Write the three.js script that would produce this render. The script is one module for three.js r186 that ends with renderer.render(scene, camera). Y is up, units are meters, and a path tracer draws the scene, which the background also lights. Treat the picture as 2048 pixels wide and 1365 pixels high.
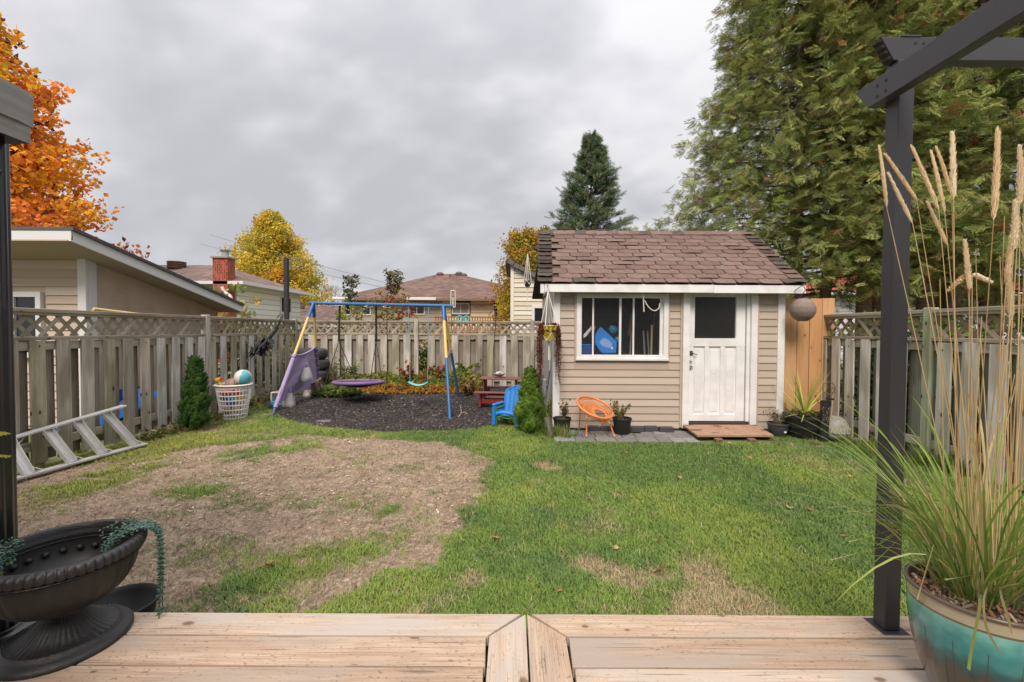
import * as THREE from 'three';
import { mergeGeometries } from 'three/addons/utils/BufferGeometryUtils.js';

// ───────── camera, sky, sun, exposure ─────────
const F = 905, EYE = 1.35;                       // focal length in photo pixels, eye height
const scene = new THREE.Scene();
const camera = new THREE.PerspectiveCamera(2 * Math.atan(682.5 / F) * 180 / Math.PI, 2048 / 1365, 0.05, 600);
camera.position.set(0, EYE, 0);
camera.rotation.set(-Math.atan(22.5 / F), 0, 0.28 * Math.PI / 180);
camera.updateMatrixWorld(true);
const renderer = new THREE.WebGLRenderer();
renderer.toneMapping = THREE.LinearToneMapping;
renderer.toneMappingExposure = 1.8;
renderer.shadowMap.enabled = true;

// seeded randomness and periodic value noise
function rng(seed) { let a = seed >>> 0; return () => { a = (a + 0x6D2B79F5) >>> 0; let t = a; t = Math.imul(t ^ (t >>> 15), t | 1); t ^= t + Math.imul(t ^ (t >>> 7), t | 61); return ((t ^ (t >>> 14)) >>> 0) / 4294967296; }; }
const hash = (x, y, s) => { let h = Math.imul(x | 0, 374761393) ^ Math.imul(y | 0, 668265263) ^ Math.imul(s | 0, 2147483647 - 97); h = Math.imul(h ^ (h >>> 13), 1274126177); return ((h ^ (h >>> 16)) >>> 0) / 4294967296; };
function noise(x, y, s = 1, px = 0, py = 0) {
  const x0 = Math.floor(x), y0 = Math.floor(y); let fx = x - x0, fy = y - y0; fx = fx * fx * (3 - 2 * fx); fy = fy * fy * (3 - 2 * fy);
  const wx = v => px ? ((v % px) + px) % px : v, wy = v => py ? ((v % py) + py) % py : v;
  const a = hash(wx(x0), wy(y0), s), b = hash(wx(x0 + 1), wy(y0), s), c = hash(wx(x0), wy(y0 + 1), s), d = hash(wx(x0 + 1), wy(y0 + 1), s);
  return a + (b - a) * fx + (c - a) * fy + (a - b - c + d) * fx * fy;
}
function fbm(x, y, s = 1, oct = 4, px = 0, py = 0) { let v = 0, a = 0.5, n = 0; for (let i = 0; i < oct; i++) { v += a * noise(x, y, s + i * 17, px, py); n += a; x *= 2; y *= 2; px *= 2; py *= 2; a *= 0.5; } return v / n; }
const clamp = (v, a = 0, b = 1) => Math.min(b, Math.max(a, v)), lerp = (a, b, t) => a + (b - a) * t;
const smooth = (a, b, v) => { const t = clamp((v - a) / (b - a)); return t * t * (3 - 2 * t); };
const V = (x, y, z) => new THREE.Vector3(x, y, z);

{ // overcast sky
  const w = 1024, h = 512, d = new Float32Array(w * h * 4);
  for (let j = 0; j < h; j++) for (let i = 0; i < w; i++) {
    const el = ((j + 0.5) / h - 0.5) * Math.PI, az = ((i + 0.5) / w - 0.5) * 2 * Math.PI;
    const y = Math.sin(el), x = Math.cos(el) * Math.cos(az), z = Math.cos(el) * Math.sin(az), up = Math.max(y, 0);
    const k = 1 / (up + 0.30), cx = x * k, cz = z * k;
    const qx = cx * 0.8 + cz * 0.55, qz = cz * 0.8 - cx * 0.55;             // streaks run from upper left to lower right
    const warp = fbm(cx * 0.6 + 9, cz * 0.6 + 4, 5, 3) * 1.6;
    const broad = fbm(qx * 0.55 + warp + 3, qz * 1.2 + 7, 11, 4), fine = fbm(qx * 1.9 + warp * 1.5, qz * 3.6 + warp, 23, 6), puff = fbm(cx * 5.2 + warp * 2, cz * 6.5 + 11, 37, 5);
    const c = clamp(0.36 * broad + 0.38 * fine + 0.26 * puff), b = clamp(smooth(0.34, 0.62, c) + 0.4 * (fbm(qx * 6 + warp, qz * 13, 53, 4) - 0.5));
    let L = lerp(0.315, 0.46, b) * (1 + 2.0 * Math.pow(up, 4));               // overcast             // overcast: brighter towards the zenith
    const low = smooth(0.22, 0.0, up);
    const t = [lerp(0.96, 1.0, b), lerp(0.975, 0.988, b), lerp(1.05, 1.02, b)];
    L = lerp(L, L * 1.04, low);
    const o = 4 * (j * w + i);
    for (let q = 0; q < 3; q++) d[o + q] = L * t[q]; d[o + 3] = 1;
  }
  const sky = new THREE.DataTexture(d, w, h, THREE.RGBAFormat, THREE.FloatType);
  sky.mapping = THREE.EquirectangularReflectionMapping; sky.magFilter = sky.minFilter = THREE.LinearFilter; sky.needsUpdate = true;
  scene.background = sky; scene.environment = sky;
}
const sun = new THREE.DirectionalLight(0xfff2e4, 2.0);
sun.position.set(-4, 25, 17); sun.target.position.set(0, 0, -6); sun.castShadow = true; sun.shadow.radius = 45;
Object.assign(sun.shadow.camera, { left: -25, right: 25, top: 25, bottom: -25, near: 1, far: 80 });
scene.add(sun, sun.target);

// ───────── helpers ─────────
const ray = (px, py) => V((px - 1024) / F, (682.5 - py) / F, -1).applyEuler(camera.rotation);
const P = (px, py, d) => { const v = ray(px, py); return V(0, EYE, 0).addScaledVector(v, d / -v.z); };       // what stands d metres ahead, measured on the photograph
const G = (px, py, h = 0) => { const v = ray(px, py); return V(0, EYE, 0).addScaledVector(v, (h - EYE) / v.y); };  // on a level plane

const used = new Map();
const numbered = n => { const k = used.get(n) ?? 0; used.set(n, k + 1); return k ? n + '_' + String(k).padStart(3, '0') : n; };
function tag(o, label, category, group, kind) { if (label) o.userData.label = label; if (category) o.userData.category = category; if (group) o.userData.group = group; if (kind) o.userData.kind = kind; return o; }
function thing(name, label, category, p = [0, 0, 0], turn = 0, group) { const o = new THREE.Group(); o.name = numbered(name); const v = p.isVector3 ? p : V(...p); o.position.copy(v); o.rotation.y = turn; scene.add(o); return tag(o, label, category, group); }
function structure(name, geo, m, kind = 'structure') { const o = mesh(numbered(name), geo, m, scene); o.userData.kind = kind; return o; }
function plain(g) { let r = g.index ? g.toNonIndexed() : g; for (const k of Object.keys(r.attributes)) if (!['position', 'normal', 'uv', 'color'].includes(k)) r.deleteAttribute(k); if (!r.attributes.normal) r.computeVertexNormals(); if (!r.attributes.uv) r.setAttribute('uv', new THREE.BufferAttribute(new Float32Array(r.attributes.position.count * 2), 2)); r.morphAttributes = {}; return r; }
function merge(list) {
  if (!Array.isArray(list)) return list; if (list.length === 1) return list[0];
  const gs = list.map(plain), col = gs.some(g => g.attributes.color);
  if (col) for (const g of gs) if (!g.attributes.color) g.setAttribute('color', new THREE.BufferAttribute(new Float32Array(g.attributes.position.count * 3).fill(1), 3));
  return mergeGeometries(gs);
}
function mesh(name, geo, m, parent) { const o = new THREE.Mesh(merge(geo), m); o.name = name; o.castShadow = o.receiveShadow = true; parent.add(o); return o; }
// a part whose shapes are given in world axes; its thing stands unturned at its base
function part(root, name, geo, m, label) { let g = merge(geo); const at = V(0, 0, 0); for (let r = root; r && r !== scene; r = r.parent) at.add(r.position); if (at.lengthSq() > 0) { g = g.clone(); g.translate(-at.x, -at.y, -at.z); } const o = mesh(name, g, m, root); if (label) o.userData.label = label; return o; }
const mv = (g, x, y, z) => g.translate(x, y, z);
function place(g, p, r = [0, 0, 0], s = 1) { const q = new THREE.Quaternion().setFromEuler(new THREE.Euler(...r)); return g.applyMatrix4(new THREE.Matrix4().compose(p.isVector3 ? p : V(...p), q, typeof s === 'number' ? V(s, s, s) : V(...s))); }

function fromTris(pos, uv, nrm) { const g = new THREE.BufferGeometry(); g.setAttribute('position', new THREE.Float32BufferAttribute(pos, 3)); g.setAttribute('uv', new THREE.Float32BufferAttribute(uv ?? new Array(pos.length / 3 * 2).fill(0), 2)); if (nrm) g.setAttribute('normal', new THREE.Float32BufferAttribute(nrm, 3)); else g.computeVertexNormals(); return g; }
// uv in metres, u along the given axis
function boxUV(g, long = 0, ru = 0, rv = 0) {
  g = plain(g); const p = g.attributes.position.array, uv = new Float32Array(p.length / 3 * 2), o = [0, 1, 2].filter(k => k !== long);
  const n = V(), a = V(), b = V();
  for (let t = 0; t < p.length / 9; t++) {
    a.set(p[9 * t + 3] - p[9 * t], p[9 * t + 4] - p[9 * t + 1], p[9 * t + 5] - p[9 * t + 2]); b.set(p[9 * t + 6] - p[9 * t], p[9 * t + 7] - p[9 * t + 1], p[9 * t + 8] - p[9 * t + 2]); n.crossVectors(a, b);
    const m = [Math.abs(n.x), Math.abs(n.y), Math.abs(n.z)], k = m.indexOf(Math.max(...m));
    const [ua, va] = k === long ? o : [long, o.find(q => q !== k)];
    for (let i = 0; i < 3; i++) { uv[6 * t + 2 * i] = p[9 * t + 3 * i + ua] + ru; uv[6 * t + 2 * i + 1] = p[9 * t + 3 * i + va] + rv; }
  }
  g.setAttribute('uv', new THREE.BufferAttribute(uv, 2)); return g;
}
// box with chamfered edges: 44 triangles
function box(w, h, d, c = 0.004, ru = 0, rv = 0) {
  const H = [w / 2, h / 2, d / 2]; c = Math.min(c, 0.45 * Math.min(w, h, d));
  const vert = (i, s) => [0, 1, 2].map(k => s[k] * (H[k] - (k === i ? 0 : c))), pos = [];
  const poly = q => { const [A, B, C] = q.map(v => V(...v)), n = B.clone().sub(A).cross(C.clone().sub(A)), ctr = V(0, 0, 0); q.forEach(v => ctr.add(V(...v))); const f = n.dot(ctr) < 0 ? [...q].reverse() : q; for (let k = 1; k < f.length - 1; k++) pos.push(...f[0], ...f[k], ...f[k + 1]); };
  const S = [-1, 1];
  for (let i = 0; i < 3; i++) { const j = (i + 1) % 3, k = (i + 2) % 3; for (const s of S) poly([[1, 1], [-1, 1], [-1, -1], [1, -1]].map(([a, b]) => { const v = []; v[i] = s; v[j] = a; v[k] = b; return vert(i, v); })); for (const s of S) for (const t of S) { const m = e => { const v = []; v[i] = s; v[j] = t; v[k] = e; return v; }; poly([vert(i, m(1)), vert(i, m(-1)), vert(j, m(-1)), vert(j, m(1))]); } }
  for (const a of S) for (const b of S) for (const e of S) poly([0, 1, 2].map(i => vert(i, [a, b, e])));
  return boxUV(fromTris(pos), H.indexOf(Math.max(...H)), ru, rv);
}
const boxAt = (x0, x1, y0, y1, z0, z1, c = 0.004, ru = 0, rv = 0) => mv(box(Math.abs(x1 - x0), Math.abs(y1 - y0), Math.abs(z1 - z0), c, ru, rv), (x0 + x1) / 2, (y0 + y1) / 2, (z0 + z1) / 2);
// tapered tube through points
function limb(pts, radii, seg = 8, caps = true) {
  const n = pts.length, R = k => typeof radii === 'number' ? radii : Array.isArray(radii) ? radii[k] : radii(k / (n - 1)), rings = [], cum = [0];
  let side = null;
  for (let k = 0; k < n; k++) {
    const t = pts[Math.min(k + 1, n - 1)].clone().sub(pts[Math.max(k - 1, 0)]).normalize();
    if (!side) side = Math.abs(t.y) < 0.9 ? V(0, 1, 0).cross(t).normalize() : V(1, 0, 0).cross(t).normalize(); else side = side.sub(t.clone().multiplyScalar(side.dot(t))).normalize();
    const b = t.clone().cross(side), ring = [];
    for (let s = 0; s <= seg; s++) { const a = s / seg * 2 * Math.PI; ring.push({ p: pts[k].clone().addScaledVector(side, Math.cos(a) * R(k)).addScaledVector(b, Math.sin(a) * R(k)), n: side.clone().multiplyScalar(Math.cos(a)).addScaledVector(b, Math.sin(a)) }); }
    rings.push(ring); if (k) cum.push(cum[k - 1] + pts[k].distanceTo(pts[k - 1]));
  }
  const pos = [], nr = [], uv = [], add = (v, nn, u, w) => { pos.push(v.x, v.y, v.z); nr.push(nn.x, nn.y, nn.z); uv.push(u, w); };
  for (let k = 0; k < n - 1; k++) for (let s = 0; s < seg; s++) { const q = [[k, s], [k, s + 1], [k + 1, s + 1], [k, s], [k + 1, s + 1], [k + 1, s]]; for (const [a, b] of q) { const r = rings[a][b]; add(r.p, r.n, cum[a], b / seg * 2 * Math.PI * R(a)); } }
  if (caps) for (const e of [0, n - 1]) { const t = pts[e].clone().sub(pts[e ? n - 2 : 1]).normalize(); for (let s = 0; s < seg; s++) { const A = rings[e][s].p, B = rings[e][s + 1].p; for (const v of e ? [pts[e], A, B] : [pts[e], B, A]) add(v, t, v.x, v.y); } }
  return fromTris(pos, uv, nr);
}
const rod = (a, b, r, seg = 8) => limb([a, b], r, seg);
const curve = (pts, n = 12) => new THREE.CatmullRomCurve3(pts).getPoints(n);
// turned shape; mod(r, phi, k) may flute it
function turned(profile, seg = 32, mod, smoothness = 1) {
  const n = profile.length, grid = [];
  for (let k = 0; k < n; k++) { grid.push([]); for (let s = 0; s <= seg; s++) { const a = s / seg * 2 * Math.PI, r = mod ? mod(profile[k][0], a, k) : profile[k][0]; grid[k].push(V(Math.cos(a) * r, profile[k][1], Math.sin(a) * r)); } }
  const pos = [], uv = [], idx = [];
  for (let k = 0; k < n; k++) for (let s = 0; s <= seg; s++) { const v = grid[k][s]; pos.push(v.x, v.y, v.z); uv.push(s / seg, k / (n - 1)); }
  for (let k = 0; k < n - 1; k++) for (let s = 0; s < seg; s++) { const a = k * (seg + 1) + s, b = a + 1, c = a + seg + 1, d = c + 1; idx.push(a, c, b, b, c, d); }
  const g = new THREE.BufferGeometry(); g.setAttribute('position', new THREE.Float32BufferAttribute(pos, 3)); g.setAttribute('uv', new THREE.Float32BufferAttribute(uv, 2)); g.setIndex(idx); g.computeVertexNormals();
  const N = g.attributes.normal; for (let k = 0; k < n; k++) { const a = k * (seg + 1), b = a + seg, v = V(N.getX(a) + N.getX(b), N.getY(a) + N.getY(b), N.getZ(a) + N.getZ(b)).normalize(); N.setXYZ(a, v.x, v.y, v.z); N.setXYZ(b, v.x, v.y, v.z); }
  return plain(g);
}
function prism(pts, depth, bevel = 0) { const s = new THREE.Shape(pts.map(p => new THREE.Vector2(...p))); return plain(new THREE.ExtrudeGeometry(s, { depth, bevelEnabled: bevel > 0, bevelSize: bevel, bevelThickness: bevel, bevelOffset: -bevel, bevelSegments: 2, curveSegments: 16 })); }
const ball = (r, w = 16, h = 12) => plain(new THREE.SphereGeometry(r, w, h));
function sheet(fn, nu, nv) { // surface fn(u, v) -> Vector3
  const pos = [], uv = [], idx = [];
  for (let j = 0; j <= nv; j++) for (let i = 0; i <= nu; i++) { const p = fn(i / nu, j / nv); pos.push(p.x, p.y, p.z); uv.push(i / nu, j / nv); }
  for (let j = 0; j < nv; j++) for (let i = 0; i < nu; i++) { const a = j * (nu + 1) + i, b = a + 1, c = a + nu + 1, d = c + 1; idx.push(a, c, b, b, c, d); }
  const g = new THREE.BufferGeometry(); g.setAttribute('position', new THREE.Float32BufferAttribute(pos, 3)); g.setAttribute('uv', new THREE.Float32BufferAttribute(uv, 2)); g.setIndex(idx); g.computeVertexNormals(); return g;
}

// ───────── materials ─────────
const lin = hex => new THREE.Color(hex);
function M(color, rough = 0.8, o = {}) { return new (o.clearcoat || o.transmission || o.sheen || o.specularIntensity ? THREE.MeshPhysicalMaterial : THREE.MeshStandardMaterial)({ color: Array.isArray(color) ? new THREE.Color().setRGB(...color) : lin(color), roughness: rough, side: THREE.DoubleSide, ...o }); }
function tex(w, h, fn, srgb = true, rep) { // fn -> [r, g, b] in 0..1
  const d = new Uint8Array(w * h * 4); for (let j = 0; j < h; j++) for (let i = 0; i < w; i++) { const c = fn(i / w, j / h, i, j), o = 4 * (j * w + i); if (typeof c === 'number') d[o] = d[o + 1] = d[o + 2] = clamp(c) * 255; else for (let k = 0; k < 3; k++) d[o + k] = clamp(c[k]) * 255; d[o + 3] = 255; }
  const t = new THREE.DataTexture(d, w, h); t.wrapS = t.wrapT = THREE.RepeatWrapping; t.magFilter = THREE.LinearFilter; t.minFilter = THREE.LinearMipmapLinearFilter; t.generateMipmaps = true; if (srgb) t.colorSpace = THREE.SRGBColorSpace; if (rep) t.repeat.set(1 / rep[0], 1 / rep[1]); t.needsUpdate = true; return t;
}
const mix3 = (a, b, t) => [lerp(a[0], b[0], t), lerp(a[1], b[1], t), lerp(a[2], b[2], t)], mul3 = (a, k) => [a[0] * k, a[1] * k, a[2] * k], rgb = (r, g, b) => [r / 255, g / 255, b / 255];
// wood: u runs along the grain
function wood({ seed, size = [2.4, 0.6], res = [1024, 512], light, dark, knot, knots = 10, stain, stains = 0.3, grain = 1, crack = 0.3, bump = 0.0015, rough = 0.85, fine = false }) {
  const r = rng(seed), K = []; for (let i = 0; i < knots; i++) K.push([r(), r(), 0.006 + r() * 0.012]);
  const val = (u, v) => {
    let bend = 0, kn = 0, ring = 0;
    for (const [ku, kv, kr] of K) { let du = u - ku, dv = v - kv; du -= Math.round(du); dv -= Math.round(dv); const x = du * size[0], y = dv * size[1], q = Math.hypot(x * 0.55, y) / kr; if (q < 6) { bend += Math.exp(-q * q * 0.12) * Math.sign(y || 1) * kr * 0.7; if (q < 1) kn = Math.max(kn, 1 - q * q * q); ring = Math.max(ring, Math.exp(-q * 0.8)); } }
    const vv = v + bend / size[1];
    const a = fbm(u * 6, vv * 40, seed, 3, 6, 40), b = fbm(u * 24, vv * 150, seed + 5, 2, 24, 150), broad = fbm(u * 5, v * 6, seed + 9, 3, 5, 6);
    const ck = smooth(0.80, 0.86, fbm(u * 8, vv * 90, seed + 31, 2, 8, 90));
    return { g: clamp(0.6 * a + 0.4 * b), broad, kn, ring, ck };
  };
  const map = tex(...res, (u, v) => { const q = val(u, v); let c = mix3(light, dark, clamp(grain * (1.5 * q.g - 0.4))); if (fine) { const f = fbm(u * 14, v * 520, seed + 41, 2, 14, 520), sp = smooth(0.8, 0.9, fbm(u * 260, v * 120, seed + 43, 1, 260, 120)); c = mul3(c, 1 - 0.17 * smooth(0.5, 0.78, f) - 0.2 * sp); } c = mix3(c, stain ?? dark, stains * smooth(0.42, 0.72, q.broad)); c = mix3(c, knot ?? dark, clamp(q.kn * 0.9 + q.ring * 0.25)); return mul3(c, 1 - crack * q.ck); }, true, size);
  const bm = tex(res[0], res[1], (u, v) => { const q = val(u, v); return 0.75 - 0.5 * q.g - 0.4 * q.ck * (crack > 0 ? 1 : 0) + 0.1 * q.kn; }, false, size);
  return (tint = 0xffffff) => M(tint, rough, { map, bumpMap: bm, bumpScale: bump });
}
// ───────── the ground ─────────
const gh = (x, z) => { const back = smooth(-6.4, -8.4, z); return 0.11 * back + 0.014 * (fbm(x * 1.1 + 20, z * 1.1 + 20, 3, 3) - 0.5) + 0.010 * (fbm(x * 5 + 20, z * 5 + 20, 8, 2) - 0.5); };
const ground = (px, py) => { let p = G(px, py, 0); for (let k = 0; k < 3; k++) p = G(px, py, gh(p.x, p.z)); return p; };
const polyW = list => list.map(([x, y]) => { const p = ground(x, y); return [p.x, p.z]; });
function sd(poly, x, z) { let d = 1e9, inside = false; for (let i = 0, j = poly.length - 1; i < poly.length; j = i++) { const [ax, az] = poly[j], [bx, bz] = poly[i], ex = bx - ax, ez = bz - az, wx = x - ax, wz = z - az, t = clamp((wx * ex + wz * ez) / (ex * ex + ez * ez)), q = (wx - ex * t) ** 2 + (wz - ez * t) ** 2; if (q < d) d = q; if ((az > z) !== (bz > z) && x < (bx - ax) * (z - az) / (bz - az) + ax) inside = !inside; } return inside ? -Math.sqrt(d) : Math.sqrt(d); }
const DIRT = polyW([[988, 930], [968, 1003], [918, 1078], [850, 1130], [742, 1190], [640, 1226], [560, 1250], [330, 1260], [150, 1200], [-150, 1120], [-260, 1000], [0, 955], [180, 930], [330, 905], [480, 885], [600, 873], [760, 877], [880, 886], [950, 902]]);
const PATCHES = [[[385, 1195], [470, 1135], [600, 1100], [740, 1068], [830, 1068], [800, 1108], [660, 1150], [560, 1205], [470, 1228], [390, 1228]], [[305, 985], [370, 968], [450, 972], [452, 986], [360, 1003]], [[425, 915], [540, 885], [640, 880], [640, 900], [540, 912], [450, 930]], [[745, 1020], [800, 1005], [822, 1012], [790, 1030], [750, 1040]], [[40, 985], [180, 945], [330, 905], [350, 925], [230, 975], [90, 1020]]].map(polyW);
const MULCH = polyW([[555, 832], [600, 846], [650, 856], [760, 866], [880, 864], [960, 858], [1010, 848], [1040, 830], [1060, 800], [1060, 775], [560, 775], [520, 800]]);
const DRY = [[1190, 1135, 0.20], [1240, 1165, 0.22], [1325, 1155, 0.13], [1400, 1150, 0.22], [1440, 1195, 0.25], [1395, 1222, 0.28], [1500, 1225, 0.2], [945, 1170, 0.13], [1090, 935, 0.16]].map(([x, y, r]) => { const p = ground(x, y); return [p.x, p.z, r * 0.85]; });
function lawn(x, z) { // how much grass stands here, how dry it is, how much bark lies here
  const n = fbm(x * 2.3 + 40, z * 2.3 + 40, 50, 4) - 0.5, f = fbm(x * 9 + 40, z * 9 + 40, 60, 3) - 0.5;
  const dirt = smooth(0.10, -0.13, sd(DIRT, x, z) + n * 0.32 + f * 0.24);
  let patch = 0; for (const p of PATCHES) patch = Math.max(patch, smooth(0.10, -0.12, sd(p, x, z) + n * 0.45 + f * 0.3));
  const strip = smooth(-5.55, -5.9, z) * smooth(-0.1, -0.5, x) * smooth(0.40, 0.62, 0.5 + n + 0.5 * f + 0.1);
  const left = smooth(-1.2, -2.2, x) * smooth(-2.4, -3.2, z);
  let g = lerp(1, 0.24 * smooth(-0.02, 0.28, n + 0.5 * f), dirt); g = Math.max(g, 0.8 * patch * smooth(-0.35, 0.15, f + n));
  const thin = smooth(-5.2, -5.8, z) * smooth(0.25, -0.2, x); g *= 1 - 0.55 * thin * smooth(-0.15, 0.2, n + f * 0.5);
  g *= 1 - 0.5 * left * (1 - dirt) * smooth(-0.1, 0.25, n);
  let dry = 0; for (const [a, b, r] of DRY) dry = Math.max(dry, smooth(r, r * 0.35, Math.hypot(x - a, z - b) + n * 0.25 + f * 0.15));
  dry = Math.max(dry, 0.35 * smooth(0.14, 0.3, n + f * 0.3) * (1 - dirt));
  const mulch = smooth(0.05, -0.05, sd(MULCH, x, z) + n * 0.2 + f * 0.12);
  g *= 1 - mulch;
  return { g, dry, mulch, dirt, n, f };
}
const X0 = -5.4, X1 = 5.4, Z0 = -10.4, Z1 = -1.5, cw = 512, ch = 416, field = [];
const cell = (u, v) => { const x = clamp(u * cw, 0, cw - 1e-3), y = clamp(v * ch, 0, ch - 1e-3), i = x | 0, j = y | 0, a = x - i, b = y - j, q = k => lerp(lerp(field[j * (cw + 1) + i][k], field[j * (cw + 1) + i + 1][k], a), lerp(field[(j + 1) * (cw + 1) + i][k], field[(j + 1) * (cw + 1) + i + 1][k], a), b); return { g: q('g'), dry: q('dry'), mulch: q('mulch'), n: q('n'), dirt: q('dirt') }; };
const fieldAt = (x, z) => cell((x - X0) / (X1 - X0), (z - Z0) / (Z1 - Z0));
{
  const w = 2048, h = 1664, at = cell;
  // coarse fields once, fine grain per texel
  for (let j = 0; j <= ch; j++) for (let i = 0; i <= cw; i++) field.push(lawn(lerp(X0, X1, i / cw), lerp(Z0, Z1, j / ch)));
  const soilA = rgb(148, 126, 106), soilB = rgb(113, 94, 78), straw = rgb(176, 158, 135), under = rgb(98, 106, 58), bark = rgb(48, 40, 37);
  const map = tex(w, h, (u, v, i, j) => {
    const q = at(u, v), x = u * (X1 - X0), z = v * (Z1 - Z0);
    const a = fbm(x * 7, z * 7, 71, 3), b = fbm(x * 30 + fbm(x * 9, z * 9, 3, 2) * 4, z * 46, 72, 2), s = hash(i, j, 9), t = fbm(x * 120, z * 60, 75, 1);
    let c = mix3(soilA, soilB, clamp(1.3 * a - 0.25 + 0.5 * (b - 0.5))); c = mix3(c, straw, smooth(0.5, 0.72, 0.6 * b + 0.4 * t) * 0.75); c = mul3(c, 0.86 + 0.28 * s);
    if (hash(i >> 1, j >> 1, 4) > 0.994) c = mix3(c, rgb(222, 204, 172), 0.8);
    if (hash(i >> 1, j, 5) > 0.99) c = mix3(c, rgb(84, 64, 50), 0.7);
    const gk = smooth(0.1, 0.75, q.g + 0.25 * (b - 0.5)); c = mix3(c, mul3(mix3(under, rgb(150, 126, 88), q.dry * 0.8), 0.8 + 0.4 * s), gk * 0.9);
    c = mix3(c, mul3(mix3(bark, rgb(92, 72, 60), smooth(0.5, 0.8, b)), 0.7 + 0.6 * s), q.mulch);
    return c;
  });
  map.wrapS = map.wrapT = THREE.ClampToEdgeWrapping;
  const bump = tex(1024, 1024, (u, v) => 0.6 * fbm(u * 40, v * 40, 81, 3, 40, 40) + 0.4 * fbm(u * 160, v * 160, 82, 2, 160, 160), false); bump.repeat.set(6, 5);
  const g = sheet((u, v) => { const x = lerp(X0, X1, u), z = lerp(Z0, Z1, v); return V(x, gh(x, z), z); }, 216, 178);
  structure('ground', g, M(0xffffff, 0.95, { map, bumpMap: bump, bumpScale: 0.012 }));
  // the land beyond the fences
  const far = tex(512, 512, (u, v) => mul3(mix3(rgb(88, 98, 52), rgb(124, 112, 72), fbm(u * 12, v * 12, 6, 4, 12, 12)), 0.85 + 0.3 * hash(u * 512, v * 512, 3)), true, [8, 8]);
  const fg = boxUV(fromTris([]), 0); const N = 40, rows = [];
  const land = sheet((u, v) => { const x = lerp(-260, 260, u), z = lerp(-420, 60, v); return V(x, -0.06 + (Math.abs(x) < 6 && z > -11 ? -0.03 : 0), z); }, 60, 60);
  const lp = land.attributes.position, lu = land.attributes.uv; for (let k = 0; k < lp.count; k++) lu.setXY(k, lp.getX(k), lp.getZ(k));
  structure('surrounding_land', land, M(0xffffff, 1, { map: far }));
}

// ───────── the deck ─────────
const DY = 0.20;                                        // its top
const deckWood = wood({ seed: 3, light: rgb(204, 184, 164), dark: rgb(164, 138, 116), knot: rgb(122, 94, 76), stain: rgb(176, 166, 156), stains: 0.9, knots: 13, crack: 0.22, grain: 1.0, fine: true, res: [2048, 1024], bump: 0.0012, rough: 0.8 });
const deckMats = [deckWood(), deckWood(0xf2ece6), deckWood(0xe6e0da)];
{
  const deck = thing('deck', null, null, [0, 0, 0]); deck.userData.kind = 'structure';
  const screwG = new THREE.CylinderGeometry(0.0036, 0.0036, 0.0016, 8), screwM = new THREE.MeshStandardMaterial({ color: 0x3a332c, roughness: 0.6, metalness: 0.3 });
  const r = rng(21), th = 0.035, rows = [[-1.797, -1.668], [-1.660, -1.514]]; for (let z = -1.506; z < 1.2; z += 0.146) rows.push([z, z + 0.138]);
  rows.forEach(([z0, z1], k) => {
    for (const s of [-1, 1]) {
      const inner = s < 0 ? -0.086 : 0.212, outer = s * 4.2, slope = k === 0 ? 0.135 : 0, m = deckMats[(k + (s > 0 ? 1 : 0)) % 3];
      const dy = (r() - 0.5) * 0.003, pts = [[outer, z0], [inner - s * slope * 0.98 + s * 0.006, z0], [inner, z1], [outer, z1]].map(([x, z]) => [x, -z]);
      let g = prism(s < 0 ? pts : [...pts].reverse(), th, 0.004); g = g.rotateX(-Math.PI / 2); g.translate(0, DY - th + dy, 0); g = boxUV(g, 0, r() * 9, r() * 9);
      const bd = mesh('deck_board', g, m, deck);
      if (k < 4) for (const q of [0.42, 0.83, 1.24, 1.65, 2.06]) for (const o of [0.026, z1 - z0 - 0.028]) { if (s * q < 0 && false) continue; const sc = mesh('screw', screwG, screwM, bd); sc.position.set(s * (q + 0.2 + 0.02 * r()), DY + dy + 0.0006, z0 + o + 0.006 * (r() - 0.5)); }
    }
  });
  for (const [a, b, s] of [[-0.080, 0.060, 1], [0.066, 0.206, -1]]) {
    const tip = s > 0 ? [[a, 1.2], [b, 1.2], [b, -1.795], [a, -1.664]] : [[a, 1.2], [b, 1.2], [b, -1.664], [a, -1.795]];
    let g = prism(tip.map(([x, z]) => [x, -z]).reverse(), th, 0.004).rotateX(-Math.PI / 2); g.translate(0, DY - th + 0.001, 0); g = boxUV(g, 2, r() * 9, r() * 9);
    mesh('deck_board', g, deckMats[s > 0 ? 0 : 1], deck);
  }
  const fr = []; for (const z of [-1.76, -1.2, -0.6, 0, 0.6, 1.1]) fr.push(boxAt(-4.2, 4.2, 0.02, DY - th - 0.003, z - 0.02, z + 0.02)); for (const x of [-4.1, -0.01, 0.13, 4.1]) fr.push(boxAt(x - 0.02, x + 0.02, 0.0, 0.1, -1.7, 1.1));
  mesh('joist_frame', fr, deckWood(0xb0a79c), deck);
}

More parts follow.
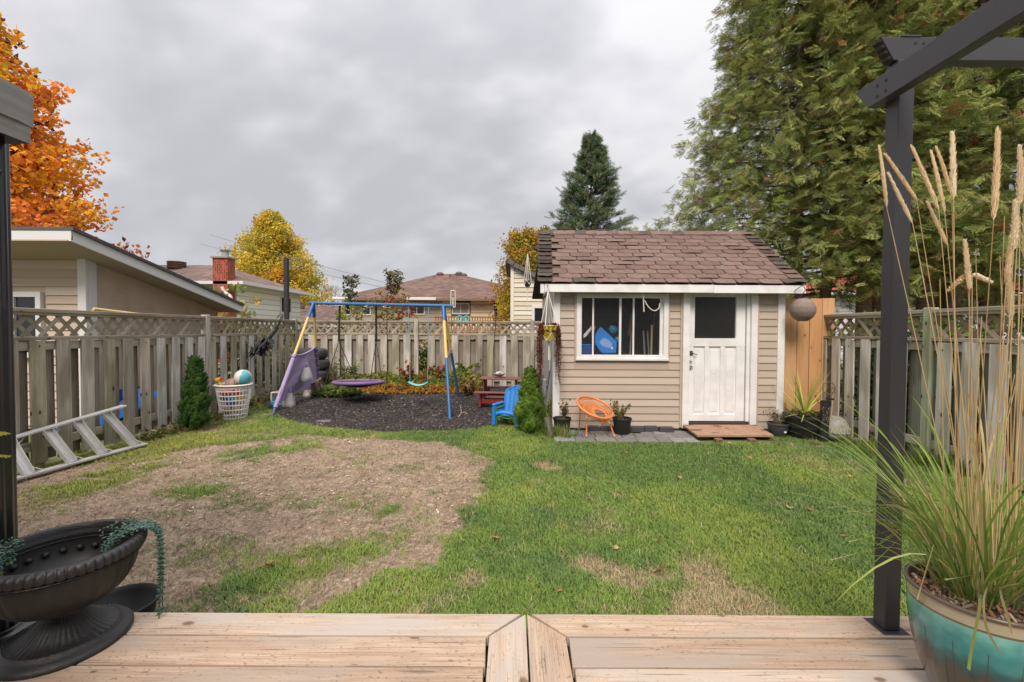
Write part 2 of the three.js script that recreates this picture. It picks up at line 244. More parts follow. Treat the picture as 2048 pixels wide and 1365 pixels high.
// ───────── fences ─────────
const greyWood = wood({ seed: 7, light: rgb(216, 213, 208), dark: rgb(160, 155, 149), knot: rgb(72, 62, 54), stain: rgb(150, 147, 134), stains: 0.7, knots: 9, crack: 0.3, rough: 0.95, res: [1024, 512] });
const FM = [greyWood(0xffffff), greyWood(0xe9e4dc), greyWood(0xd8d2c6), greyWood(0xf6f2ec), greyWood(0xd2cdb8), greyWood(0xf4eae0), greyWood(0xc8c0b4)];
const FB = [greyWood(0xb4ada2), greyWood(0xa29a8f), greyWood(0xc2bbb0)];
const greenPost = greyWood(0xc9d2b4), railM = greyWood(0xcac0b0), latM = [greyWood(0xd8d0c2), greyWood(0xc8bfb0), greyWood(0xe4dccf)];
{
  const r = rng(5);
  // along: axis of the run; the fence stands at fixed x (axis z) or fixed z (axis x); face: towards the yard
  function fence(label, axis, fixed, from, to, face, { bottom, mid, top, pitch = 0.252, bw = 0.144, gap = 0, posts, greyer, mats = FM, lat = latM, backs = FB, slope = 0, skipBacks, postM }) {
    const base = axis === 'z' ? V(fixed, 0, (from + to) / 2) : V((from + to) / 2, 0, fixed), root = thing('wooden_fence', label, 'fence', base);
    const len = Math.abs(to - from), dir = Math.sign(to - from), off = face;     // face = +1/-1 along the other axis
    const at = (s, y, o) => axis === 'z' ? V(fixed + o * off, y, from + dir * s).sub(base) : V(from + dir * s, y, fixed + o * off).sub(base);
    const put = (name, g, m, p, rx = 0) => { const o = mesh(name, g, m, root); o.position.copy(p); if (axis === 'z') o.rotation.y = Math.PI / 2; if (rx) o.rotateZ(rx); return o; };
    const h = mid - bottom, V5 = [0, 1, 2, 3, 4].map(k => box(bw, h, 0.019, 0.003, k * 0.61, k * 0.37)), B5 = [0, 1, 2].map(k => box(bw + 0.004, h - 0.04, 0.019, 0.003, k * 0.5 + 3, k * 0.3));
    const lift = s => slope * s;
    for (let s = bw / 2 + gap, k = 0; s < len; s += pitch, k++) {
      if (posts.some(q => Math.abs(q - s) < bw / 2 + 0.035)) { r(); continue; } const a = (r() - 0.5) * 0.016, p = at(s + (r() - 0.5) * 0.014, (bottom + mid) / 2 + (r() - 0.5) * 0.02 - 0.012 + lift(s), 0.030);
      put('fence_board', V5[k % 5], mats[Math.floor(r() * mats.length)], p, a);
      if (s + pitch / 2 < len && !skipBacks) put('fence_board', B5[k % 3], backs[Math.floor(r() * backs.length)], at(s + pitch / 2 + (r() - 0.5) * 0.02, (bottom + mid) / 2 - 0.02 + lift(s), -0.032), a);
    }
    const rail = (y, hh, d, o, m) => put('rail', box(len, hh, d, 0.004, r() * 5, r() * 5), m, at(len / 2, y + lift(len / 2), o), Math.atan(slope) * (axis === 'x' ? dir : -dir * 1));
    rail(mid + 0.012, 0.036, 0.072, 0.004, railM); rail(top - 0.018, 0.038, 0.085, 0.0, railM);
    rail(mid - 0.06, 0.085, 0.038, -0.001, FM[2]); rail(bottom + 0.16, 0.085, 0.038, -0.001, FM[4]);
    rail(top - 0.05, 0.03, 0.018, 0.021, railM);
    // lattice: every slat its own piece, each way on its own side
    const lh = top - 0.036 - mid - 0.03, y0 = (top - 0.036 + mid + 0.03) / 2, step = 0.154, L = lh * Math.SQRT2;
    const G3 = [0, 1, 2].map(k => box(L + 0.01, 0.040, 0.007, 0.001, k * 0.7, k * 0.21));
    for (let s = lh / 2, k = 0; s < len - lh / 2 + 0.02; s += step, k++) for (const w of [-1, 1]) put('lattice_slat', G3[k % 3], lat[(k + (w > 0 ? 1 : 0)) % 3], at(s, y0 + lift(s), w * 0.0042), w * Math.PI / 4);
    for (const s of posts) put('fence_post', box(0.088, top + 0.03, 0.088, 0.005, r() * 3, r() * 3), postM ?? (s > len - 0.3 && axis === 'z' ? greenPost : FM[1]), at(s, (top + 0.03) / 2 - 0.01 + lift(s), 0.013));
    return root;
  }
  fence('long weathered grey fence with lattice top behind the ladder and laundry basket', 'z', -4.55, -2.35, -9.52, 1, { bottom: 0.06, mid: 1.235, top: 1.53, posts: [4.35, 7.1], gap: 0.12 });
  fence('weathered grey fence with lattice top behind the swing set and picnic table', 'x', -9.58, -4.55, 1.55, 1, { bottom: 0.13, mid: 1.235, top: 1.53, posts: [2.53, 4.98] });
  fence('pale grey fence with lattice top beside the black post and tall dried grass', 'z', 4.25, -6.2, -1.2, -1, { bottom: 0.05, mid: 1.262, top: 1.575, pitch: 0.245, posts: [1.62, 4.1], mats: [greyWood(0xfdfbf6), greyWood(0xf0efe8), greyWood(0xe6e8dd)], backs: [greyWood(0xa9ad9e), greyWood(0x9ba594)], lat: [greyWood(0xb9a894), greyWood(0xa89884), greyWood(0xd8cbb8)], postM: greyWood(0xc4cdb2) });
}
// ───────── common paints ─────────
const white = (() => { const map = tex(512, 512, (u, v) => { const f = fbm(u * 9, v * 9, 201, 4, 9, 9), s = fbm(u * 60, v * 60, 203, 2, 60, 60); let c = mix3(rgb(228, 228, 227), rgb(218, 217, 216), smooth(0.35, 0.7, f)); c = mix3(c, rgb(176, 168, 158), 0.8 * smooth(0.74, 0.84, 0.6 * s + 0.4 * f)); return c; }, true, [0.9, 0.9]); return M(0xffffff, 0.6, { map }); })();
const peeling = (() => { const map = tex(1024, 1024, (u, v) => { const f = fbm(u * 7, v * 7, 211, 4, 7, 7), s = fbm(u * 90, v * 24, 213, 3, 90, 24); let c = mix3(rgb(228, 228, 228), rgb(216, 215, 214), smooth(0.35, 0.7, f)); c = mix3(c, rgb(176, 170, 162), 0.7 * smooth(0.71, 0.78, 0.55 * s + 0.45 * f)); return c; }, true, [1.2, 1.2]); return M(0xffffff, 0.62, { map }); })();
const dark = M([0.03, 0.027, 0.025], 0.95), steel = M([0.45, 0.45, 0.47], 0.35, { metalness: 0.9 }), blackIron = M([0.02, 0.02, 0.022], 0.5), blackPlastic = M([0.016, 0.016, 0.018], 0.55);
const glass = (dust = 0.26) => new THREE.MeshPhysicalMaterial({ color: 0xffffff, transmission: 1, roughness: dust, thickness: 0, ior: 1.5 });
const rope = M([0.62, 0.58, 0.5], 0.9), blackRope = M([0.02, 0.02, 0.022], 0.8);

// ───────── the shed ─────────
const SZ = 6.05, sx = px => P(px, 700, SZ).x, sy = py => P(1340, py, SZ).y;
const shed = thing('garden_shed', 'beige sided garden shed with brown shingle roof, white door and wide window', 'shed', [2.09, 0, -7.3]);
{
  const r = rng(77), L = 0.565, R = 3.62, zf = -SZ, zb = -8.5, top = 1.97;
  const wx0 = sx(1152), wx1 = sx(1335), wy0 = sy(721), wy1 = sy(588);       // window trim
  const dx0 = sx(1364), dx1 = sx(1512), dyTop = 1.90, sill = sy(843);
  const wallM = M([0.11, 0.11, 0.115], 0.9), w0 = zf + 0.0, th = 0.05;
  // walls: boxes round the openings
  part(shed, 'wall', [
    boxAt(L, wx0 + 0.04, 0.06, top, w0 - th, w0 - 0.004), boxAt(wx0 + 0.04, wx1 - 0.04, 0.06, wy0 + 0.04, w0 - th, w0 - 0.004), boxAt(wx0 + 0.04, wx1 - 0.04, wy1 - 0.04, top, w0 - th, w0 - 0.004), boxAt(wx1 - 0.04, dx0 + 0.03, 0.06, top, w0 - th, w0 - 0.004), boxAt(dx1 - 0.03, R, 0.06, top, w0 - th, w0 - 0.004), boxAt(dx0 + 0.03, dx1 - 0.03, dyTop, top, w0 - th, w0 - 0.004),
    boxAt(R - 0.06, R - 0.003, 0.06, top, zb, w0 - th), boxAt(L + 0.06, R - 0.06, 0.06, top, zb, zb + 0.06), boxAt(L + 0.06, R - 0.06, 0.06, 0.10, zb + 0.06, w0 - th)], wallM);
  const side = (() => { const map = tex(512, 512, (u, v) => { const s = fbm(u * 14, v * 60, 221, 3, 14, 60), f = fbm(u * 6, v * 6, 222, 3, 6, 6); return mix3(mix3(rgb(186, 178, 172), rgb(158, 150, 146), s), rgb(150, 140, 134), smooth(0.6, 0.75, f)); }, true, [1.5, 1.5]); return M(0xffffff, 0.85, { map }); })();
  for (let k = 0; k < 6; k++) { const z1 = w0 - 0.06 - k * 0.4, z0 = Math.max(zb, z1 - 0.395); part(shed, 'wall_panel', boxAt(L + 0.002, L + 0.055, 0.06, top, z0, z1, 0.004, k, k * 0.3), side); }
  const gable = (x, m) => part(shed, 'gable', prism([[-(w0 - 0.05), top], [7.25, 2.84], [-zb - 0.05, top]].map(([a, b]) => [a, b]), 0.05).applyMatrix4(new THREE.Matrix4().makeRotationY(Math.PI / 2)).translate(x, 0, 0), m);
  gable(L + 0.004, side); gable(R - 0.06, wallM);
  // inside stud wall boards seen through the window
  for (let k = 0; k < 12; k++) part(shed, 'inner_board', boxAt(L + 0.07, R - 0.07, 0.12 + k * 0.15, 0.265 + k * 0.15, zb + 0.062, zb + 0.08, 0.003), wallM);
  // vinyl siding
  const vinyl = (() => { const map = tex(512, 256, (u, v) => { const g = fbm(u * 10, v * 90, 231, 3, 10, 90), f = fbm(u * 4, v * 4, 232, 3, 4, 4); return mul3(mix3(rgb(191, 177, 164), rgb(182, 167, 153), g), 0.97 + 0.05 * f); }, true, [1.6, 0.4]); return [0xffffff, 0xf8f5f2, 0xf2eeec].map(t => M(t, 0.55, { map })); })();
  const plank = (x0, x1, y0, y1) => { const p = prism([[0, y0], [0.015, y0], [0.0165, y0 + 0.006], [0.004, y1], [0, y1]], x1 - x0); p.applyMatrix4(new THREE.Matrix4().makeRotationY(-Math.PI / 2)); p.translate(x0, 0, zf); const g = boxUV(p, 0, r() * 3, r() * 3); g.computeBoundingBox(); return g; };
  const cl = sx(1119.5), cr = sx(1553), e = 0.0982;
  for (let k = 0; k < 20; k++) {
    const y0 = 0.037 + k * e, y1 = Math.min(y0 + e + 0.004, 1.95), m = vinyl[k % 3]; if (y0 > 1.93) break;
    const cutPlank = (a, b, u, v) => boxAt(a, b, u, v, zf, zf + 0.014, 0.002, k, k); const flip = (a, b) => { const g = plank(a, b, y0, y1), bb = g.boundingBox, w = b - a; g.translate(a - bb.min.x, 0, zf - bb.min.z - 0.001); return g; };
    const inWin = y1 > wy0 - 0.03 && y0 < wy1 + 0.03;
    if (inWin) { part(shed, 'siding_plank', flip(cl, wx0 - 0.02), m); part(shed, 'siding_plank', flip(wx1 + 0.02, dx0 - 0.03), m); if (y0 < wy0 - 0.03) part(shed, 'siding_plank', cutPlank(wx0 - 0.02, wx1 + 0.02, y0, wy0 - 0.02), m); if (y1 > wy1 + 0.03) part(shed, 'siding_plank', cutPlank(wx0 - 0.02, wx1 + 0.02, wy1 + 0.02, y1), m); }
    else part(shed, 'siding_plank', flip(cl, dx0 - 0.03), m);
    part(shed, 'siding_plank', flip(dx1 + 0.026, cr), m);
  }
  const beige = M(lin(0xb5a392).toArray(), 0.6);
  for (const g of [boxAt(wx0 - 0.024, wx0 - 0.001, wy0 - 0.024, wy1 + 0.024, zf, zf + 0.028), boxAt(wx1 + 0.001, wx1 + 0.024, wy0 - 0.024, wy1 + 0.024, zf, zf + 0.028), boxAt(wx0 - 0.001, wx1 + 0.001, wy0 - 0.024, wy0 - 0.002, zf, zf + 0.028), boxAt(wx0 - 0.001, wx1 + 0.001, wy1 + 0.002, wy1 + 0.024, zf, zf + 0.028), boxAt(dx0 - 0.03, dx0 - 0.002, 0.05, 1.95, zf, zf + 0.028), boxAt(dx1 + 0.002, dx1 + 0.03, 0.05, 1.95, zf, zf + 0.028)]) part(shed, 'window_channel', g, beige);
  for (const [a, b] of [[L - 0.012, cl], [cr, R + 0.012]]) part(shed, 'corner_trim', [boxAt(a, b, 0.05, 1.95, zf, zf + 0.034, 0.004)], white);
  part(shed, 'corner_trim', boxAt(L - 0.016, L + 0.002, 0.05, 1.95, zf - 0.09, zf + 0.03), white);
  part(shed, 'skirting', boxAt(L, R, -0.03, 0.036, zf - 0.06, zf + 0.005), M([0.03, 0.03, 0.03], 0.9));
  // window
  const win = part(shed, 'window', [boxAt(wx0, wx0 + 0.066, wy0, wy1, zf - 0.03, zf + 0.038), boxAt(wx1 - 0.062, wx1, wy0, wy1, zf - 0.03, zf + 0.038), boxAt(wx0 + 0.066, wx1 - 0.062, wy0, wy0 + 0.068, zf - 0.03, zf + 0.038), boxAt(wx0 + 0.066, wx1 - 0.062, wy1 - 0.06, wy1, zf - 0.03, zf + 0.038), boxAt(wx0 - 0.006, wx1 + 0.006, wy0 - 0.006, wy0 + 0.03, zf + 0.039, zf + 0.055)], white);
  const gx0 = wx0 + 0.066, gx1 = wx1 - 0.062, gy0 = wy0 + 0.068, gy1 = wy1 - 0.06, bars = [[sx(1184.6), sx(1187.8), -0.006], [sx(1238.2), sx(1242.6), 0.002], [sx(1265.6), sx(1268.8), -0.006]];
  const mk = (n, g, m) => part(win, n, g, m);
  for (const [a, b, dz] of bars) mk('mullion', boxAt(a, b, gy0, gy1, zf - 0.028 + dz, zf - 0.004 + dz, 0.003), white);
  mk('sash_frame', [boxAt(gx1 - 0.04, gx1, gy0, gy1, zf - 0.034, zf - 0.006), boxAt(gx0, gx0 + 0.012, gy0, gy1, zf - 0.034, zf - 0.010)], white);
  const cuts = [gx0 + 0.012, ...bars.flatMap(b => [b[0], b[1]]), gx1 - 0.04]; for (let k = 0; k < 8; k += 2) mk('pane', boxAt(cuts[k] + 0.001, cuts[k + 1] - 0.001, gy0 + 0.001, gy1 - 0.001, zf - 0.02, zf - 0.0165, 0.0005), glass());
  // door
  for (const [a, b] of [[dx0, sx(1377.3)], [sx(1499.5), dx1]]) part(shed, 'door_casing', boxAt(a, b, sill - 0.09, 1.93, zf - 0.03, zf + 0.045, 0.004), white);
  part(shed, 'door_casing', boxAt(sx(1377.3), sx(1499.5), dyTop - 0.03, 1.93, zf - 0.03, zf + 0.02), white);
  part(shed, 'door_stop', boxAt(sx(1492.5), sx(1499.3), sill, dyTop - 0.03, zf - 0.03, zf + 0.012), white);
  part(shed, 'threshold', boxAt(sx(1378), sx(1499), sill - 0.055, sill - 0.012, zf - 0.06, zf + 0.03), M([0.05, 0.035, 0.028], 0.9));
  const a0 = sx(1378), a1 = sx(1491.5), pz = zf - 0.012, t = 0.042, wG0 = sx(1390), wG1 = sx(1473), yg0 = sy(677), yg1 = sy(593.5), pt = sy(693.5), pb = sy(829);
  const ps = [[1388.5, 1411], [1419.5, 1442.5], [1451.5, 1474]].map(p => p.map(sx));
  const D = (x0, x1, y0, y1, c = 0.004) => boxAt(x0, x1, y0, y1, pz - t, pz, c, r(), r());
  const door = part(shed, 'door', [D(a0, wG0, pt, dyTop - 0.034), D(wG1, a1, pt, dyTop - 0.034), D(wG0, wG1, yg1, dyTop - 0.034), D(wG0, wG1, pt + 0.0005, yg0), D(a0, ps[0][0], sill, pt - 0.0005), D(ps[2][1], a1, sill, pt - 0.0005), D(ps[0][1], ps[1][0], pb, pt - 0.0005), D(ps[1][1], ps[2][0], pb, pt - 0.0005), D(ps[0][0], ps[2][1], sill, pb - 0.0005)], peeling);
  for (const [x0, x1] of ps) part(door, 'door_panel', [boxAt(x0 - 0.004, x1 + 0.004, pb - 0.004, pt + 0.004, pz - 0.034, pz - 0.020, 0.002, r(), r()), boxAt(x0 + 0.022, x1 - 0.022, pb + 0.03, pt - 0.03, pz - 0.022, pz - 0.013, 0.006, r(), r())], peeling);
  part(door, 'pane', boxAt(wG0 - 0.004, wG1 + 0.004, yg0 - 0.004, yg1 + 0.004, pz - 0.026, pz - 0.022, 0.0005), glass(0.3));
  const q = (px, py) => V(sx(px), sy(py), pz);
  part(door, 'latch', [boxAt(sx(1378), sx(1386), sy(711), sy(702), pz - 0.001, pz + 0.014), rod(q(1384, 706).setZ(pz + 0.02), q(1394, 710).setZ(pz + 0.02), 0.006)], M([0.12, 0.12, 0.12], 0.4, { metalness: 0.7 }));
  part(door, 'knob', place(ball(0.016, 12, 8), q(1382, 722).setZ(pz + 0.02)), M([0.6, 0.6, 0.6], 0.3, { metalness: 0.8 }));
  part(door, 'keyhole_plate', [place(new THREE.TorusGeometry(0.027, 0.005, 6, 20), q(1382, 736).setZ(pz + 0.004)), place(ball(0.014, 10, 8), q(1382, 736).setZ(pz + 0.004), [0, 0, 0], [1, 1, 0.6])], M([0.25, 0.24, 0.22], 0.4, { metalness: 0.8 }));
  part(door, 'keyhole', place(ball(0.007, 8, 6), q(1382, 736).setZ(pz + 0.012)), dark);
  // roof
  const eZ = -5.86, eY = 1.955, rZ = -7.22, rY = 2.895, bl = z => 0.355 + 0.085 * (eZ - z) / (eZ - rZ), br = z => 3.795 - 0.02 * (eZ - z) / (eZ - rZ), ang = Math.atan2(rY - eY, eZ - rZ), SL = Math.hypot(rY - eY, eZ - rZ);
  const at = (s, x, o) => V(x, eY + s * Math.sin(ang) + o * Math.cos(ang), eZ - s * Math.cos(ang) + o * Math.sin(ang));
  const slab = (k0, k1) => { const c = [at(0, 0, 0), at(SL, 0, 0)]; const f = (o, x0, x1, z, y) => [V(x0, y + o, z), V(x1, y + o, z)]; return c; };
  const quadSlab = (A, B, C, Dd, thk) => { const n = B.clone().sub(A).cross(Dd.clone().sub(A)).normalize().multiplyScalar(-thk), p = [], f = (a, b, c, d) => p.push(...a.toArray(), ...b.toArray(), ...c.toArray(), ...a.toArray(), ...c.toArray(), ...d.toArray()), [a, b, c, d] = [A, B, C, Dd].map(v => v.clone().add(n)); f(A, B, C, Dd); f(d, c, b, a); f(A, a, b, B); f(B, b, c, C); f(C, c, d, Dd); f(Dd, d, a, A); return boxUV(fromTris(p), 0); };
  const bz = 2 * rZ - eZ, roofWood = M([0.06, 0.045, 0.04], 0.95);
  const roof = part(shed, 'roof', [quadSlab(V(bl(eZ) + 0.02, eY, eZ), V(br(eZ) - 0.02, eY, eZ), V(br(rZ) - 0.02, rY, rZ), V(bl(rZ) + 0.02, rY, rZ), 0.03), quadSlab(V(bl(rZ) + 0.02, rY, rZ), V(br(rZ) - 0.02, rY, rZ), V(br(eZ) - 0.02, eY, bz), V(bl(eZ) + 0.02, eY, bz), 0.03), boxAt(L, R, 1.9, 1.96, zb, eZ - 0.03)], roofWood);
  const asphalt = (c, spot) => tex(256, 256, (u, v, i, j) => { const f = fbm(u * 8, v * 8, 241, 3, 8, 8), s = hash(i, j, 6); return mul3(mix3(c, spot, smooth(0.45, 0.75, f) * 0.55), 0.72 + 0.5 * s); }, true, [0.35, 0.35]);
  const brown = asphalt(rgb(122, 101, 93), rgb(98, 82, 75)), mossy = asphalt(rgb(84, 74, 66), rgb(56, 52, 46));
  const SM = [0xffffff, 0xf8f2f0, 0xeee7e4, 0xfaf4f4, 0xe4dcd9].map(t => M(t, 0.95, { map: brown })), DM = [0xffffff, 0xd8d0cc, 0xb4aaa6].map(t => M(t, 0.95, { map: mossy }));
  const tab = (w, h, curl, seed) => { const q = rng(seed), nx = 6, ny = 4, c = 0.022; return boxUV(mergeGeometries([0, 1].map(sd_ => { const g = sheet((u, v) => { let x = (u - 0.5) * w, y = -v * h; const ed = Math.max(0, v - 0.6) / 0.4; const side = Math.abs(u - 0.5) * 2; if (v > 0.99 && (u < 0.01 || u > 0.99)) { x *= (w - 2 * c) / w; } const lift = curl * ed * ed * (0.4 + 0.6 * noise(u * 3 + seed, seed, 4)) + 0.002 * noise(u * 5, v * 4 + seed, 9); return V(x, y, 0.002 + lift - sd_ * 0.006 + 0.004); }, nx, ny); const p = plain(g); if (sd_) { const a = p.attributes.position.array; for (let k = 0; k < a.length; k += 9) for (let i = 0; i < 3; i++) { const t = a[k + i]; a[k + i] = a[k + 6 + i]; a[k + 6 + i] = t; } p.computeVertexNormals(); } return p; })), 0, q(), q()); };
  const tw = 0.302, ex = SL / 13, T = [0.001, 0.003, 0.002, 0.007, 0.014, 0.004].map((c, k) => tab(tw - 0.012, ex + 0.025, c, 300 + k)), edgeT = [0.02, 0.035, 0.012].map((c, k) => tab(0.20, ex + 0.025, c, 320 + k));
  const lay = (g, m, x, s, o, twist) => { const me = mesh('shingle', g, m, roof); me.position.copy(at(s, x, o)).sub(shed.position); me.rotation.set(-(Math.PI / 2 - ang), 0, 0); me.rotateZ(twist); me.rotateX(-0.03); };
  for (let row = 0; row < 13; row++) {
    const s = (row + 1) * ex + 0.004, zc = eZ - s * Math.cos(ang), x0 = bl(zc) + 0.12, x1 = br(zc) - 0.1;
    lay(edgeT[row % 3], DM[Math.floor(r() * 3)], bl(zc) + 0.065, s, 0.012 + r() * 0.006, (r() - 0.5) * 0.06);
    lay(edgeT[(row + 1) % 3], r() < 0.45 ? SM[4] : DM[Math.floor(r() * 2)], br(zc) - 0.07, s, 0.012 + r() * 0.008, (r() - 0.5) * 0.08);
    for (let x = x0 + tw / 2 - (row % 2) * tw / 2 - (row % 3) * 0.03; x < x1 + 0.05; x += tw) { if (x - tw / 2 < x0 - 0.12) continue; const bad = r() < 0.13 || row === 0; lay(T[row === 0 ? 3 + Math.floor(r() * 2) : bad ? 4 - Math.floor(r() * 2) : Math.floor(r() * 3)], (row === 0 && r() < 0.28) || r() < 0.006 ? DM[0] : SM[Math.floor(r() * 5)], x, s, 0.009 + r() * 0.003, (r() - 0.5) * 0.012); }
  }
  for (let x = bl(rZ) + 0.1; x < br(rZ) - 0.05; x += 0.17) { const g = prism([[-0.11, -0.06], [0, 0.016], [0.11, -0.06], [0.105, -0.07], [0, 0.006], [-0.105, -0.07]], 0.2); g.rotateY(Math.PI / 2); const me = mesh('ridge_cap', boxUV(g, 0, x, x), r() < 0.2 ? DM[0] : SM[Math.floor(r() * 5)], roof); me.position.set(x - shed.position.x - 0.1, rY + 0.012 + r() * 0.006 - shed.position.y, rZ - shed.position.z); me.rotation.z = 0.04 + (r() - 0.5) * 0.03; }
  part(shed, 'fascia_board', boxAt(0.42, 2.60, sy(583) - 0.035, eY - 0.012, eZ - 0.012, eZ + 0.012, 0.004, 1, 1), peeling); part(shed, 'fascia_board', boxAt(2.603, 3.79, sy(583) - 0.038, eY - 0.016, eZ - 0.012, eZ + 0.012, 0.004, 4, 2), peeling);
  part(shed, 'fascia_end', boxAt(0.365, 0.417, sy(583) - 0.05, eY - 0.012, eZ - 0.05, eZ + 0.006), peeling);
  for (const [bx, m] of [[0.385, roofWood], [3.775, white]]) { const A = at(0, bx, -0.045), B = at(SL, bx + (bx < 2 ? 0.083 : -0.02), -0.045); const g = box(0.022, 0.1, A.distanceTo(B), 0.003); g.rotateX(ang); part(shed, 'barge_board', g.translate((A.x + B.x) / 2, (A.y + B.y) / 2, (A.z + B.z) / 2), m); }
}

// things kept in the shed, behind its window
{
  const z = -6.24, q = (px, py, d = 6.24) => P(px, py, d), blue = M([0.012, 0.2, 0.62], 0.35);
  { const c = q(1216, 682), o = thing('storage_lid', 'large blue plastic lid with white print leaning behind the shed window', 'lid', c); const pts = [[-0.185, 0.07], [-0.115, 0.18], [-0.09, 0.187], [0.105, 0.0], [0.12, -0.03], [0.11, -0.165], [0.09, -0.175], [-0.07, -0.175], [-0.1, -0.16], [-0.18, -0.05]]; const g = prism(pts, 0.02, 0.008); mesh('lid_face', g.translate(0, 0, -0.01), blue, o); const pr = []; for (let k = 0; k < 6; k++) { const b = box(0.008, 0.12 - 0.012 * Math.abs(k - 2), 0.001, 0); b.rotateZ(-0.75); pr.push(b.translate(-0.085 + k * 0.022, 0.0 - k * 0.014, 0.0195)); } pr.push(place(new THREE.CylinderGeometry(0.016, 0.016, 0.001, 14), [0.05, -0.1, 0.0195], [Math.PI / 2, 0, 0])); mesh('print', pr, M([0.7, 0.75, 0.85], 0.6), o); o.rotation.x = -0.1; }
  { const o = thing('plastic_crate', 'small blue plastic crate in the lower corner of the shed window', 'crate', q(1171, 708)); const b = [boxAt(-0.07, 0.07, 0, 0.008, -0.07, 0.07)]; for (const s of [-1, 1]) { b.push(boxAt(-0.07, 0.07, 0.008, 0.13, s * 0.066 - 0.003, s * 0.066 + 0.003), boxAt(s * 0.066 - 0.003, s * 0.066 + 0.003, 0.008, 0.13, -0.063, 0.063)); } mesh('crate_wall', b, M([0.01, 0.06, 0.25], 0.5), o); mesh('crate_rim', [boxAt(-0.078, 0.078, 0.118, 0.132, 0.0695, 0.08), boxAt(-0.078, 0.078, 0.118, 0.132, -0.08, -0.0695)], blue, o); }
  { const o = thing('paper_packet', 'crumpled white and orange packet wedged beside the blue lid', 'packet', q(1180, 675)); const f = (c0, c1, m, n) => mesh(n, sheet((u, v) => V(lerp(c0, c1, u), (u * 0.3 + lerp(c0, c1, u)) * 0.6 * 0.5 + v * 0.06 + 0.01 * noise(u * 4, v * 4, 3), 0.02 * noise(u * 5, v * 5, 8)), 8, 6), m, o); f(-0.09, 0.02, M([0.7, 0.68, 0.65], 0.7), 'white_side'); f(0.021, 0.07, M([0.7, 0.18, 0.05], 0.6), 'orange_side'); }
  { const g = ball(0.055, 18, 14), a = g.attributes.position; for (let k = 0; k < a.count; k++) { const f = 1 + 0.5 * (noise(a.getX(k) * 40 + 9, a.getY(k) * 40 + a.getZ(k) * 30 + 9, 5) - 0.5); a.setXYZ(k, a.getX(k) * f, a.getY(k) * f, a.getZ(k) * f * 0.6); } g.computeVertexNormals(); const o = mesh('foil_bag', g, M([0.03, 0.25, 0.45], 0.15), scene); o.position.copy(q(1226, 659, 6.34)); tag(o, 'shiny crumpled turquoise bag above the blue lid in the shed window', 'bag'); const o2 = o.clone(); o2.name = 'foil_bag_001'; o2.position.copy(q(1236, 680, 6.34)); o2.scale.setScalar(0.8); scene.add(o2); o2.userData.label = 'smaller turquoise bag beside the thick window mullion'; }
  const pale = M([0.42, 0.33, 0.2], 0.8);
  for (const [x, y, x2, y2, d, m, l] of [[1304, 650, 1301, 712, 6.3, pale, 'pale yellow timber batten standing at the edge of the shed window'], [1312, 600, 1297, 712, 6.4, M([0.2, 0.13, 0.07], 0.8), 'thin brown stick leaning behind the pale batten in the shed window']]) { const A = q(x, y, d), B = q(x2, y2 + 60, d), o = mesh('timber_batten', rod(A, B, d < 6.35 ? 0.014 : 0.007, 6), m, scene); o.name = numbered('timber_batten'); tag(o, l, 'batten'); }
  { const o = thing('broom_head', 'straw broom standing bristles up behind the shed window', 'broom', q(1262, 672, 6.5)); const b = []; const r = rng(4); for (let k = 0; k < 60; k++) { const x = (r() - 0.5); b.push(rod(V(x * 0.1, 0, (r() - 0.5) * 0.03), V(x * 0.05 + 0.03, 0.28 + r() * 0.06, (r() - 0.5) * 0.03), 0.004, 4)); } mesh('bristles', b, M([0.3, 0.2, 0.1], 0.9), o); mesh('handle', rod(V(0, 0.01, 0), V(-0.02, -0.7, 0), 0.012), pale, o); }
  { const o = thing('garden_hoe', 'pair of grey metal bars standing in the shed beside the broom', 'bars', q(1295, 690, 6.45)); for (const s of [-1, 1]) mesh('bar', rod(V(s * 0.03 - 0.03, 0.2, 0), V(s * 0.03 + 0.02, -0.55, 0), 0.013), M([0.3, 0.29, 0.28], 0.6), o); o.name = 'metal_bars'; }
  { const c = [q(1287, 583, 5.86), q(1287.5, 600, 5.88)], o = thing('loose_rope', 'cream rope hanging from the eave in front of the shed window', 'rope', c[0]); const L_ = list => list.map(([x, y]) => q(x, y, 5.9)); part(o, 'cord_end', limb(curve(L_([[1287, 582], [1287, 600], [1288, 624]]), 10), k => 0.003 + 0.006 * k, 6), rope); part(o, 'cord_loop', limb(curve(L_([[1289, 601], [1297, 614], [1308, 622], [1317, 618], [1320, 607]]), 16), 0.007, 6), rope); }
}

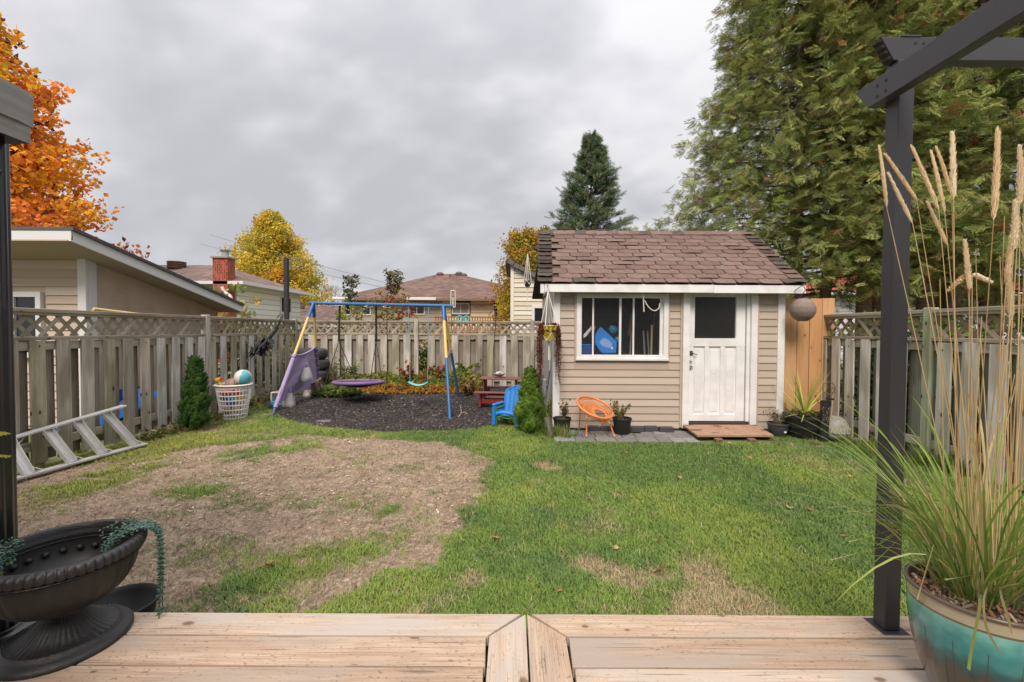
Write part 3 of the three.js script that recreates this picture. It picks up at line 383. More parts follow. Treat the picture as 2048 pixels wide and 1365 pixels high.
// ───────── pergola, gazebo ─────────
{
  const paint = (() => { const b = tex(256, 256, (u, v) => fbm(u * 60, v * 60, 261, 2, 60, 60), false, [0.2, 0.2]); return M([0.042, 0.043, 0.047], 0.4, { bumpMap: b, bumpScale: 0.0004 }); })();
  const root = thing('pergola', 'charcoal metal pergola post with two crossing beams at the deck edge', 'pergola', [1.46, DY, -1.73]);
  const topY = 2.36;
  part(root, 'post', boxAt(1.43, 1.49, DY + 0.006, topY, -1.76, -1.70, 0.004), paint);
  part(root, 'base_plate', boxAt(1.41, 1.512, DY, DY + 0.006, -1.782, -1.678, 0.002), paint);
  { const z0 = -1.80, z1 = 1.9, g = prism([[-z0 + 0.05, 2.305], [-z0 - 0.01, 2.222], [-z1, 2.222], [-z1, 2.315], [-z0 + 0.06, 2.315]], 0.04, 0.002); g.rotateY(Math.PI / 2); part(root, 'beam', boxUV(g.translate(1.388, 0, 0), 2), paint); }
  { const g = prism([[1.37, 2.448], [1.42, 2.363], [4.9, 2.363], [4.9, 2.448]], 0.04, 0.002); part(root, 'beam', boxUV(g.translate(0, 0, -1.755), 0), paint); const teeth = []; for (let k = 0; k < 4; k++) teeth.push(place(box(0.012, 0.016, 0.036, 0.004), V(1.373 + k * 0.0125, 2.437 - k * 0.021, -1.735), [0, 0, 0.5])); part(root, 'beam_end', teeth, dark); }
  part(root, 'beam_cap', boxAt(1.445, 1.52, 2.4485, 2.455, -1.76, -1.71, 0.001), paint);
  for (const [y, z] of [[2.245, -1.745], [2.285, -1.745], [2.245, -1.705], [2.285, -1.705]]) part(root, 'bolt', place(new THREE.CylinderGeometry(0.006, 0.006, 0.004, 10), [1.387, y, z], [0, 0, Math.PI / 2]), dark);
  for (const x of [1.50, 1.53]) part(root, 'bolt', place(new THREE.CylinderGeometry(0.006, 0.006, 0.004, 10), [x, 2.425, -1.714], [Math.PI / 2, 0, 0]), dark);
  for (const [x, z] of [[4.86, -1.73], [1.46, 1.86]]) part(root, 'post', boxAt(x - 0.03, x + 0.03, DY, 2.222, z - 0.03, z + 0.03), paint);
}
{
  const metal = M([0.012, 0.013, 0.016], 0.3, { clearcoat: 0.4 }), cloth = (() => { const map = tex(256, 256, (u, v) => mul3(rgb(150, 148, 147), 0.9 + 0.2 * fbm(u * 6, v * 6, 271, 3, 6, 6)), true, [1, 1]); return M(0xffffff, 0.95, { map, side: THREE.DoubleSide }); })();
  const c = P(-17, 1278, 1.66), root = thing('gazebo', 'black fluted gazebo post under a grey canvas roof edge', 'gazebo', [c.x, DY, c.z]);
  const R = 0.072, prof = []; for (let k = 0; k <= 10; k++) prof.push([R, 0.03 + k * 0.182]);
  mesh('post', turned(prof, 96, (r, a) => r - 0.006 * Math.pow(Math.abs(Math.cos(a * 6)), 3)), metal, root);
  mesh('base_flange', turned([[0.001, 0.014], [0.078, 0.034], [0.084, 0.028], [0.092, 0.012], [0.15, 0.008], [0.155, 0.004], [0.155, 0.0005], [0.001, 0.0005]], 40), metal, root);
  for (let k = 0; k < 4; k++) mesh('screw', place(new THREE.CylinderGeometry(0.006, 0.006, 0.004, 8), [0.125 * Math.cos(k * 1.57 + 0.5), 0.012, 0.125 * Math.sin(k * 1.57 + 0.5)]), dark, root);
  mesh('clip', boxAt(R - 0.004, R + 0.008, 1.70, 1.72, 0.0, 0.035), metal, root);
  // roof: a frame along the yard side and one running back, with two tiers of valance
  const x1 = -1.772, z1 = -1.66, y0 = P(65, 284, 1.66).y, y1 = P(62, 247, 1.66).y, y2 = P(58, 182, 1.66).y;
  part(root, 'roof_frame', [boxAt(-4.9, x1 - 0.02, y0 + 0.012, y0 + 0.05, z1 + 0.02, z1 + 0.14), boxAt(x1 - 0.14, x1 - 0.02, y0 + 0.012, y0 + 0.05, z1 + 0.14, 1.8)], metal);
  const val = (a, b, o, n) => { const f = (u, v) => { const y = lerp(b, a, v), w = 0.002 * Math.sin(u * 40 + v * 3) * v + o; const d = u * (3.4 + 3.1); return d < 3.4 ? V(x1 + w, y - 0.001 * Math.sin(d * 5), z1 - 0.02 + (3.4 - d)) : V(x1 - (d - 3.4), y, z1 - 0.02 - w); }; part(root, n, sheet(f, 130, 6), cloth); };
  val(y1 - 0.004, y2, 0.012, 'upper_valance'); val(y0, y1 + 0.02, 0.0, 'lower_valance');
  part(root, 'canopy', sheet((u, v) => { const x = lerp(x1, -4.9, u), z = lerp(z1, 1.8, v), e = Math.min(x1 - x, z - z1); return V(x, y2 - 0.01 + Math.min(e, 1.0) * 0.55 + 0.02 * smooth(0, 0.03, e), z); }, 24, 24), cloth);
}
// ───────── plants: leaves and sprays ─────────
// flat leaf folded along its midrib, tip at +y; four triangles
const leafTris = (len, wid, fold = 0.25) => { const w = wid / 2, p = [[0, 0, 0], [w, len * 0.45, fold * w], [0, len, -0.05 * len], [-w, len * 0.45, fold * w]]; return [...p[0], ...p[1], ...p[2], ...p[0], ...p[2], ...p[3]]; };
function leafAt(m, len, wid) { const g = fromTris(leafTris(len, wid)); return g.applyMatrix4(m); }
const mat4 = (p, r, s = 1) => new THREE.Matrix4().compose(p, new THREE.Quaternion().setFromEuler(new THREE.Euler(r[1], r[0], r[2], 'YXZ')), V(s, s, s));
const leafMat = (t = 0.35) => new THREE.MeshPhysicalMaterial({ color: 0xffffff, roughness: 1, side: THREE.DoubleSide, transmission: t, thickness: 0, ior: 1.1 });
function copies(name, geo, m, list, parent, kind = 'stuff') { // list: [matrix, [r,g,b]]
  const o = new THREE.InstancedMesh(geo, m, list.length); o.name = name; const c = new THREE.Color(); list.forEach(([q, k], i) => { o.setMatrixAt(i, q); if (k) o.setColorAt(i, c.setRGB(...k)); }); o.castShadow = o.receiveShadow = true; parent.add(o); o.userData.kind = kind; return o;
}
const jitter = (r, c, a = 0.25) => { const k = 1 + (r() - 0.5) * 2 * a; return [c[0] * k * (1 + (r() - 0.5) * a), c[1] * k, c[2] * k * (1 + (r() - 0.5) * a)]; };
// a few leaves in loose clusters of n, radius R
const cluster = (n, R, len, wid, seed) => { const r = rng(seed), g = []; for (let k = 0; k < n; k++) g.push(leafAt(mat4(V((r() - 0.5) * 2 * R, (r() - 0.5) * 1.6 * R, (r() - 0.5) * 2 * R), [r() * 6.28, r() * 2 - 0.3, r() * 6.28]), len * (0.7 + r() * 0.6), wid * (0.7 + r() * 0.6))); return merge(g); };
// flat drooping fan of scaly twigs
const fan = (n, len, wid, seed, droop = 0.35) => { const r = rng(seed), g = []; for (let k = 0; k < n; k++) { const t = 0.08 + 0.92 * k / n, s = k % 2 ? 1 : -1, l = len * (0.52 - 0.36 * t) * (0.8 + 0.4 * r()); g.push(leafAt(mat4(V(0, t * len, -droop * len * t * t), [0, -0.5 * t - 0.2 + (r() - 0.5) * 0.5, -s * (0.75 + 0.3 * (r() - 0.5))]), l, wid * (0.7 + 0.6 * r()))); } return merge(g); };

// young cedar shrub: dense cone of upright sprays
function cedarShrub(label, base, H, R, seed, tone) {
  const root = thing('cedar_shrub', label, 'shrub', base), r = rng(seed);
  mesh('trunk', limb([V(0, 0, 0), V(0.01, H * 0.5, 0), V(0, H * 0.9, 0)], [0.022, 0.014, 0.004]), M([0.12, 0.08, 0.05], 0.9), root);
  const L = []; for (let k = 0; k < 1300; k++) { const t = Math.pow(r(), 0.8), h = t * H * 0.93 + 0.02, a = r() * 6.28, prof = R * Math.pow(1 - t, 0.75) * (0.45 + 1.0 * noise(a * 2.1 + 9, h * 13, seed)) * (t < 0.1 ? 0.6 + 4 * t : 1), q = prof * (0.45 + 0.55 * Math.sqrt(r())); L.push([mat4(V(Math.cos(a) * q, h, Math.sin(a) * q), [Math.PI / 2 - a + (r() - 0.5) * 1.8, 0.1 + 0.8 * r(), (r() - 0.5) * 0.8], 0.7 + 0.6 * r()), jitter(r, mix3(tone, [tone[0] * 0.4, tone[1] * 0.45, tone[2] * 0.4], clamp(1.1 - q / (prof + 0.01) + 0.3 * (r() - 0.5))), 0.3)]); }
  copies('foliage', fan(12, 0.12, 0.018, seed, 0.1), leafMat(0.25), L, root);
}
cedarShrub('slim dark green cedar shrub in front of the grey fence by the laundry basket', ground(391, 862), 0.90, 0.155, 31, [0.085, 0.17, 0.04]);
cedarShrub('bright green cone cedar shrub beside the blue child chair at the shed corner', ground(1060, 868), 0.77, 0.19, 32, [0.18, 0.29, 0.05]);

// ───────── ladder by the fence ─────────
{
  const alu = (() => { const map = tex(128, 128, (u, v) => mul3(rgb(206, 205, 204), 0.86 + 0.2 * fbm(u * 6, v * 30, 301, 3, 6, 30)), true, [0.3, 0.3]); return M(0xffffff, 0.45, { map, metalness: 0.25 }); })();
  const A = ground(290, 896), B0 = ground(33, 967), dirL = B0.clone().sub(A).normalize(), A2 = P(248, 812, 4.98), U0 = P(33, 874, 4.06), dirU = U0.clone().sub(A2).normalize();
  const root = thing('stepladder', 'aluminium stepladder lying on its side along the grey fence', 'ladder', A), len = 2.4;
  const lo = t => A.clone().addScaledVector(dirL, t).add(V(0, 0.045, 0)), up = t => A2.clone().addScaledVector(dirU, t);
  const bar = (a, b, w, h, name, m = alu, c = 0.003) => { const d = b.clone().sub(a), g = box(d.length(), h, w, c), z = V(0, 1, 0).cross(d).normalize().negate(), y = z.clone().cross(d.clone().normalize()).normalize(); g.applyMatrix4(new THREE.Matrix4().makeBasis(d.clone().normalize(), y, z).setPosition(a.clone().add(b).multiplyScalar(0.5))); return part(root, name, g, m); };
  bar(lo(0), lo(len), 0.075, 0.022, 'rail'); bar(up(0), up(len), 0.075, 0.022, 'rail');
  for (const [pl, pu] of [[[235, 903], [203, 825]], [[183, 921], [145, 842]], [[121, 938], [84, 859]], [[47, 962], [8, 878]]]) { const tl = clamp((ground(...pl).z - A.z) / dirL.z, 0, 9), c0 = lo(tl).add(V(0, 0.012, 0)), tu = (P(...pu, A2.z * -1 + 0).z, 0); const want = (pu[0] - 1024) / F, k = (() => { let best = 0, e = 9; for (let t = -0.2; t < 2.4; t += 0.01) { const q = up(t), x = q.x / -q.z; if (Math.abs(x - want) < e) { e = Math.abs(x - want); best = t; } } return best; })(); const c1 = up(k).add(V(0, -0.012, 0));
    const d = c1.clone().sub(c0), y = d.clone().normalize(), x = dirL.clone().addScaledVector(y, -dirL.dot(y)).normalize(), z = x.clone().cross(y); const list = [box(0.082, d.length(), 0.006, 0.001)]; for (let s = -2; s <= 2; s++) list.push(mv(box(0.008, d.length() - 0.01, 0.004, 0.001), s * 0.016, 0, 0.005)); list.push(mv(box(0.004, d.length(), 0.03, 0.001), -0.039, 0, -0.0185), mv(box(0.004, d.length(), 0.03, 0.001), 0.039, 0, -0.0185)); const g = merge(list); g.applyMatrix4(new THREE.Matrix4().makeBasis(x, y, z).setPosition(c0.clone().add(c1).multiplyScalar(0.5).add(V(0.012, 0, 0)))); part(root, 'tread', g, alu);
    for (const s of [0, 1]) { const e = s ? c1 : c0, f = e.clone().addScaledVector(dirL, -0.13), h = e.clone().lerp(s ? c0 : c1, 0.22).addScaledVector(dirL, -0.035); part(root, 'brace', rod(f, h, 0.006, 6), alu); } }
}

// ───────── laundry basket with toys ─────────
{
  const b = ground(468, 836), root = thing('laundry_basket', 'white plastic laundry basket full of toys beside the cedar shrub', 'basket', b), pl = M([0.72, 0.71, 0.69], 0.5), H = 0.50, r0 = 0.165, r1 = 0.235, R = t => lerp(r0, r1, t);
  mesh('rim', place(new THREE.TorusGeometry(r1 + 0.006, 0.014, 8, 40), [0, H, 0], [Math.PI / 2, 0, 0]), pl, root);
  mesh('basket_base', place(new THREE.CylinderGeometry(r0, r0, 0.012, 32), [0, 0.008, 0]), pl, root);
  for (let k = 0; k < 7; k++) { const t = k === 0 ? 0.02 : k / 7 * 0.98; mesh('band', turned([[R(t) + 0.004, t * H - 0.008], [R(t) + 0.004, t * H + 0.008], [R(t), t * H + 0.008], [R(t), t * H - 0.008], [R(t) + 0.004, t * H - 0.008]], 36), pl, root); }
  mesh('band', turned([[R(0.9), 0.45], [R(1) + 0.002, 0.5], [R(1) - 0.002, 0.5], [R(0.9) - 0.003, 0.45]], 36), pl, root);
  for (let k = 0; k < 28; k++) { const a = k / 28 * 6.283; mesh('rib', rod(V(Math.cos(a) * r0, 0.01, Math.sin(a) * r0), V(Math.cos(a) * r1, H, Math.sin(a) * r1), 0.0065, 5), pl, root); }
  mesh('handle', limb(curve([V(-0.2, H, 0.12), V(-0.275, H - 0.02, 0.05), V(-0.25, H, -0.04)], 8), 0.012, 6), pl, root);
  // toys
  const toy = (n, label, cat, g, m, x, y, z) => { const o = mesh(numbered(n), g, m, scene); o.position.set(b.x + x, b.y + y, b.z + z); return tag(o, label, cat); };
  { const o = thing('toy_ball', 'large turquoise and white ball on top of the laundry basket', 'ball', V(b.x + 0.125, b.y + 0.605, b.z - 0.02)), R2 = 0.118; o.rotation.set(0, -0.55, -0.25); const seg = (a0, a1, m, n) => mesh(n, new THREE.SphereGeometry(R2, 14, 16, a0, a1), m, o); for (let k = 0; k < 4; k++) seg(k * 1.5708 - 0.9, 1.5708, M(k % 2 ? [0.62, 0.56, 0.52] : [0.08, 0.36, 0.42], 0.45), 'ball_panel'); }
  toy('toy_racket_ball', 'dusty pink wire toy ball in the laundry basket beside the turquoise ball', 'ball', [ball(0.095, 20, 12), ...[0.25, 0.5, 0.75].map(k => place(new THREE.TorusGeometry(0.1, 0.003, 4, 30), [0, 0, 0], [0, k * Math.PI, 0]))], M([0.33, 0.2, 0.17], 0.7), -0.02, 0.50, 0.0);
  { const o = thing('toy_hammer', 'yellow toy mallet with red ends sticking out of the laundry basket', 'toy', V(b.x - 0.16, b.y + 0.47, b.z + 0.04)); o.rotation.z = 0.35; mesh('handle', rod(V(0, -0.08, 0), V(0, 0.10, 0), 0.018, 10), M([0.75, 0.42, 0.03], 0.5), o); mesh('hammer_head', rod(V(-0.035, 0.115, 0), V(0.035, 0.115, 0), 0.032, 14), M([0.78, 0.46, 0.03], 0.5), o); for (const s of [-1, 1]) mesh('hammer_tip', rod(V(s * 0.036, 0.115, 0), V(s * 0.05, 0.118, 0), 0.026, 12), M([0.5, 0.03, 0.02], 0.5), o); }
  const r = rng(8), cols = [[0.55, 0.03, 0.03], [0.55, 0.03, 0.03], [0.6, 0.1, 0.02], [0.03, 0.2, 0.45], [0.02, 0.3, 0.4], [0.02, 0.05, 0.4], [0.65, 0.45, 0.03], [0.5, 0.25, 0.2], [0.45, 0.3, 0.27], [0.6, 0.3, 0.25], [0.03, 0.03, 0.05], [0.5, 0.4, 0.35]], nm = ['red', 'red', 'orange', 'blue', 'teal', 'navy', 'yellow', 'tan', 'beige', 'pink', 'black', 'cream'];
  const spots = [[0.02, 0.39, 0.14], [0.12, 0.39, 0.11], [-0.06, 0.40, 0.14], [0.02, 0.3, 0.12], [0.08, 0.28, 0.09], [0.0, 0.22, 0.11], [0.12, 0.31, 0.06], [-0.02, 0.15, 0.1], [0.07, 0.15, 0.07], [-0.08, 0.15, 0.06], [-0.11, 0.3, 0.07], [0.03, 0.065, 0.06]], rows = ['top', 'top', 'top', 'middle', 'middle', 'middle', 'middle', 'lower', 'lower', 'lower', 'middle', 'bottom'];
  spots.forEach(([x, y, z], k) => { const same = k < 2; toy('toy_ball', same ? 'red plastic ball ' + (k ? 'behind the upper right holes' : 'behind the upper middle holes') + ' of the laundry basket' : `${nm[k]} plastic toy ball inside the ${rows[k]} part of the laundry basket`, 'ball', ball(0.05, 12, 9), M(cols[k], 0.45), x, y, z); if (same) scene.children.at(-1).userData.group = 'red balls in the laundry basket'; });
}

// ───────── swing set ─────────
const barA = P(618, 606.5, 7.9), barB = P(906, 612.5, 7.4), barAt = px => { let best = 0, e = 1e9; for (let t = 0; t <= 1; t += 0.002) { const q = barA.clone().lerp(barB, t), x = 1024 + F * q.x / -q.z; if (Math.abs(x - px) < e) { e = Math.abs(x - px); best = t; } } return barA.clone().lerp(barB, best); };
const blue = M([0.03, 0.13, 0.33], 0.42), yellow = M([0.72, 0.50, 0.16], 0.5);
let legFL, legRL;
{
  const mid = barA.clone().lerp(barB, 0.5), root = thing('swing_set', 'metal swing set with blue crossbar and yellow and blue legs over dark bark', 'swing set', [mid.x, 0, mid.z]);
  part(root, 'crossbar', rod(barA, barB, 0.026, 14), blue);
  const hangL = barAt(627), hangR = barAt(886), FL = ground(546, 826), FR = ground(900, 840), RR = P(918, 800, 8.25), RL = P(637, 800, 8.5); RR.y = gh(RR.x, RR.z) - 0.01; RL.y = gh(RL.x, RL.z) - 0.01; FL.y -= 0.01; FR.y -= 0.01;
  legFL = [hangL, FL]; legRL = [hangL, RL];
  for (const [top, foot, split, cap] of [[hangL, FL, 0.94, 1], [hangL, RL, 0.93, 1], [hangR, FR, 0.48, 0], [hangR, RR, 0.48, 0]]) { const m = top.clone().lerp(foot, split), s = top.clone().lerp(foot, 0.1); part(root, 'leg', rod(s, m, 0.024, 12), yellow); part(root, 'leg_tip', rod(m, foot, 0.0235, 12), blue); part(root, 'leg_socket', rod(top, top.clone().lerp(foot, 0.14), 0.029, 12), blue); }
  part(root, 'leg_brace', rod(hangR.clone().lerp(FR, 0.47).add(V(0, 0, 0)), hangR.clone().lerp(RR, 0.45), 0.009, 6), steel);
  for (const px of [672, 709, 747, 815, 856, 884]) { const q = barAt(px); part(root, 'bolt', [rod(V(q.x - 0.018, q.y - 0.05, q.z), V(q.x - 0.018, q.y + 0.045, q.z), 0.006, 6), rod(V(q.x + 0.02, q.y - 0.05, q.z), V(q.x + 0.02, q.y + 0.045, q.z), 0.006, 6)], steel); }
  for (const px of [738, 774]) { const q = barAt(px); part(root, 'glider_bracket', place(new THREE.TorusGeometry(0.045, 0.008, 6, 16), [q.x, q.y - 0.035, q.z + 0.01], [0, 0, 0], [1.4, 0.35, 1]), M([0.6, 0.6, 0.6], 0.4)); }
  { const q = barAt(905), y0 = q.y - 0.02, f = M([0.62, 0.58, 0.5], 0.5); part(root, 'end_frame', [rod(V(q.x - 0.03, y0, q.z), V(q.x - 0.03, y0 + 0.27, q.z), 0.009, 6), rod(V(q.x + 0.04, y0, q.z), V(q.x + 0.04, y0 + 0.27, q.z), 0.009, 6), rod(V(q.x - 0.03, y0 + 0.27, q.z), V(q.x + 0.04, y0 + 0.27, q.z), 0.009, 6), rod(V(q.x + 0.005, y0, q.z), V(q.x + 0.005, y0 + 0.16, q.z), 0.012, 6), rod(V(q.x - 0.03, y0, q.z), V(q.x + 0.04, y0, q.z), 0.009, 6)], f); }
  // saucer swing
  const sc = P(717, 765, 7.75), sR = 0.405, s1 = barAt(677), s2 = barAt(750), sau = thing('saucer_swing', 'round purple saucer swing hanging from the crossbar on black ropes', 'swing', sc); sau.rotation.x = -0.045;
  mesh('seat_ring', place(new THREE.TorusGeometry(sR, 0.034, 12, 60), [0, 0, 0], [Math.PI / 2, 0, 0], [1, 1, 0.85]), (() => { const map = tex(256, 64, (u, v) => { const k = smooth(0.3, 0.7, fbm(u * 5, v * 3, 311, 3, 5, 3)); return mix3(mix3(rgb(104, 84, 128), rgb(134, 98, 132), k), rgb(196, 120, 96), smooth(0.72, 0.8, fbm(u * 7, v * 2, 312, 2, 7, 2))); }); return M(0xffffff, 0.6, { map }); })(), sau);
  mesh('seat_cloth', sheet((u, v) => { const a = u * 6.283, q = v * (sR - 0.01); return V(Math.cos(a) * q, -0.09 * (1 - v * v) + 0.0, Math.sin(a) * q); }, 36, 6), M([0.09, 0.05, 0.17], 0.7), sau);
  const loc = p => p.clone().sub(sc); for (const [s, sx_] of [[s1, -1], [s2, 1]]) { const top = loc(s), k = V(top.x, top.y * 0.52, top.z * 0.6); mesh('strap', limb([top.clone().add(V(0, -0.03, 0)), k], [0.018, 0.018], 6), M([0.015, 0.012, 0.012], 0.7), sau); mesh('carabiner', place(new THREE.TorusGeometry(0.018, 0.004, 5, 12), k), steel, sau); for (const [dx, dz] of [[-1, 0.9], [0.25, -0.9]]) { const e = V(sx_ * (sR * 0.62) + dx * sx_ * -0.02 + (dz < 0 ? sx_ * -0.12 : sx_ * 0.2), 0.02, dz * sR * 0.62); mesh('rope', rod(k, e, 0.0065, 6), blackRope, sau); } }
  // child's swing
  const c1 = barAt(816), c2 = barAt(857), e1 = P(820, 763, 7.42), e2 = P(855, 763, 7.4), se = e1.clone().lerp(e2, 0.5), sw = thing('belt_swing', 'small swing with a curved turquoise seat on two pale blue ropes', 'swing', se);
  for (const [a, b] of [[c1, e1], [c2, e2]]) { part(sw, 'rope', rod(a.clone().add(V(0, -0.03, 0)), b.clone().add(V(0, 0.03, 0)), 0.006, 6), M([0.2, 0.3, 0.42], 0.8)); part(sw, 'rope_hook', rod(a.clone().add(V(-0.03, -0.1, 0)), a.clone().add(V(0.03, -0.1, 0)), 0.007, 6), blue); part(sw, 'clamp', rod(b.clone().add(V(0, -0.02, 0)), b.clone().add(V(0, 0.04, 0)), 0.011, 8), M([0.02, 0.12, 0.3], 0.5)); }
  const w = e1.distanceTo(e2); mesh('seat', (() => { const f = (u, v) => { const x = (u - 0.5) * (w + 0.03), y = -0.055 * (1 - Math.pow(2 * u - 1, 2)), a = v * 6.283; return V(x, y + 0.015 * Math.sin(a) - 0.01, 0.075 * Math.cos(a)); }; return sheet(f, 20, 14); })(), M([0.16, 0.47, 0.45], 0.45), sw);
  // knotted climbing rope
  { const a = barAt(774), b = P(774, 780, 7.6), o = thing('climbing_rope', 'thin black rope hanging between the saucer swing and turquoise seat', 'rope', b); part(o, 'rope_line', rod(a, b, 0.006, 6), blackRope); for (const k of [0.35, 0.6, 0.98]) part(o, 'knot', place(ball(0.013, 8, 6), a.clone().lerp(b, k)), blackRope); }
  // cloth tied round the left legs
  const lavTex = tex(256, 256, (u, v) => mul3(mix3(rgb(176, 160, 194), rgb(156, 140, 180), fbm(u * 7, v * 7, 321, 3, 7, 7)), 0.94 + 0.1 * hash(u * 256, v * 256, 2)), true, [1, 1]), lav = M(0xffffff, 0.9, { map: lavTex });
  const at = (leg, t) => leg[0].clone().lerp(leg[1], t), tF = t => lerp(0.50, 0.94, t), tR = t => lerp(0.46, 0.93, t), ctr = at(legFL, 0.72).lerp(at(legRL, 0.7), 0.5), clothO = thing('lavender_cloth', 'lavender cloth tied between the swing set legs like a tent', 'cloth', ctr);
  const surf = (u, v) => { const a = at(legFL, tF(v)), b = at(legRL, lerp(tR(v), tR(v) - 0.02, v)), p = a.lerp(b, u); const sag = Math.sin(u * Math.PI); p.y -= 0.05 * sag * smooth(0.75, 0, v) - 0.06 * sag * smooth(0.6, 1, v); const f = 0.045 * (fbm(u * 3 + v * 2.5, v * 3 - u * 2, 324, 3) - 0.5) + 0.022 * Math.sin(9 * u + 7 * v) * sag; p.x += f * 0.8; p.z += f + 0.03; return p; };
  part(clothO, 'cloth_panel', sheet(surf, 40, 40), lav);
  part(clothO, 'cloth_sleeve', limb(Array.from({ length: 14 }, (_, k) => at(legFL, lerp(0.49, 0.95, k / 13))), k => 0.034 + 0.004 * Math.sin(k * 40), 12), lav);
  part(clothO, 'cloth_hem', limb(Array.from({ length: 20 }, (_, k) => surf(k / 19, 0).add(V(0, 0.006, 0))), 0.016, 8), lav);
  part(clothO, 'cloth_edge', limb(Array.from({ length: 14 }, (_, k) => at(legRL, lerp(0.45, 0.93, k / 13))), k => 0.033 + 0.003 * Math.sin(k * 50), 10), M(lin(0x6d5f86).toArray(), 0.9));
  for (let k = 0; k < 9; k++) part(clothO, 'cloth_tie', place(new THREE.TorusGeometry(0.036, 0.003, 5, 14), at(legRL, lerp(0.47, 0.9, k / 8)), [Math.PI / 2, 0, 0]), M([0.6, 0.56, 0.66], 0.8));
  part(clothO, 'cloth_tie', place(new THREE.TorusGeometry(0.038, 0.006, 6, 16), at(legFL, 0.515), [Math.PI / 2 - 0.2, 0, 0.35]), M([0.1, 0.1, 0.4], 0.8));
  // plastic bags
  const film = new THREE.MeshPhysicalMaterial({ color: 0xe6e4e8, roughness: 0.3, transmission: 0.72, thickness: 0, ior: 1.3, side: THREE.DoubleSide });
  const bag = (label, px, py, d, w, h, m) => { const c = P(px, py, d), o = thing('plastic_bag', label, 'bag', c); const prof = [[0.001, -h], [0.6, -h * 0.99], [0.95, -h * 0.85], [1, -h * 0.65], [0.8, -h * 0.35], [0.5, -0.06 * h], [0.42, 0]]; mesh('bag_body', turned(prof.map(([a, y]) => [a * w, y]), 28, (r0, a, k) => r0 * (1 + 0.22 * (noise(a * 3 + px, k * 1.3, 4) - 0.5) * (r0 > 0.01 ? 1 : 0))), film, o); mesh('bag_contents', (() => { const g = ball(w * 0.72, 14, 10), A = g.attributes.position; for (let k = 0; k < A.count; k++) { const f = 1 + 0.5 * (noise(A.getX(k) * 30 + 9, A.getY(k) * 30 + 5, 3) - 0.5); A.setXYZ(k, A.getX(k) * f, A.getY(k) * f, A.getZ(k) * f); } g.computeVertexNormals(); return place(g, [0, -h * 0.7, 0], [0, 0, 0], [1, 0.8, 1]); })(), m, o); for (const s of [-1, 1]) mesh('bag_handle', limb(curve([V(s * w * 0.35, -0.02, 0), V(s * w * 0.3, h * 0.2, 0.01), V(0, h * 0.32, 0), V(-s * w * 0.1, h * 0.2, -0.01)], 8), 0.005, 5), film, o); };
  bag('clear plastic bag of grey stuff hanging high on the lavender cloth', 613, 735, 7.72, 0.095, 0.26, M([0.16, 0.17, 0.19], 0.8));
  bag('clear plastic bag of pinkish stuff hanging low on the lavender cloth', 578, 786, 7.42, 0.105, 0.28, M([0.4, 0.32, 0.3], 0.8));
  bag('clear plastic bag half hidden between the lavender cloth and the stump', 616, 772, 8.2, 0.085, 0.24, M([0.45, 0.43, 0.42], 0.8));
}
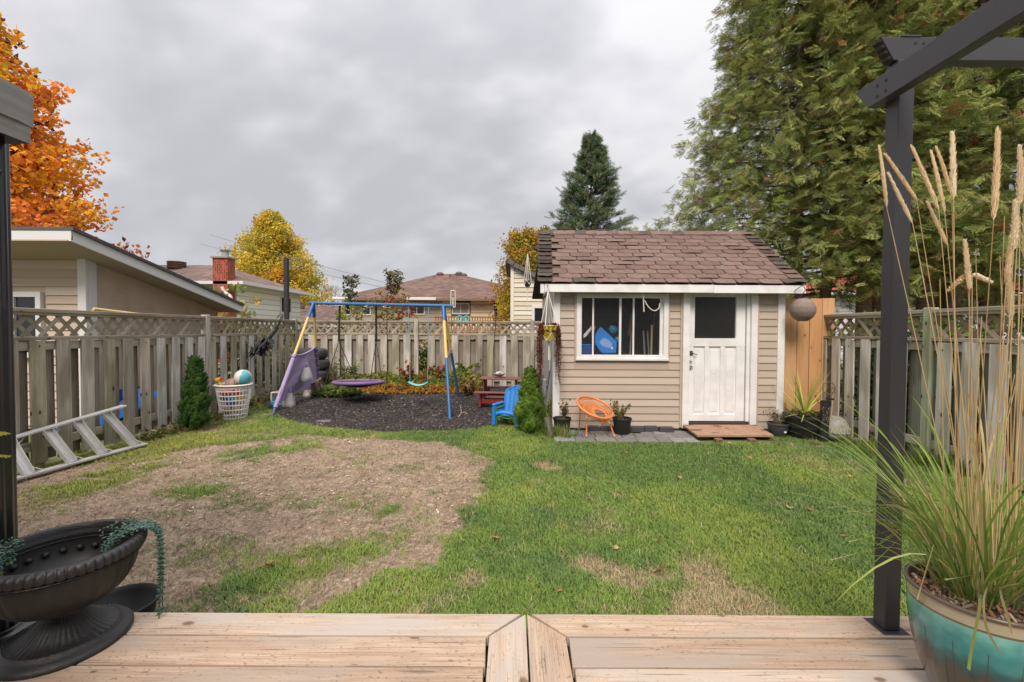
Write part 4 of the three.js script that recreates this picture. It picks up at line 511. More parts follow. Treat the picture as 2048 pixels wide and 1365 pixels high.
{ // tyres, stump
  const rub = (() => { const map = tex(256, 128, (u, v) => mul3(rgb(58, 57, 56), 0.8 + 0.4 * fbm(u * 20, v * 8, 331, 3, 20, 8))); return M(0xffffff, 0.85, { map }); })();
  const q = P(623, 760, 8.95), y0 = gh(q.x, q.z), h = 0.212, prof = [[0.19, 0.02], [0.24, 0.0], [0.285, 0.012], [0.308, 0.045], [0.313, 0.065], [0.309, 0.07], [0.314, 0.078], [0.315, 0.103], [0.310, 0.108], [0.315, 0.113], [0.314, 0.14], [0.309, 0.145], [0.312, 0.152], [0.305, 0.172], [0.283, 0.2], [0.24, 0.212], [0.19, 0.19], [0.20, 0.106], [0.19, 0.02]], base = turned(prof, 56);
  const first = tag(mesh('car_tyre', base, rub, scene), 'worn black car tyre, lowest of the stack behind the lavender cloth', 'tyre', 'tyres stacked by the grey fence'); first.position.set(q.x, y0, q.z); used.set('car_tyre', 1);
  ['second from the ground in the stack behind the lavender cloth', 'third from the ground in the stack behind the lavender cloth', 'topmost of the stack behind the lavender cloth'].forEach((w, k) => { const o = first.clone(); o.name = numbered('car_tyre'); o.position.set(q.x + [0.02, 0.025, -0.012][k], y0 + (k + 1) * (h + 0.001), q.z + [0.01, -0.015, 0.005][k]); o.rotation.y = k; o.userData.label = 'worn black car tyre, ' + w; scene.add(o); });
  const barkT = tex(256, 256, (u, v) => { const k = fbm(u * 24, v * 4, 341, 4, 24, 4); return mix3(rgb(58, 48, 40), rgb(142, 124, 104), smooth(0.35, 0.7, k)); }), barkM = M(0xffffff, 0.95, { map: barkT, bumpMap: barkT, bumpScale: 0.02 });
  const s = P(641, 776, 8.35), st = thing('tree_stump', 'short cut log with rough bark leaning by the lavender cloth and tyres', 'log', [s.x, gh(s.x, s.z) - 0.01, s.z]); st.rotation.set(0.1, 0.4, 0.35);
  mesh('bark', turned([[0.15, 0.0], [0.155, 0.08], [0.148, 0.2], [0.15, 0.32]], 30, (r, a) => r * (1 + 0.06 * Math.sin(a * 5) + 0.05 * noise(a * 9, 1, 5))), barkM, st); mesh('cut_face', place(new THREE.CylinderGeometry(0.147, 0.147, 0.004, 26), [0, 0.319, 0]), M([0.34, 0.27, 0.2], 0.9), st);
  const t = ground(543, 818).add(V(-0.02, 0, -0.25)), toy = thing('toy_cart', 'small turquoise and cream toy cart beside the lavender cloth foot', 'toy', t); mesh('tray', boxAt(-0.10, 0.10, 0.02, 0.09, -0.07, 0.07, 0.012), M([0.02, 0.28, 0.42], 0.5), toy); mesh('hoop_frame', [boxAt(-0.1, -0.08, 0.09, 0.22, -0.06, 0.06, 0.006), boxAt(0.08, 0.1, 0.09, 0.22, -0.06, 0.06, 0.006), boxAt(-0.1, 0.1, 0.22, 0.24, -0.06, 0.06, 0.006)], M([0.6, 0.56, 0.48], 0.6), toy); mesh('roof_edge', boxAt(-0.05, 0.11, 0.2405, 0.25, -0.06, 0.06, 0.003), M([0.5, 0.2, 0.17], 0.6), toy);
}
// ───────── picnic table, child chairs ─────────
{
  const red = (() => { const map = tex(256, 256, (u, v) => mix3(rgb(140, 38, 36), rgb(110, 32, 32), fbm(u * 8, v * 40, 401, 3, 8, 40)), true, [0.8, 0.3]); return M(0xffffff, 0.7, { map }); })(), topM = (() => { const map = tex(256, 256, (u, v) => mix3(rgb(128, 84, 78), rgb(98, 62, 58), fbm(u * 6, v * 50, 403, 3, 6, 50)), true, [0.8, 0.3]); return M(0xffffff, 0.8, { map }); })();
  const c = P(1001, 790, 7.75), y0 = gh(c.x, c.z), root = thing('picnic_table', 'small dark red child picnic table with benches by the grey fence', 'picnic table', [c.x, y0, c.z], -0.12), W = 0.70, put = (n, g, m = red) => mesh(n, g, m, root);
  for (let k = 0; k < 4; k++) put('table_board', boxAt(-W / 2, W / 2, 0.425, 0.443, -0.19 + k * 0.096, -0.19 + k * 0.096 + 0.09, 0.004, k, k), topM);
  for (const z of [-0.42, 0.36]) for (let k = 0; k < 2; k++) put('bench_board', boxAt(-W / 2 - 0.02, W / 2 + 0.02, 0.235, 0.252, z + k * 0.08, z + k * 0.08 + 0.075, 0.004, k, z), topM);
  for (const s of [-1, 1]) { const x = s * 0.27;
    put('end_panel', (() => { const sh = new THREE.Shape([[-0.15, 0.1], [0.15, 0.1], [0.15, 0.424], [-0.15, 0.424]].map(p => new THREE.Vector2(...p))), h = new THREE.Path(); h.absellipse(0.0, 0.3, 0.035, 0.065, 0, Math.PI * 2); sh.holes.push(h); const g = plain(new THREE.ExtrudeGeometry(sh, { depth: 0.018, bevelEnabled: false, curveSegments: 16 })); g.rotateY(Math.PI / 2); return g.translate(x - 0.009, 0, 0); })());
    put('cross_beam', boxAt(x - 0.011, x + 0.011, 0.165, 0.234, -0.43, 0.5, 0.004)); for (const z of [-0.36, 0.42]) put('leg', boxAt(x - 0.02, x + 0.02, 0.0, 0.164, z - 0.05, z + 0.05, 0.005)); put('foot_rail', boxAt(x - 0.018, x + 0.018, 0.04, 0.099, -0.309, 0.369, 0.004)); }
  for (const z of [-0.36, 0.42]) put('stretcher', boxAt(-0.249, 0.249, 0.06, 0.13, z - 0.012, z + 0.012, 0.004)); put('shelf', boxAt(-0.258, 0.258, 0.10, 0.118, -0.1, 0.1, 0.004), topM);
  const bowl = thing('bird_dish', 'low footed bowl filled with pale shells on the red picnic table', 'bowl', [c.x - 0.02, y0 + 0.4435, c.z + 0.01]), bm = M([0.3, 0.28, 0.24], 0.5); mesh('dish', turned([[0.001, 0], [0.05, 0.0], [0.045, 0.012], [0.03, 0.02], [0.06, 0.035], [0.095, 0.062], [0.1, 0.075], [0.09, 0.07], [0.055, 0.045], [0.001, 0.042]], 28, (r, a) => r * (1 + 0.06 * Math.abs(Math.sin(a * 5)))), bm, bowl); const r = rng(3); for (let k = 0; k < 9; k++) { const a = k * 0.7, q = 0.055 * Math.sqrt(k / 9); mesh('shell', place(ball(0.026, 8, 6), [Math.cos(a) * q, 0.072 + 0.02 * (1 - k / 9), Math.sin(a) * q], [r() * 3, r() * 3, 0], [1, 0.6, 0.8]), M([0.6, 0.54, 0.55], 0.6), bowl); }
}
{
  // child chair with slatted fan back; built facing +z
  function chair(label, p, turn, m, tilt = 0) {
    const root = thing('child_chair', label, 'chair', p, turn); const put = (n, g) => mesh(n, g, m, root), H = 0.545;
    const back = (u, v) => { const w = lerp(0.15, 0.175, v) * (v > 0.8 ? Math.sqrt(Math.max(0.05, 1 - ((v - 0.8) / 0.215) ** 2)) : 1), x = (u * 2 - 1) * w; return V(x, 0.16 + v * 0.39, -0.125 - v * 0.115 + 0.03 * (u * 2 - 1) ** 2); };
    for (let k = 0; k < 5; k++) { const g = sheet((u, v) => back((k + 0.02 + u * 0.96) / 5, v * (0.90 + 0.10 * Math.sin((k + 0.5) / 5 * Math.PI))).add(V(0, 0, 0.006 * Math.sin(u * Math.PI))), 4, 14), b = g.clone().translate(0, 0, -0.014); put('back_slat', [g, b]); }
    put('back_frame', limb(curve(Array.from({ length: 15 }, (_, k) => { const t = k / 14; return t < 0.36 ? back(0, t / 0.36 * 0.8).add(V(-0.006, 0, -0.006)) : t > 0.64 ? back(1, (1 - t) / 0.36 * 0.8).add(V(0.006, 0, -0.006)) : back((t - 0.36) / 0.28, 0.8 + 0.2 * Math.sin((t - 0.36) / 0.28 * Math.PI)).add(V(0, 0.004, -0.006)); }), 40), 0.014, 8));
    for (let k = 0; k < 4; k++) put('seat_slat', (() => { const z0 = -0.13 + k * 0.085; return sheet((u, v) => { const a = v * 6.283, z = z0 + 0.04 + 0.040 * Math.cos(a), drop = z > 0.12 ? (z - 0.12) * 0.9 : 0; return V((u * 2 - 1) * 0.15, 0.19 + z * 0.18 - drop + 0.009 * Math.sin(a), z); }, 2, 14); })());
    put('seat_front', sheet((u, v) => { const x = (u * 2 - 1) * 0.15; return V(x, lerp(0.20, 0.13 - 0.0 + 0.05 * (1 - (u * 2 - 1) ** 2), v), 0.212 + 0.012 * Math.sin(v * 3)); }, 10, 5));
    for (const s of [-1, 1]) { put('armrest', place(box(0.07, 0.03, 0.34, 0.012), [s * 0.19, 0.30, 0.055])); put('leg', (() => { const g = prism([[0.17, 0.0], [0.225, 0.0], [0.215, 0.285], [0.13, 0.285]], 0.045, 0.008); g.rotateY(-Math.PI / 2); return g.applyMatrix4(new THREE.Matrix4().makeRotationY(0)).translate(s * 0.19 + 0.0225, 0, 0); })()); put('leg', (() => { const g = prism([[-0.22, 0.0], [-0.17, 0.0], [-0.06, 0.285], [-0.13, 0.285]], 0.045, 0.008); g.rotateY(-Math.PI / 2); return g.translate(s * 0.19 + 0.0225, 0, 0); })()); put('side_panel', place(box(0.02, 0.07, 0.3, 0.006), [s * 0.165, 0.185, 0.03], [0.1, 0, 0])); }
    return root;
  }
  const b = ground(1023, 852); 
  chair('green plastic child chair, the lower one nested under the blue chair', b, -0.42, M([0.09, 0.27, 0.04], 0.5)).scale.setScalar(0.885);
  chair('bright blue plastic child chair stacked on the green one beside the cedar', b.clone().add(V(-0.012, 0.042, 0.02)), -0.42, M([0.015, 0.18, 0.52], 0.38)).scale.setScalar(0.9);
}
// ───────── round orange chair ─────────
{
  const or = M([0.66, 0.22, 0.055], 0.5), cord = M([0.66, 0.23, 0.06], 0.6), c = P(1190, 815, 5.72), g0 = ground(1195, 872), root = thing('cord_chair', 'round orange cord chair on thin metal legs on the grey pavers', 'chair', [c.x, gh(c.x, c.z) + 0.035, c.z]);
  const cy = c.y - root.position.y, tilt = new THREE.Euler(0.36, 0.0, -0.30, 'ZXY'), q = new THREE.Quaternion().setFromEuler(tilt), O = V(0, cy, 0), R = 0.238, W = v => v.applyQuaternion(q).add(O);
  const outer = a => W(V(Math.cos(a) * R, 0, Math.sin(a) * R)), inner = a => W(V(0.088 + Math.cos(a) * 0.082, -0.062, 0.012 + Math.sin(a) * 0.105));
  const ring = (f, r, n = 64) => sheet((u, v) => { const a = u * 6.2832, p = f(a), t = f(a + 0.02).sub(f(a - 0.02)).normalize(), s = V(0, 1, 0).applyQuaternion(q), b = t.clone().cross(s); return p.addScaledVector(s, r * Math.cos(v * 6.2832)).addScaledVector(b, r * Math.sin(v * 6.2832)); }, n, 10);
  mesh('outer_ring', ring(outer, 0.0145), or, root); mesh('inner_ring', ring(inner, 0.009), or, root);
  for (let k = 0; k < 60; k++) { const a = k / 60 * 6.2832, A = outer(a), B = inner(a), m = A.clone().lerp(B, 0.5).addScaledVector(V(0, 1, 0).applyQuaternion(q), -0.022); mesh('cord', limb([A, m, B], 0.0034, 5, false), cord, root); }
  const legs = [[[1158, 867], -2.6, 5.98], [[1173, 878], 2.2, 5.55], [[1229, 877], 0.9, 5.55], [[1201, 866], -0.9, 5.95]];
  for (const [px, a, d] of legs) { const f = P(px[0], px[1], d); f.y = 0; f.x -= root.position.x; f.z -= root.position.z; const t = outer(a).lerp(inner(a), 0.35).add(V(0, -0.03, 0)); mesh('leg', limb(curve([t, t.clone().add(V(Math.cos(a) * 0.06, -0.02, Math.sin(a) * 0.05)), t.clone().lerp(f, 0.35).add(V(Math.cos(a) * 0.035, 0, 0)), f.clone().lerp(t, 0.02)], 10), 0.0095, 8), or, root); mesh('foot_cap', rod(f, f.clone().add(V(0, 0.025, 0)), 0.012, 8), M([0.5, 0.4, 0.33], 0.6), root); }
  mesh('seat_frame', limb(curve([1, 2, 3, 4, 5, 6, 7, 8, 9].map(k => outer(k / 8 * 6.2832).lerp(inner(k / 8 * 6.2832), 0.38).add(V(0, -0.032, 0))), 40), 0.008, 6), or, root);
}
// ───────── pots ─────────
function plasticPot(name, label, p, R, H, m, taper = 0.78) { const root = thing(name, label, 'pot', p); mesh('pot_wall', turned([[0.001, 0.0], [R * taper, 0.0], [R * 0.97, H * 0.86], [R * 0.98, H * 0.87], [R * 1.04, H * 0.88], [R * 1.04, H], [R * 0.99, H], [R * 0.93, H * 0.84], [R * taper * 0.9, 0.02], [0.001, 0.02]], 40), m, root); mesh('soil', turned([[0.001, H * 0.9], [R * 0.5, H * 0.88], [R * 0.94, H * 0.85]], 24, (r, a) => r), M([0.05, 0.035, 0.025], 1), root); return root; }
function bushy(name, label, p, { n = 60, spread = 0.1, h = 0.2, leaf = 0.03, wid = 0.018, cols, seed = 1, stems = 8, stemM }) {
  const root = thing(name, label, 'plant', p), r = rng(seed), L = [], S = [];
  for (let s = 0; s < stems; s++) { const a = r() * 6.28, q = spread * Math.sqrt(r()), top = V(Math.cos(a) * q * 1.6, h * (0.55 + 0.45 * r()), Math.sin(a) * q * 1.6), pts = curve([V(Math.cos(a) * q * 0.3, 0, Math.sin(a) * q * 0.3), top.clone().multiplyScalar(0.5).add(V((r() - 0.5) * 0.02, 0.01, (r() - 0.5) * 0.02)), top], 5); S.push(limb(pts, k => 0.003 * (1.2 - k), 5)); for (let k = 0; k < n / stems; k++) { const t = 0.25 + 0.75 * r(), i = Math.min(4, Math.floor(t * 5)), b = pts[i].clone().lerp(pts[i + 1], t * 5 - i); L.push([mat4(b, [r() * 6.28, 0.4 + r() * 1.2, (r() - 0.5)], 0.6 + 0.7 * r()), jitter(r, cols[Math.floor(r() * cols.length)], 0.25)]); } }
  mesh('stems', S, stemM ?? M([0.16, 0.13, 0.06], 0.9), root); copies('leaves', merge([leafAt(mat4(V(0, 0, 0), [0, 0, 0]), leaf, wid), leafAt(mat4(V(0, leaf * 0.1, 0), [1.2, 0.6, 0.5]), leaf * 0.8, wid), leafAt(mat4(V(0, leaf * 0.2, 0), [3.4, 0.7, 0]), leaf * 0.7, wid)]), leafMat(0.3), L, root); return root;
}
const onPave = (px, py) => { const p = G(px, py, 0.03); return p; };
{
  const a = onPave(1124, 864), b = onPave(1244, 867);
  plasticPot('flower_pot', 'black plastic pot of dry brown plants at the shed corner trim', a, 0.115, 0.185, blackPlastic); bushy('potted_plant', 'withered olive plant in the black pot by the corner trim', a.clone().add(V(0.02, 0.15, 0)), { n: 110, spread: 0.05, h: 0.27, cols: [[0.16, 0.15, 0.06], [0.2, 0.17, 0.08], [0.09, 0.06, 0.05]], seed: 41, leaf: 0.03, stems: 9 });
  plasticPot('flower_pot', 'black plastic pot of sparse plants right beside the orange chair', b, 0.118, 0.20, blackPlastic); bushy('potted_plant', 'yellow green plant with thin twigs in the pot beside the orange chair', b.clone().add(V(-0.02, 0.16, 0)), { n: 150, spread: 0.09, h: 0.26, cols: [[0.2, 0.2, 0.07], [0.25, 0.22, 0.1], [0.16, 0.19, 0.04]], seed: 42, leaf: 0.034, stems: 12 });
  const d = ground(1556, 874); plasticPot('flower_pot', 'small grey plastic pot at the end of the wooden door board', d, 0.125, 0.18, M([0.05, 0.055, 0.06], 0.5)); bushy('potted_plant', 'dead straw coloured plant in the small grey pot', d.clone().add(V(0, 0.15, 0)), { n: 120, spread: 0.11, h: 0.2, cols: [[0.24, 0.2, 0.11], [0.15, 0.12, 0.07], [0.08, 0.06, 0.04]], seed: 43, leaf: 0.045, wid: 0.008, stems: 22 });
  const tg = tag(mesh('pot_tag', boxAt(-0.015, 0.015, -0.01, 0.01, 0, 0.001, 0), M([0.75, 0.75, 0.75], 0.6), scene), 'tiny white tag on the side of the small grey pot', 'tag'); tg.position.set(d.x + 0.02, d.y + 0.085, d.z + 0.122); tg.parent.remove(tg); const pot = scene.children.filter(o => o.name.startsWith('flower_pot')).at(-1); tg.position.sub(pot.position); tg.userData = {}; tg.name = 'tag'; pot.add(tg);
  // big tub with a spiky plant
  const t = ground(1609, 884); t.z -= 0.2; t.x = P(1609, 860, -t.z).x; const tub = thing('planter_tub', 'large round black tub planter below the cedar board panel', 'planter', t), tubM = M([0.014, 0.013, 0.013], 0.5); mesh('tub_wall', turned([[0.001, 0], [0.19, 0.0], [0.205, 0.06], [0.222, 0.14], [0.228, 0.145], [0.228, 0.165], [0.224, 0.17], [0.238, 0.255], [0.246, 0.26], [0.246, 0.30], [0.235, 0.30], [0.225, 0.25], [0.19, 0.03], [0.001, 0.03]], 48), tubM, tub); mesh('soil', turned([[0.001, 0.275], [0.228, 0.262]], 24), M([0.05, 0.035, 0.025], 1), tub);
  const sp = thing('spiky_dracaena', 'tall spiky yellow green plant growing from the large black tub', 'plant', t.clone().add(V(0.0, 0.265, 0))), r = rng(44); for (let k = 0; k < 46; k++) { const a = r() * 6.28, lean = k < 16 ? 0.12 + 0.25 * r() : 0.5 + 0.8 * r(), len = k < 16 ? 0.54 + 0.18 * r() : 0.28 + 0.34 * r(), w = 0.011, g = sheet((u, v) => { const s = v * len, x = s * Math.sin(lean) * (1 + 0.5 * v), y = s * Math.cos(lean) - (k < 16 ? 0.03 : 0.28) * len * v * v * lean; return V(x, y + 0.005, (u - 0.5) * 2 * w * (1 - v * v * 0.97) * (0.5 + v * 0.5 + 0.4 * (1 - v))); }, 1, 8); g.rotateY(a); mesh('blade', g, [M([0.36, 0.44, 0.07], 0.6), M([0.46, 0.44, 0.10], 0.6), M([0.26, 0.36, 0.07], 0.6)][k % 3], sp); }
  bushy('tub_flowers', 'low leafy greens and dry red flowers around the spiky plant', t.clone().add(V(0, 0.262, 0.02)), { n: 260, spread: 0.15, h: 0.09, cols: [[0.12, 0.2, 0.04], [0.2, 0.25, 0.05], [0.2, 0.09, 0.07], [0.15, 0.19, 0.04]], seed: 45, leaf: 0.035, stems: 30 });
  // pipe, globe
  const pp = ground(1644, 886); pp.z += 0.02; const top = P(1652, 803, -pp.z - 0.02); const pipe = thing('drain_pipe', 'upright black corrugated drain pipe beside the big tub', 'pipe', pp); { const loc = top.clone().sub(pp), n = 26, pts = Array.from({ length: n }, (_, k) => loc.clone().multiplyScalar(k / (n - 1))); mesh('pipe_wall', limb(pts, k => (k > 0.9 ? 0.057 : 0.050) + (k > 0.42 && k <= 0.9 ? 0.0 : 0.002 * (Math.round(k * 25) % 2)), 24, false), blackPlastic, pipe); mesh('collar', limb([loc.clone().multiplyScalar(0.40), loc.clone().multiplyScalar(0.42)], 0.054, 24), blackPlastic, pipe); const rr = rng(6), fl = []; for (let k = 0; k < 40; k++) { const tt = 0.45 + 0.42 * rr(), a = 0.7 + rr() * 2, p = loc.clone().multiplyScalar(tt); fl.push(place(box(0.006, 0.006 + 0.008 * rr(), 0.002, 0), [p.x + Math.cos(a) * 0.051, p.y, p.z + Math.sin(a) * 0.051], [0, Math.PI / 2 - a, rr()])); } mesh('dirt_specks', fl, M([0.3, 0.24, 0.15], 0.9), pipe); }
  const gl = ground(1682, 889); gl.z -= 0.12; const gR = 0.158, globe = thing('garden_globe', 'pale grey stone garden globe with raised letters beside the drain pipe', 'globe', [gl.x, gl.y + 0.004, gl.z]); const cm = (() => { const map = tex(256, 256, (u, v) => mul3(rgb(150, 146, 138), 0.75 + 0.4 * fbm(u * 12, v * 12, 421, 4, 12, 12))); return M(0xffffff, 0.85, { map, bumpMap: map, bumpScale: 0.004 }); })();
  mesh('globe_body', turned(Array.from({ length: 25 }, (_, k) => { const a = -Math.PI / 2 + k / 24 * Math.PI, band = a > -0.52 && a < 0.42 ? -0.004 : 0; return [Math.max(0.001, (gR + band) * Math.cos(a)), gR + (gR * 0.99) * Math.sin(a)]; }), 44), cm, globe);
  const { FontLoader } = await import('three/addons/loaders/FontLoader.js'), { TextGeometry } = await import('three/addons/geometries/TextGeometry.js'), font = await new FontLoader().loadAsync('fonts/droid/droid_sans_bold.typeface.json');
  [...'FAMILY'].forEach((ch, k) => { const g = new TextGeometry(ch, { font, size: 0.062, depth: 0.012, curveSegments: 3 }); g.computeBoundingBox(); const w = g.boundingBox.max.x; g.translate(-w / 2, -0.031, 0); const a = 0.10 + (k - 3.2) * 0.36, l = mesh('letter', plain(g), M([0.42, 0.38, 0.28], 0.8), globe); l.position.set(Math.sin(a) * (gR - 0.009), gR - 0.005, Math.cos(a) * (gR - 0.009)); l.rotation.y = a; });
  // lean garden fork handle and wire hoop
  const h0 = ground(1664, 876), fk = thing('garden_tool', 'wooden tool handle with black grip leaning on the cedar panel', 'tool', h0); fk.position.z = -5.75; part(fk, 'shaft', rod(V(P(1660, 800, 5.8).x, 0.06, -5.78), P(1670, 738, 5.95), 0.012, 8), M([0.36, 0.24, 0.14], 0.7)); part(fk, 'grip', rod(P(1653, 797, 5.75), P(1668, 799, 5.75), 0.014, 8), blackIron); part(fk, 'wire_hoop', place(new THREE.TorusGeometry(0.08, 0.006, 6, 28), P(1658, 777, 5.86)), M([0.16, 0.11, 0.06], 0.8));
  const rk = ground(1712, 886), rock = thing('stone', 'small pale stone on the grass beside the garden globe', 'stone', rk); { const g = ball(0.05, 12, 8), A = g.attributes.position; for (let k = 0; k < A.count; k++) { const f = 1 + 0.4 * (noise(A.getX(k) * 25 + 3, A.getY(k) * 25 + A.getZ(k) * 20 + 4, 5) - 0.5); A.setXYZ(k, A.getX(k) * f * 1.2, A.getY(k) * f * 0.7 + 0.02, A.getZ(k) * f); } g.computeVertexNormals(); mesh('stone_body', g, cm, rock); }
}
// ───────── cedar board panel, lantern ─────────
{
  const cedar = wood({ seed: 61, light: rgb(204, 164, 120), dark: rgb(176, 132, 90), knot: rgb(96, 58, 30), stain: rgb(190, 146, 102), stains: 0.4, knots: 14, crack: 0.1, res: [1024, 512] }), ms = [cedar(), cedar(0xf4ece4), cedar(0xfbeee2)], zq = 6.12, x0 = P(1568, 700, zq).x, x1 = P(1668, 700, zq).x, top = P(1620, 597, zq).y, root = thing('board_fence', 'new orange cedar board panel between the shed and the pale fence', 'fence', [(x0 + x1) / 2, 0, -zq]), w = (x1 - x0) / 4;
  for (let k = 0; k < 4; k++) part(root, 'board', boxAt(x0 + k * w + 0.003, x0 + (k + 1) * w - 0.004, 0.05, top - [0.012, 0.01, 0.004, 0][k], -zq - 0.01, -zq + 0.01 - 0.003 * (k % 2), 0.003, k * 0.7 + 0.3, k * 0.23), ms[k % 3]);
  for (const y of [0.3, 1.0, 1.6]) part(root, 'rail', boxAt(x0 + 0.01, x1 - 0.01, y, y + 0.08, -zq - 0.05, -zq - 0.011), ms[0]);
  const c = P(1606, 620, 5.8), lan = thing('hanging_lantern', 'round grey woven lantern hanging from the shed eave corner', 'lantern', c), R = 0.148;
  const weave = tex(512, 256, (u, v) => { const a = 0.5 + 0.5 * Math.sin(v * 2 * Math.PI * 40), n = fbm(u * 60, v * 80, 431, 2, 60, 80); return mul3(mix3(rgb(146, 128, 118), rgb(92, 80, 76), clamp(0.5 * a + 0.8 * n - 0.3)), 1); }); const rings = [], N = 34; for (let k = 0; k <= N; k++) { const a = -1.2 + k / N * 2.4; rings.push([R * Math.cos(a) * (k % 2 ? 0.988 : 1), R * 1.02 * Math.sin(a)]); }
  mesh('shade', turned(rings, 40, (r, a, k) => r * (1 + 0.006 * Math.sin(a * 40 + k))), M(0xffffff, 0.85, { map: weave }), lan); mesh('shade_ring', place(new THREE.TorusGeometry(R * 0.36, 0.006, 6, 24), [0, R * 0.95, 0], [Math.PI / 2, 0, 0]), M([0.2, 0.18, 0.17], 0.6), lan); mesh('shade_ring', place(new THREE.TorusGeometry(R * 0.36, 0.006, 6, 24), [0, -R * 0.95, 0], [Math.PI / 2, 0, 0]), M([0.2, 0.18, 0.17], 0.6), lan);
  part(lan, 'hanger_wire', [rod(c.clone().add(V(-0.07, R * 0.8, 0)), P(1606, 588, 5.8), 0.003, 5), rod(c.clone().add(V(0.07, R * 0.8, 0)), P(1606, 588, 5.8), 0.003, 5), limb(curve([P(1606, 588, 5.8), P(1611, 580, 5.8), P(1606, 572, 5.8), P(1598, 576, 5.8), P(1588, 584, 5.82)], 14), 0.005, 6)], blackIron);
}
// ───────── hanging yellow pot, macrame hanger ─────────
{
  const d = 5.78, c = P(1098, 681, d), Rp = 0.105, H = 0.19, root = thing('hanging_pot', 'yellow pot in a white macrame hanger at the shed corner', 'pot', c), yl = M([0.60, 0.47, 0.03], 0.5), cordM = M([0.7, 0.66, 0.6], 0.9), top = P(1096, 584, d);
  mesh('pot_wall', turned([[0.001, 0], [Rp * 0.74, 0], [Rp, H * 0.92], [Rp * 1.08, H * 0.92], [Rp * 1.08, H], [Rp * 0.98, H], [Rp * 0.7, 0.01], [0.001, 0.01]], 36), yl, root); mesh('soil', turned([[0.001, H * 0.88], [Rp * 0.96, H * 0.85]], 20), M([0.05, 0.04, 0.03], 1), root);
  const apex = top.clone().sub(c); for (let k = 0; k < 4; k++) { const a = k * Math.PI / 2 + 0.5, e = V(Math.cos(a) * Rp * 1.1, H, Math.sin(a) * Rp * 1.1), m = V(Math.cos(a + 0.78) * Rp * 0.98, H * 0.5, Math.sin(a + 0.78) * Rp * 0.98), b2 = V(Math.cos(a) * Rp * 0.6, -0.008, Math.sin(a) * Rp * 0.6), e2 = V(Math.cos(a + 1.57) * Rp * 1.1, H, Math.sin(a + 1.57) * Rp * 1.1); mesh('hanger_cord', limb([apex, e], 0.0065, 6), cordM, root); mesh('net_cord', limb([e, m, V(Math.cos(a + 1.57) * Rp * 0.76, 0.0, Math.sin(a + 1.57) * Rp * 0.76)], 0.005, 5), cordM, root); mesh('net_cord', limb([e2, m, V(Math.cos(a) * Rp * 0.76, 0, Math.sin(a) * Rp * 0.76)], 0.005, 5), cordM, root); }
  mesh('hanger_ring', place(new THREE.TorusGeometry(0.018, 0.004, 6, 16), apex.clone().add(V(0, 0.015, 0))), steel, root); part(root, 'hanger_hook', limb(curve([P(1096, 580, d), P(1095, 565, d), P(1094, 556, d)], 6), 0.004, 5), blackIron); mesh('tail_cord', limb([V(0, -0.005, 0), V(0, -0.25, 0)], 0.012, 6), cordM, root);
  const tr = thing('trailing_plant', 'rust red trailing plant spilling from the yellow hanging pot', 'plant', c.clone().add(V(0, H * 0.86, 0))), r = rng(51), L = [], S = [];
  const left = Array.from({ length: 30 }, () => [Math.PI * (0.75 + 0.5 * r()), 0.3 + 0.45 * r()]), right = Array.from({ length: 26 }, () => [(r() - 0.5) * 1.5, 0.2 + 0.55 * r()]), few = Array.from({ length: 10 }, () => [r() * 6.28, 0.03 + 0.05 * r()]);
  for (const [a, len] of [...left, ...right, ...few]) { const q = Rp * (1.05 + 0.35 * r()), pts = curve([V(Math.cos(a) * 0.04, 0, Math.sin(a) * 0.04), V(Math.cos(a) * Rp * 0.9, 0.05, Math.sin(a) * Rp * 0.9), V(Math.cos(a) * q, -0.06, Math.sin(a) * q), V(Math.cos(a) * q + (r() - 0.5) * 0.05, -len * 0.6, Math.sin(a) * q), V(Math.cos(a) * q + (r() - 0.5) * 0.06, -len, Math.sin(a) * q)], 16); S.push(limb(pts, 0.0018, 4, false)); for (let k = 1; k < 17; k++) for (let j = 0; j < 3; j++) { const b = pts[k].clone().lerp(pts[k - 1], r()); L.push([mat4(b, [r() * 6.28, 1.2 + r() * 1.2, r() * 6], 0.6 + 0.7 * r()), jitter(r, k > 13 ? [0.1, 0.04, 0.035] : [0.2, 0.055, 0.03], 0.35)]); } }
  mesh('stems', S, M([0.13, 0.05, 0.03], 0.9), tr); copies('leaves', merge([leafAt(mat4(V(0, 0, 0), [0, 0, 0]), 0.026, 0.011), leafAt(mat4(V(0, 0, 0), [2, 0.7, 0]), 0.02, 0.01)]), leafMat(0.25), L, tr);
  // macrame with a black pot, on an iron bracket of the shed roof
  const md = 7.0, b = P(1055, 574, md), m = thing('macrame_hanger', 'white macrame hanger holding a small black pot beside the shed roof', 'plant hanger', b), mp = 0.055, ap = P(1055.5, 508, md).sub(b); mesh('pot_wall', turned([[0.001, 0], [mp * 0.6, 0], [mp * 0.9, 0.04], [mp, 0.095], [mp * 0.9, 0.095], [0.001, 0.08]], 20), blackPlastic, m);
  for (let k = 0; k < 4; k++) { const a = k * 1.571 + 0.3; mesh('hanger_cord', limb([ap, V(Math.cos(a) * mp * 1.05, 0.1, Math.sin(a) * mp * 1.05), V(Math.cos(a + 0.78) * mp * 0.95, 0.04, Math.sin(a + 0.78) * mp * 0.95), V(0, -0.01, 0)], 0.006, 5), cordM, m); mesh('hanger_cord', limb([V(Math.cos(a) * mp * 1.05, 0.1, Math.sin(a) * mp * 1.05), V(Math.cos(a - 0.78) * mp * 0.95, 0.04, Math.sin(a - 0.78) * mp * 0.95)], 0.005, 5), cordM, m); }
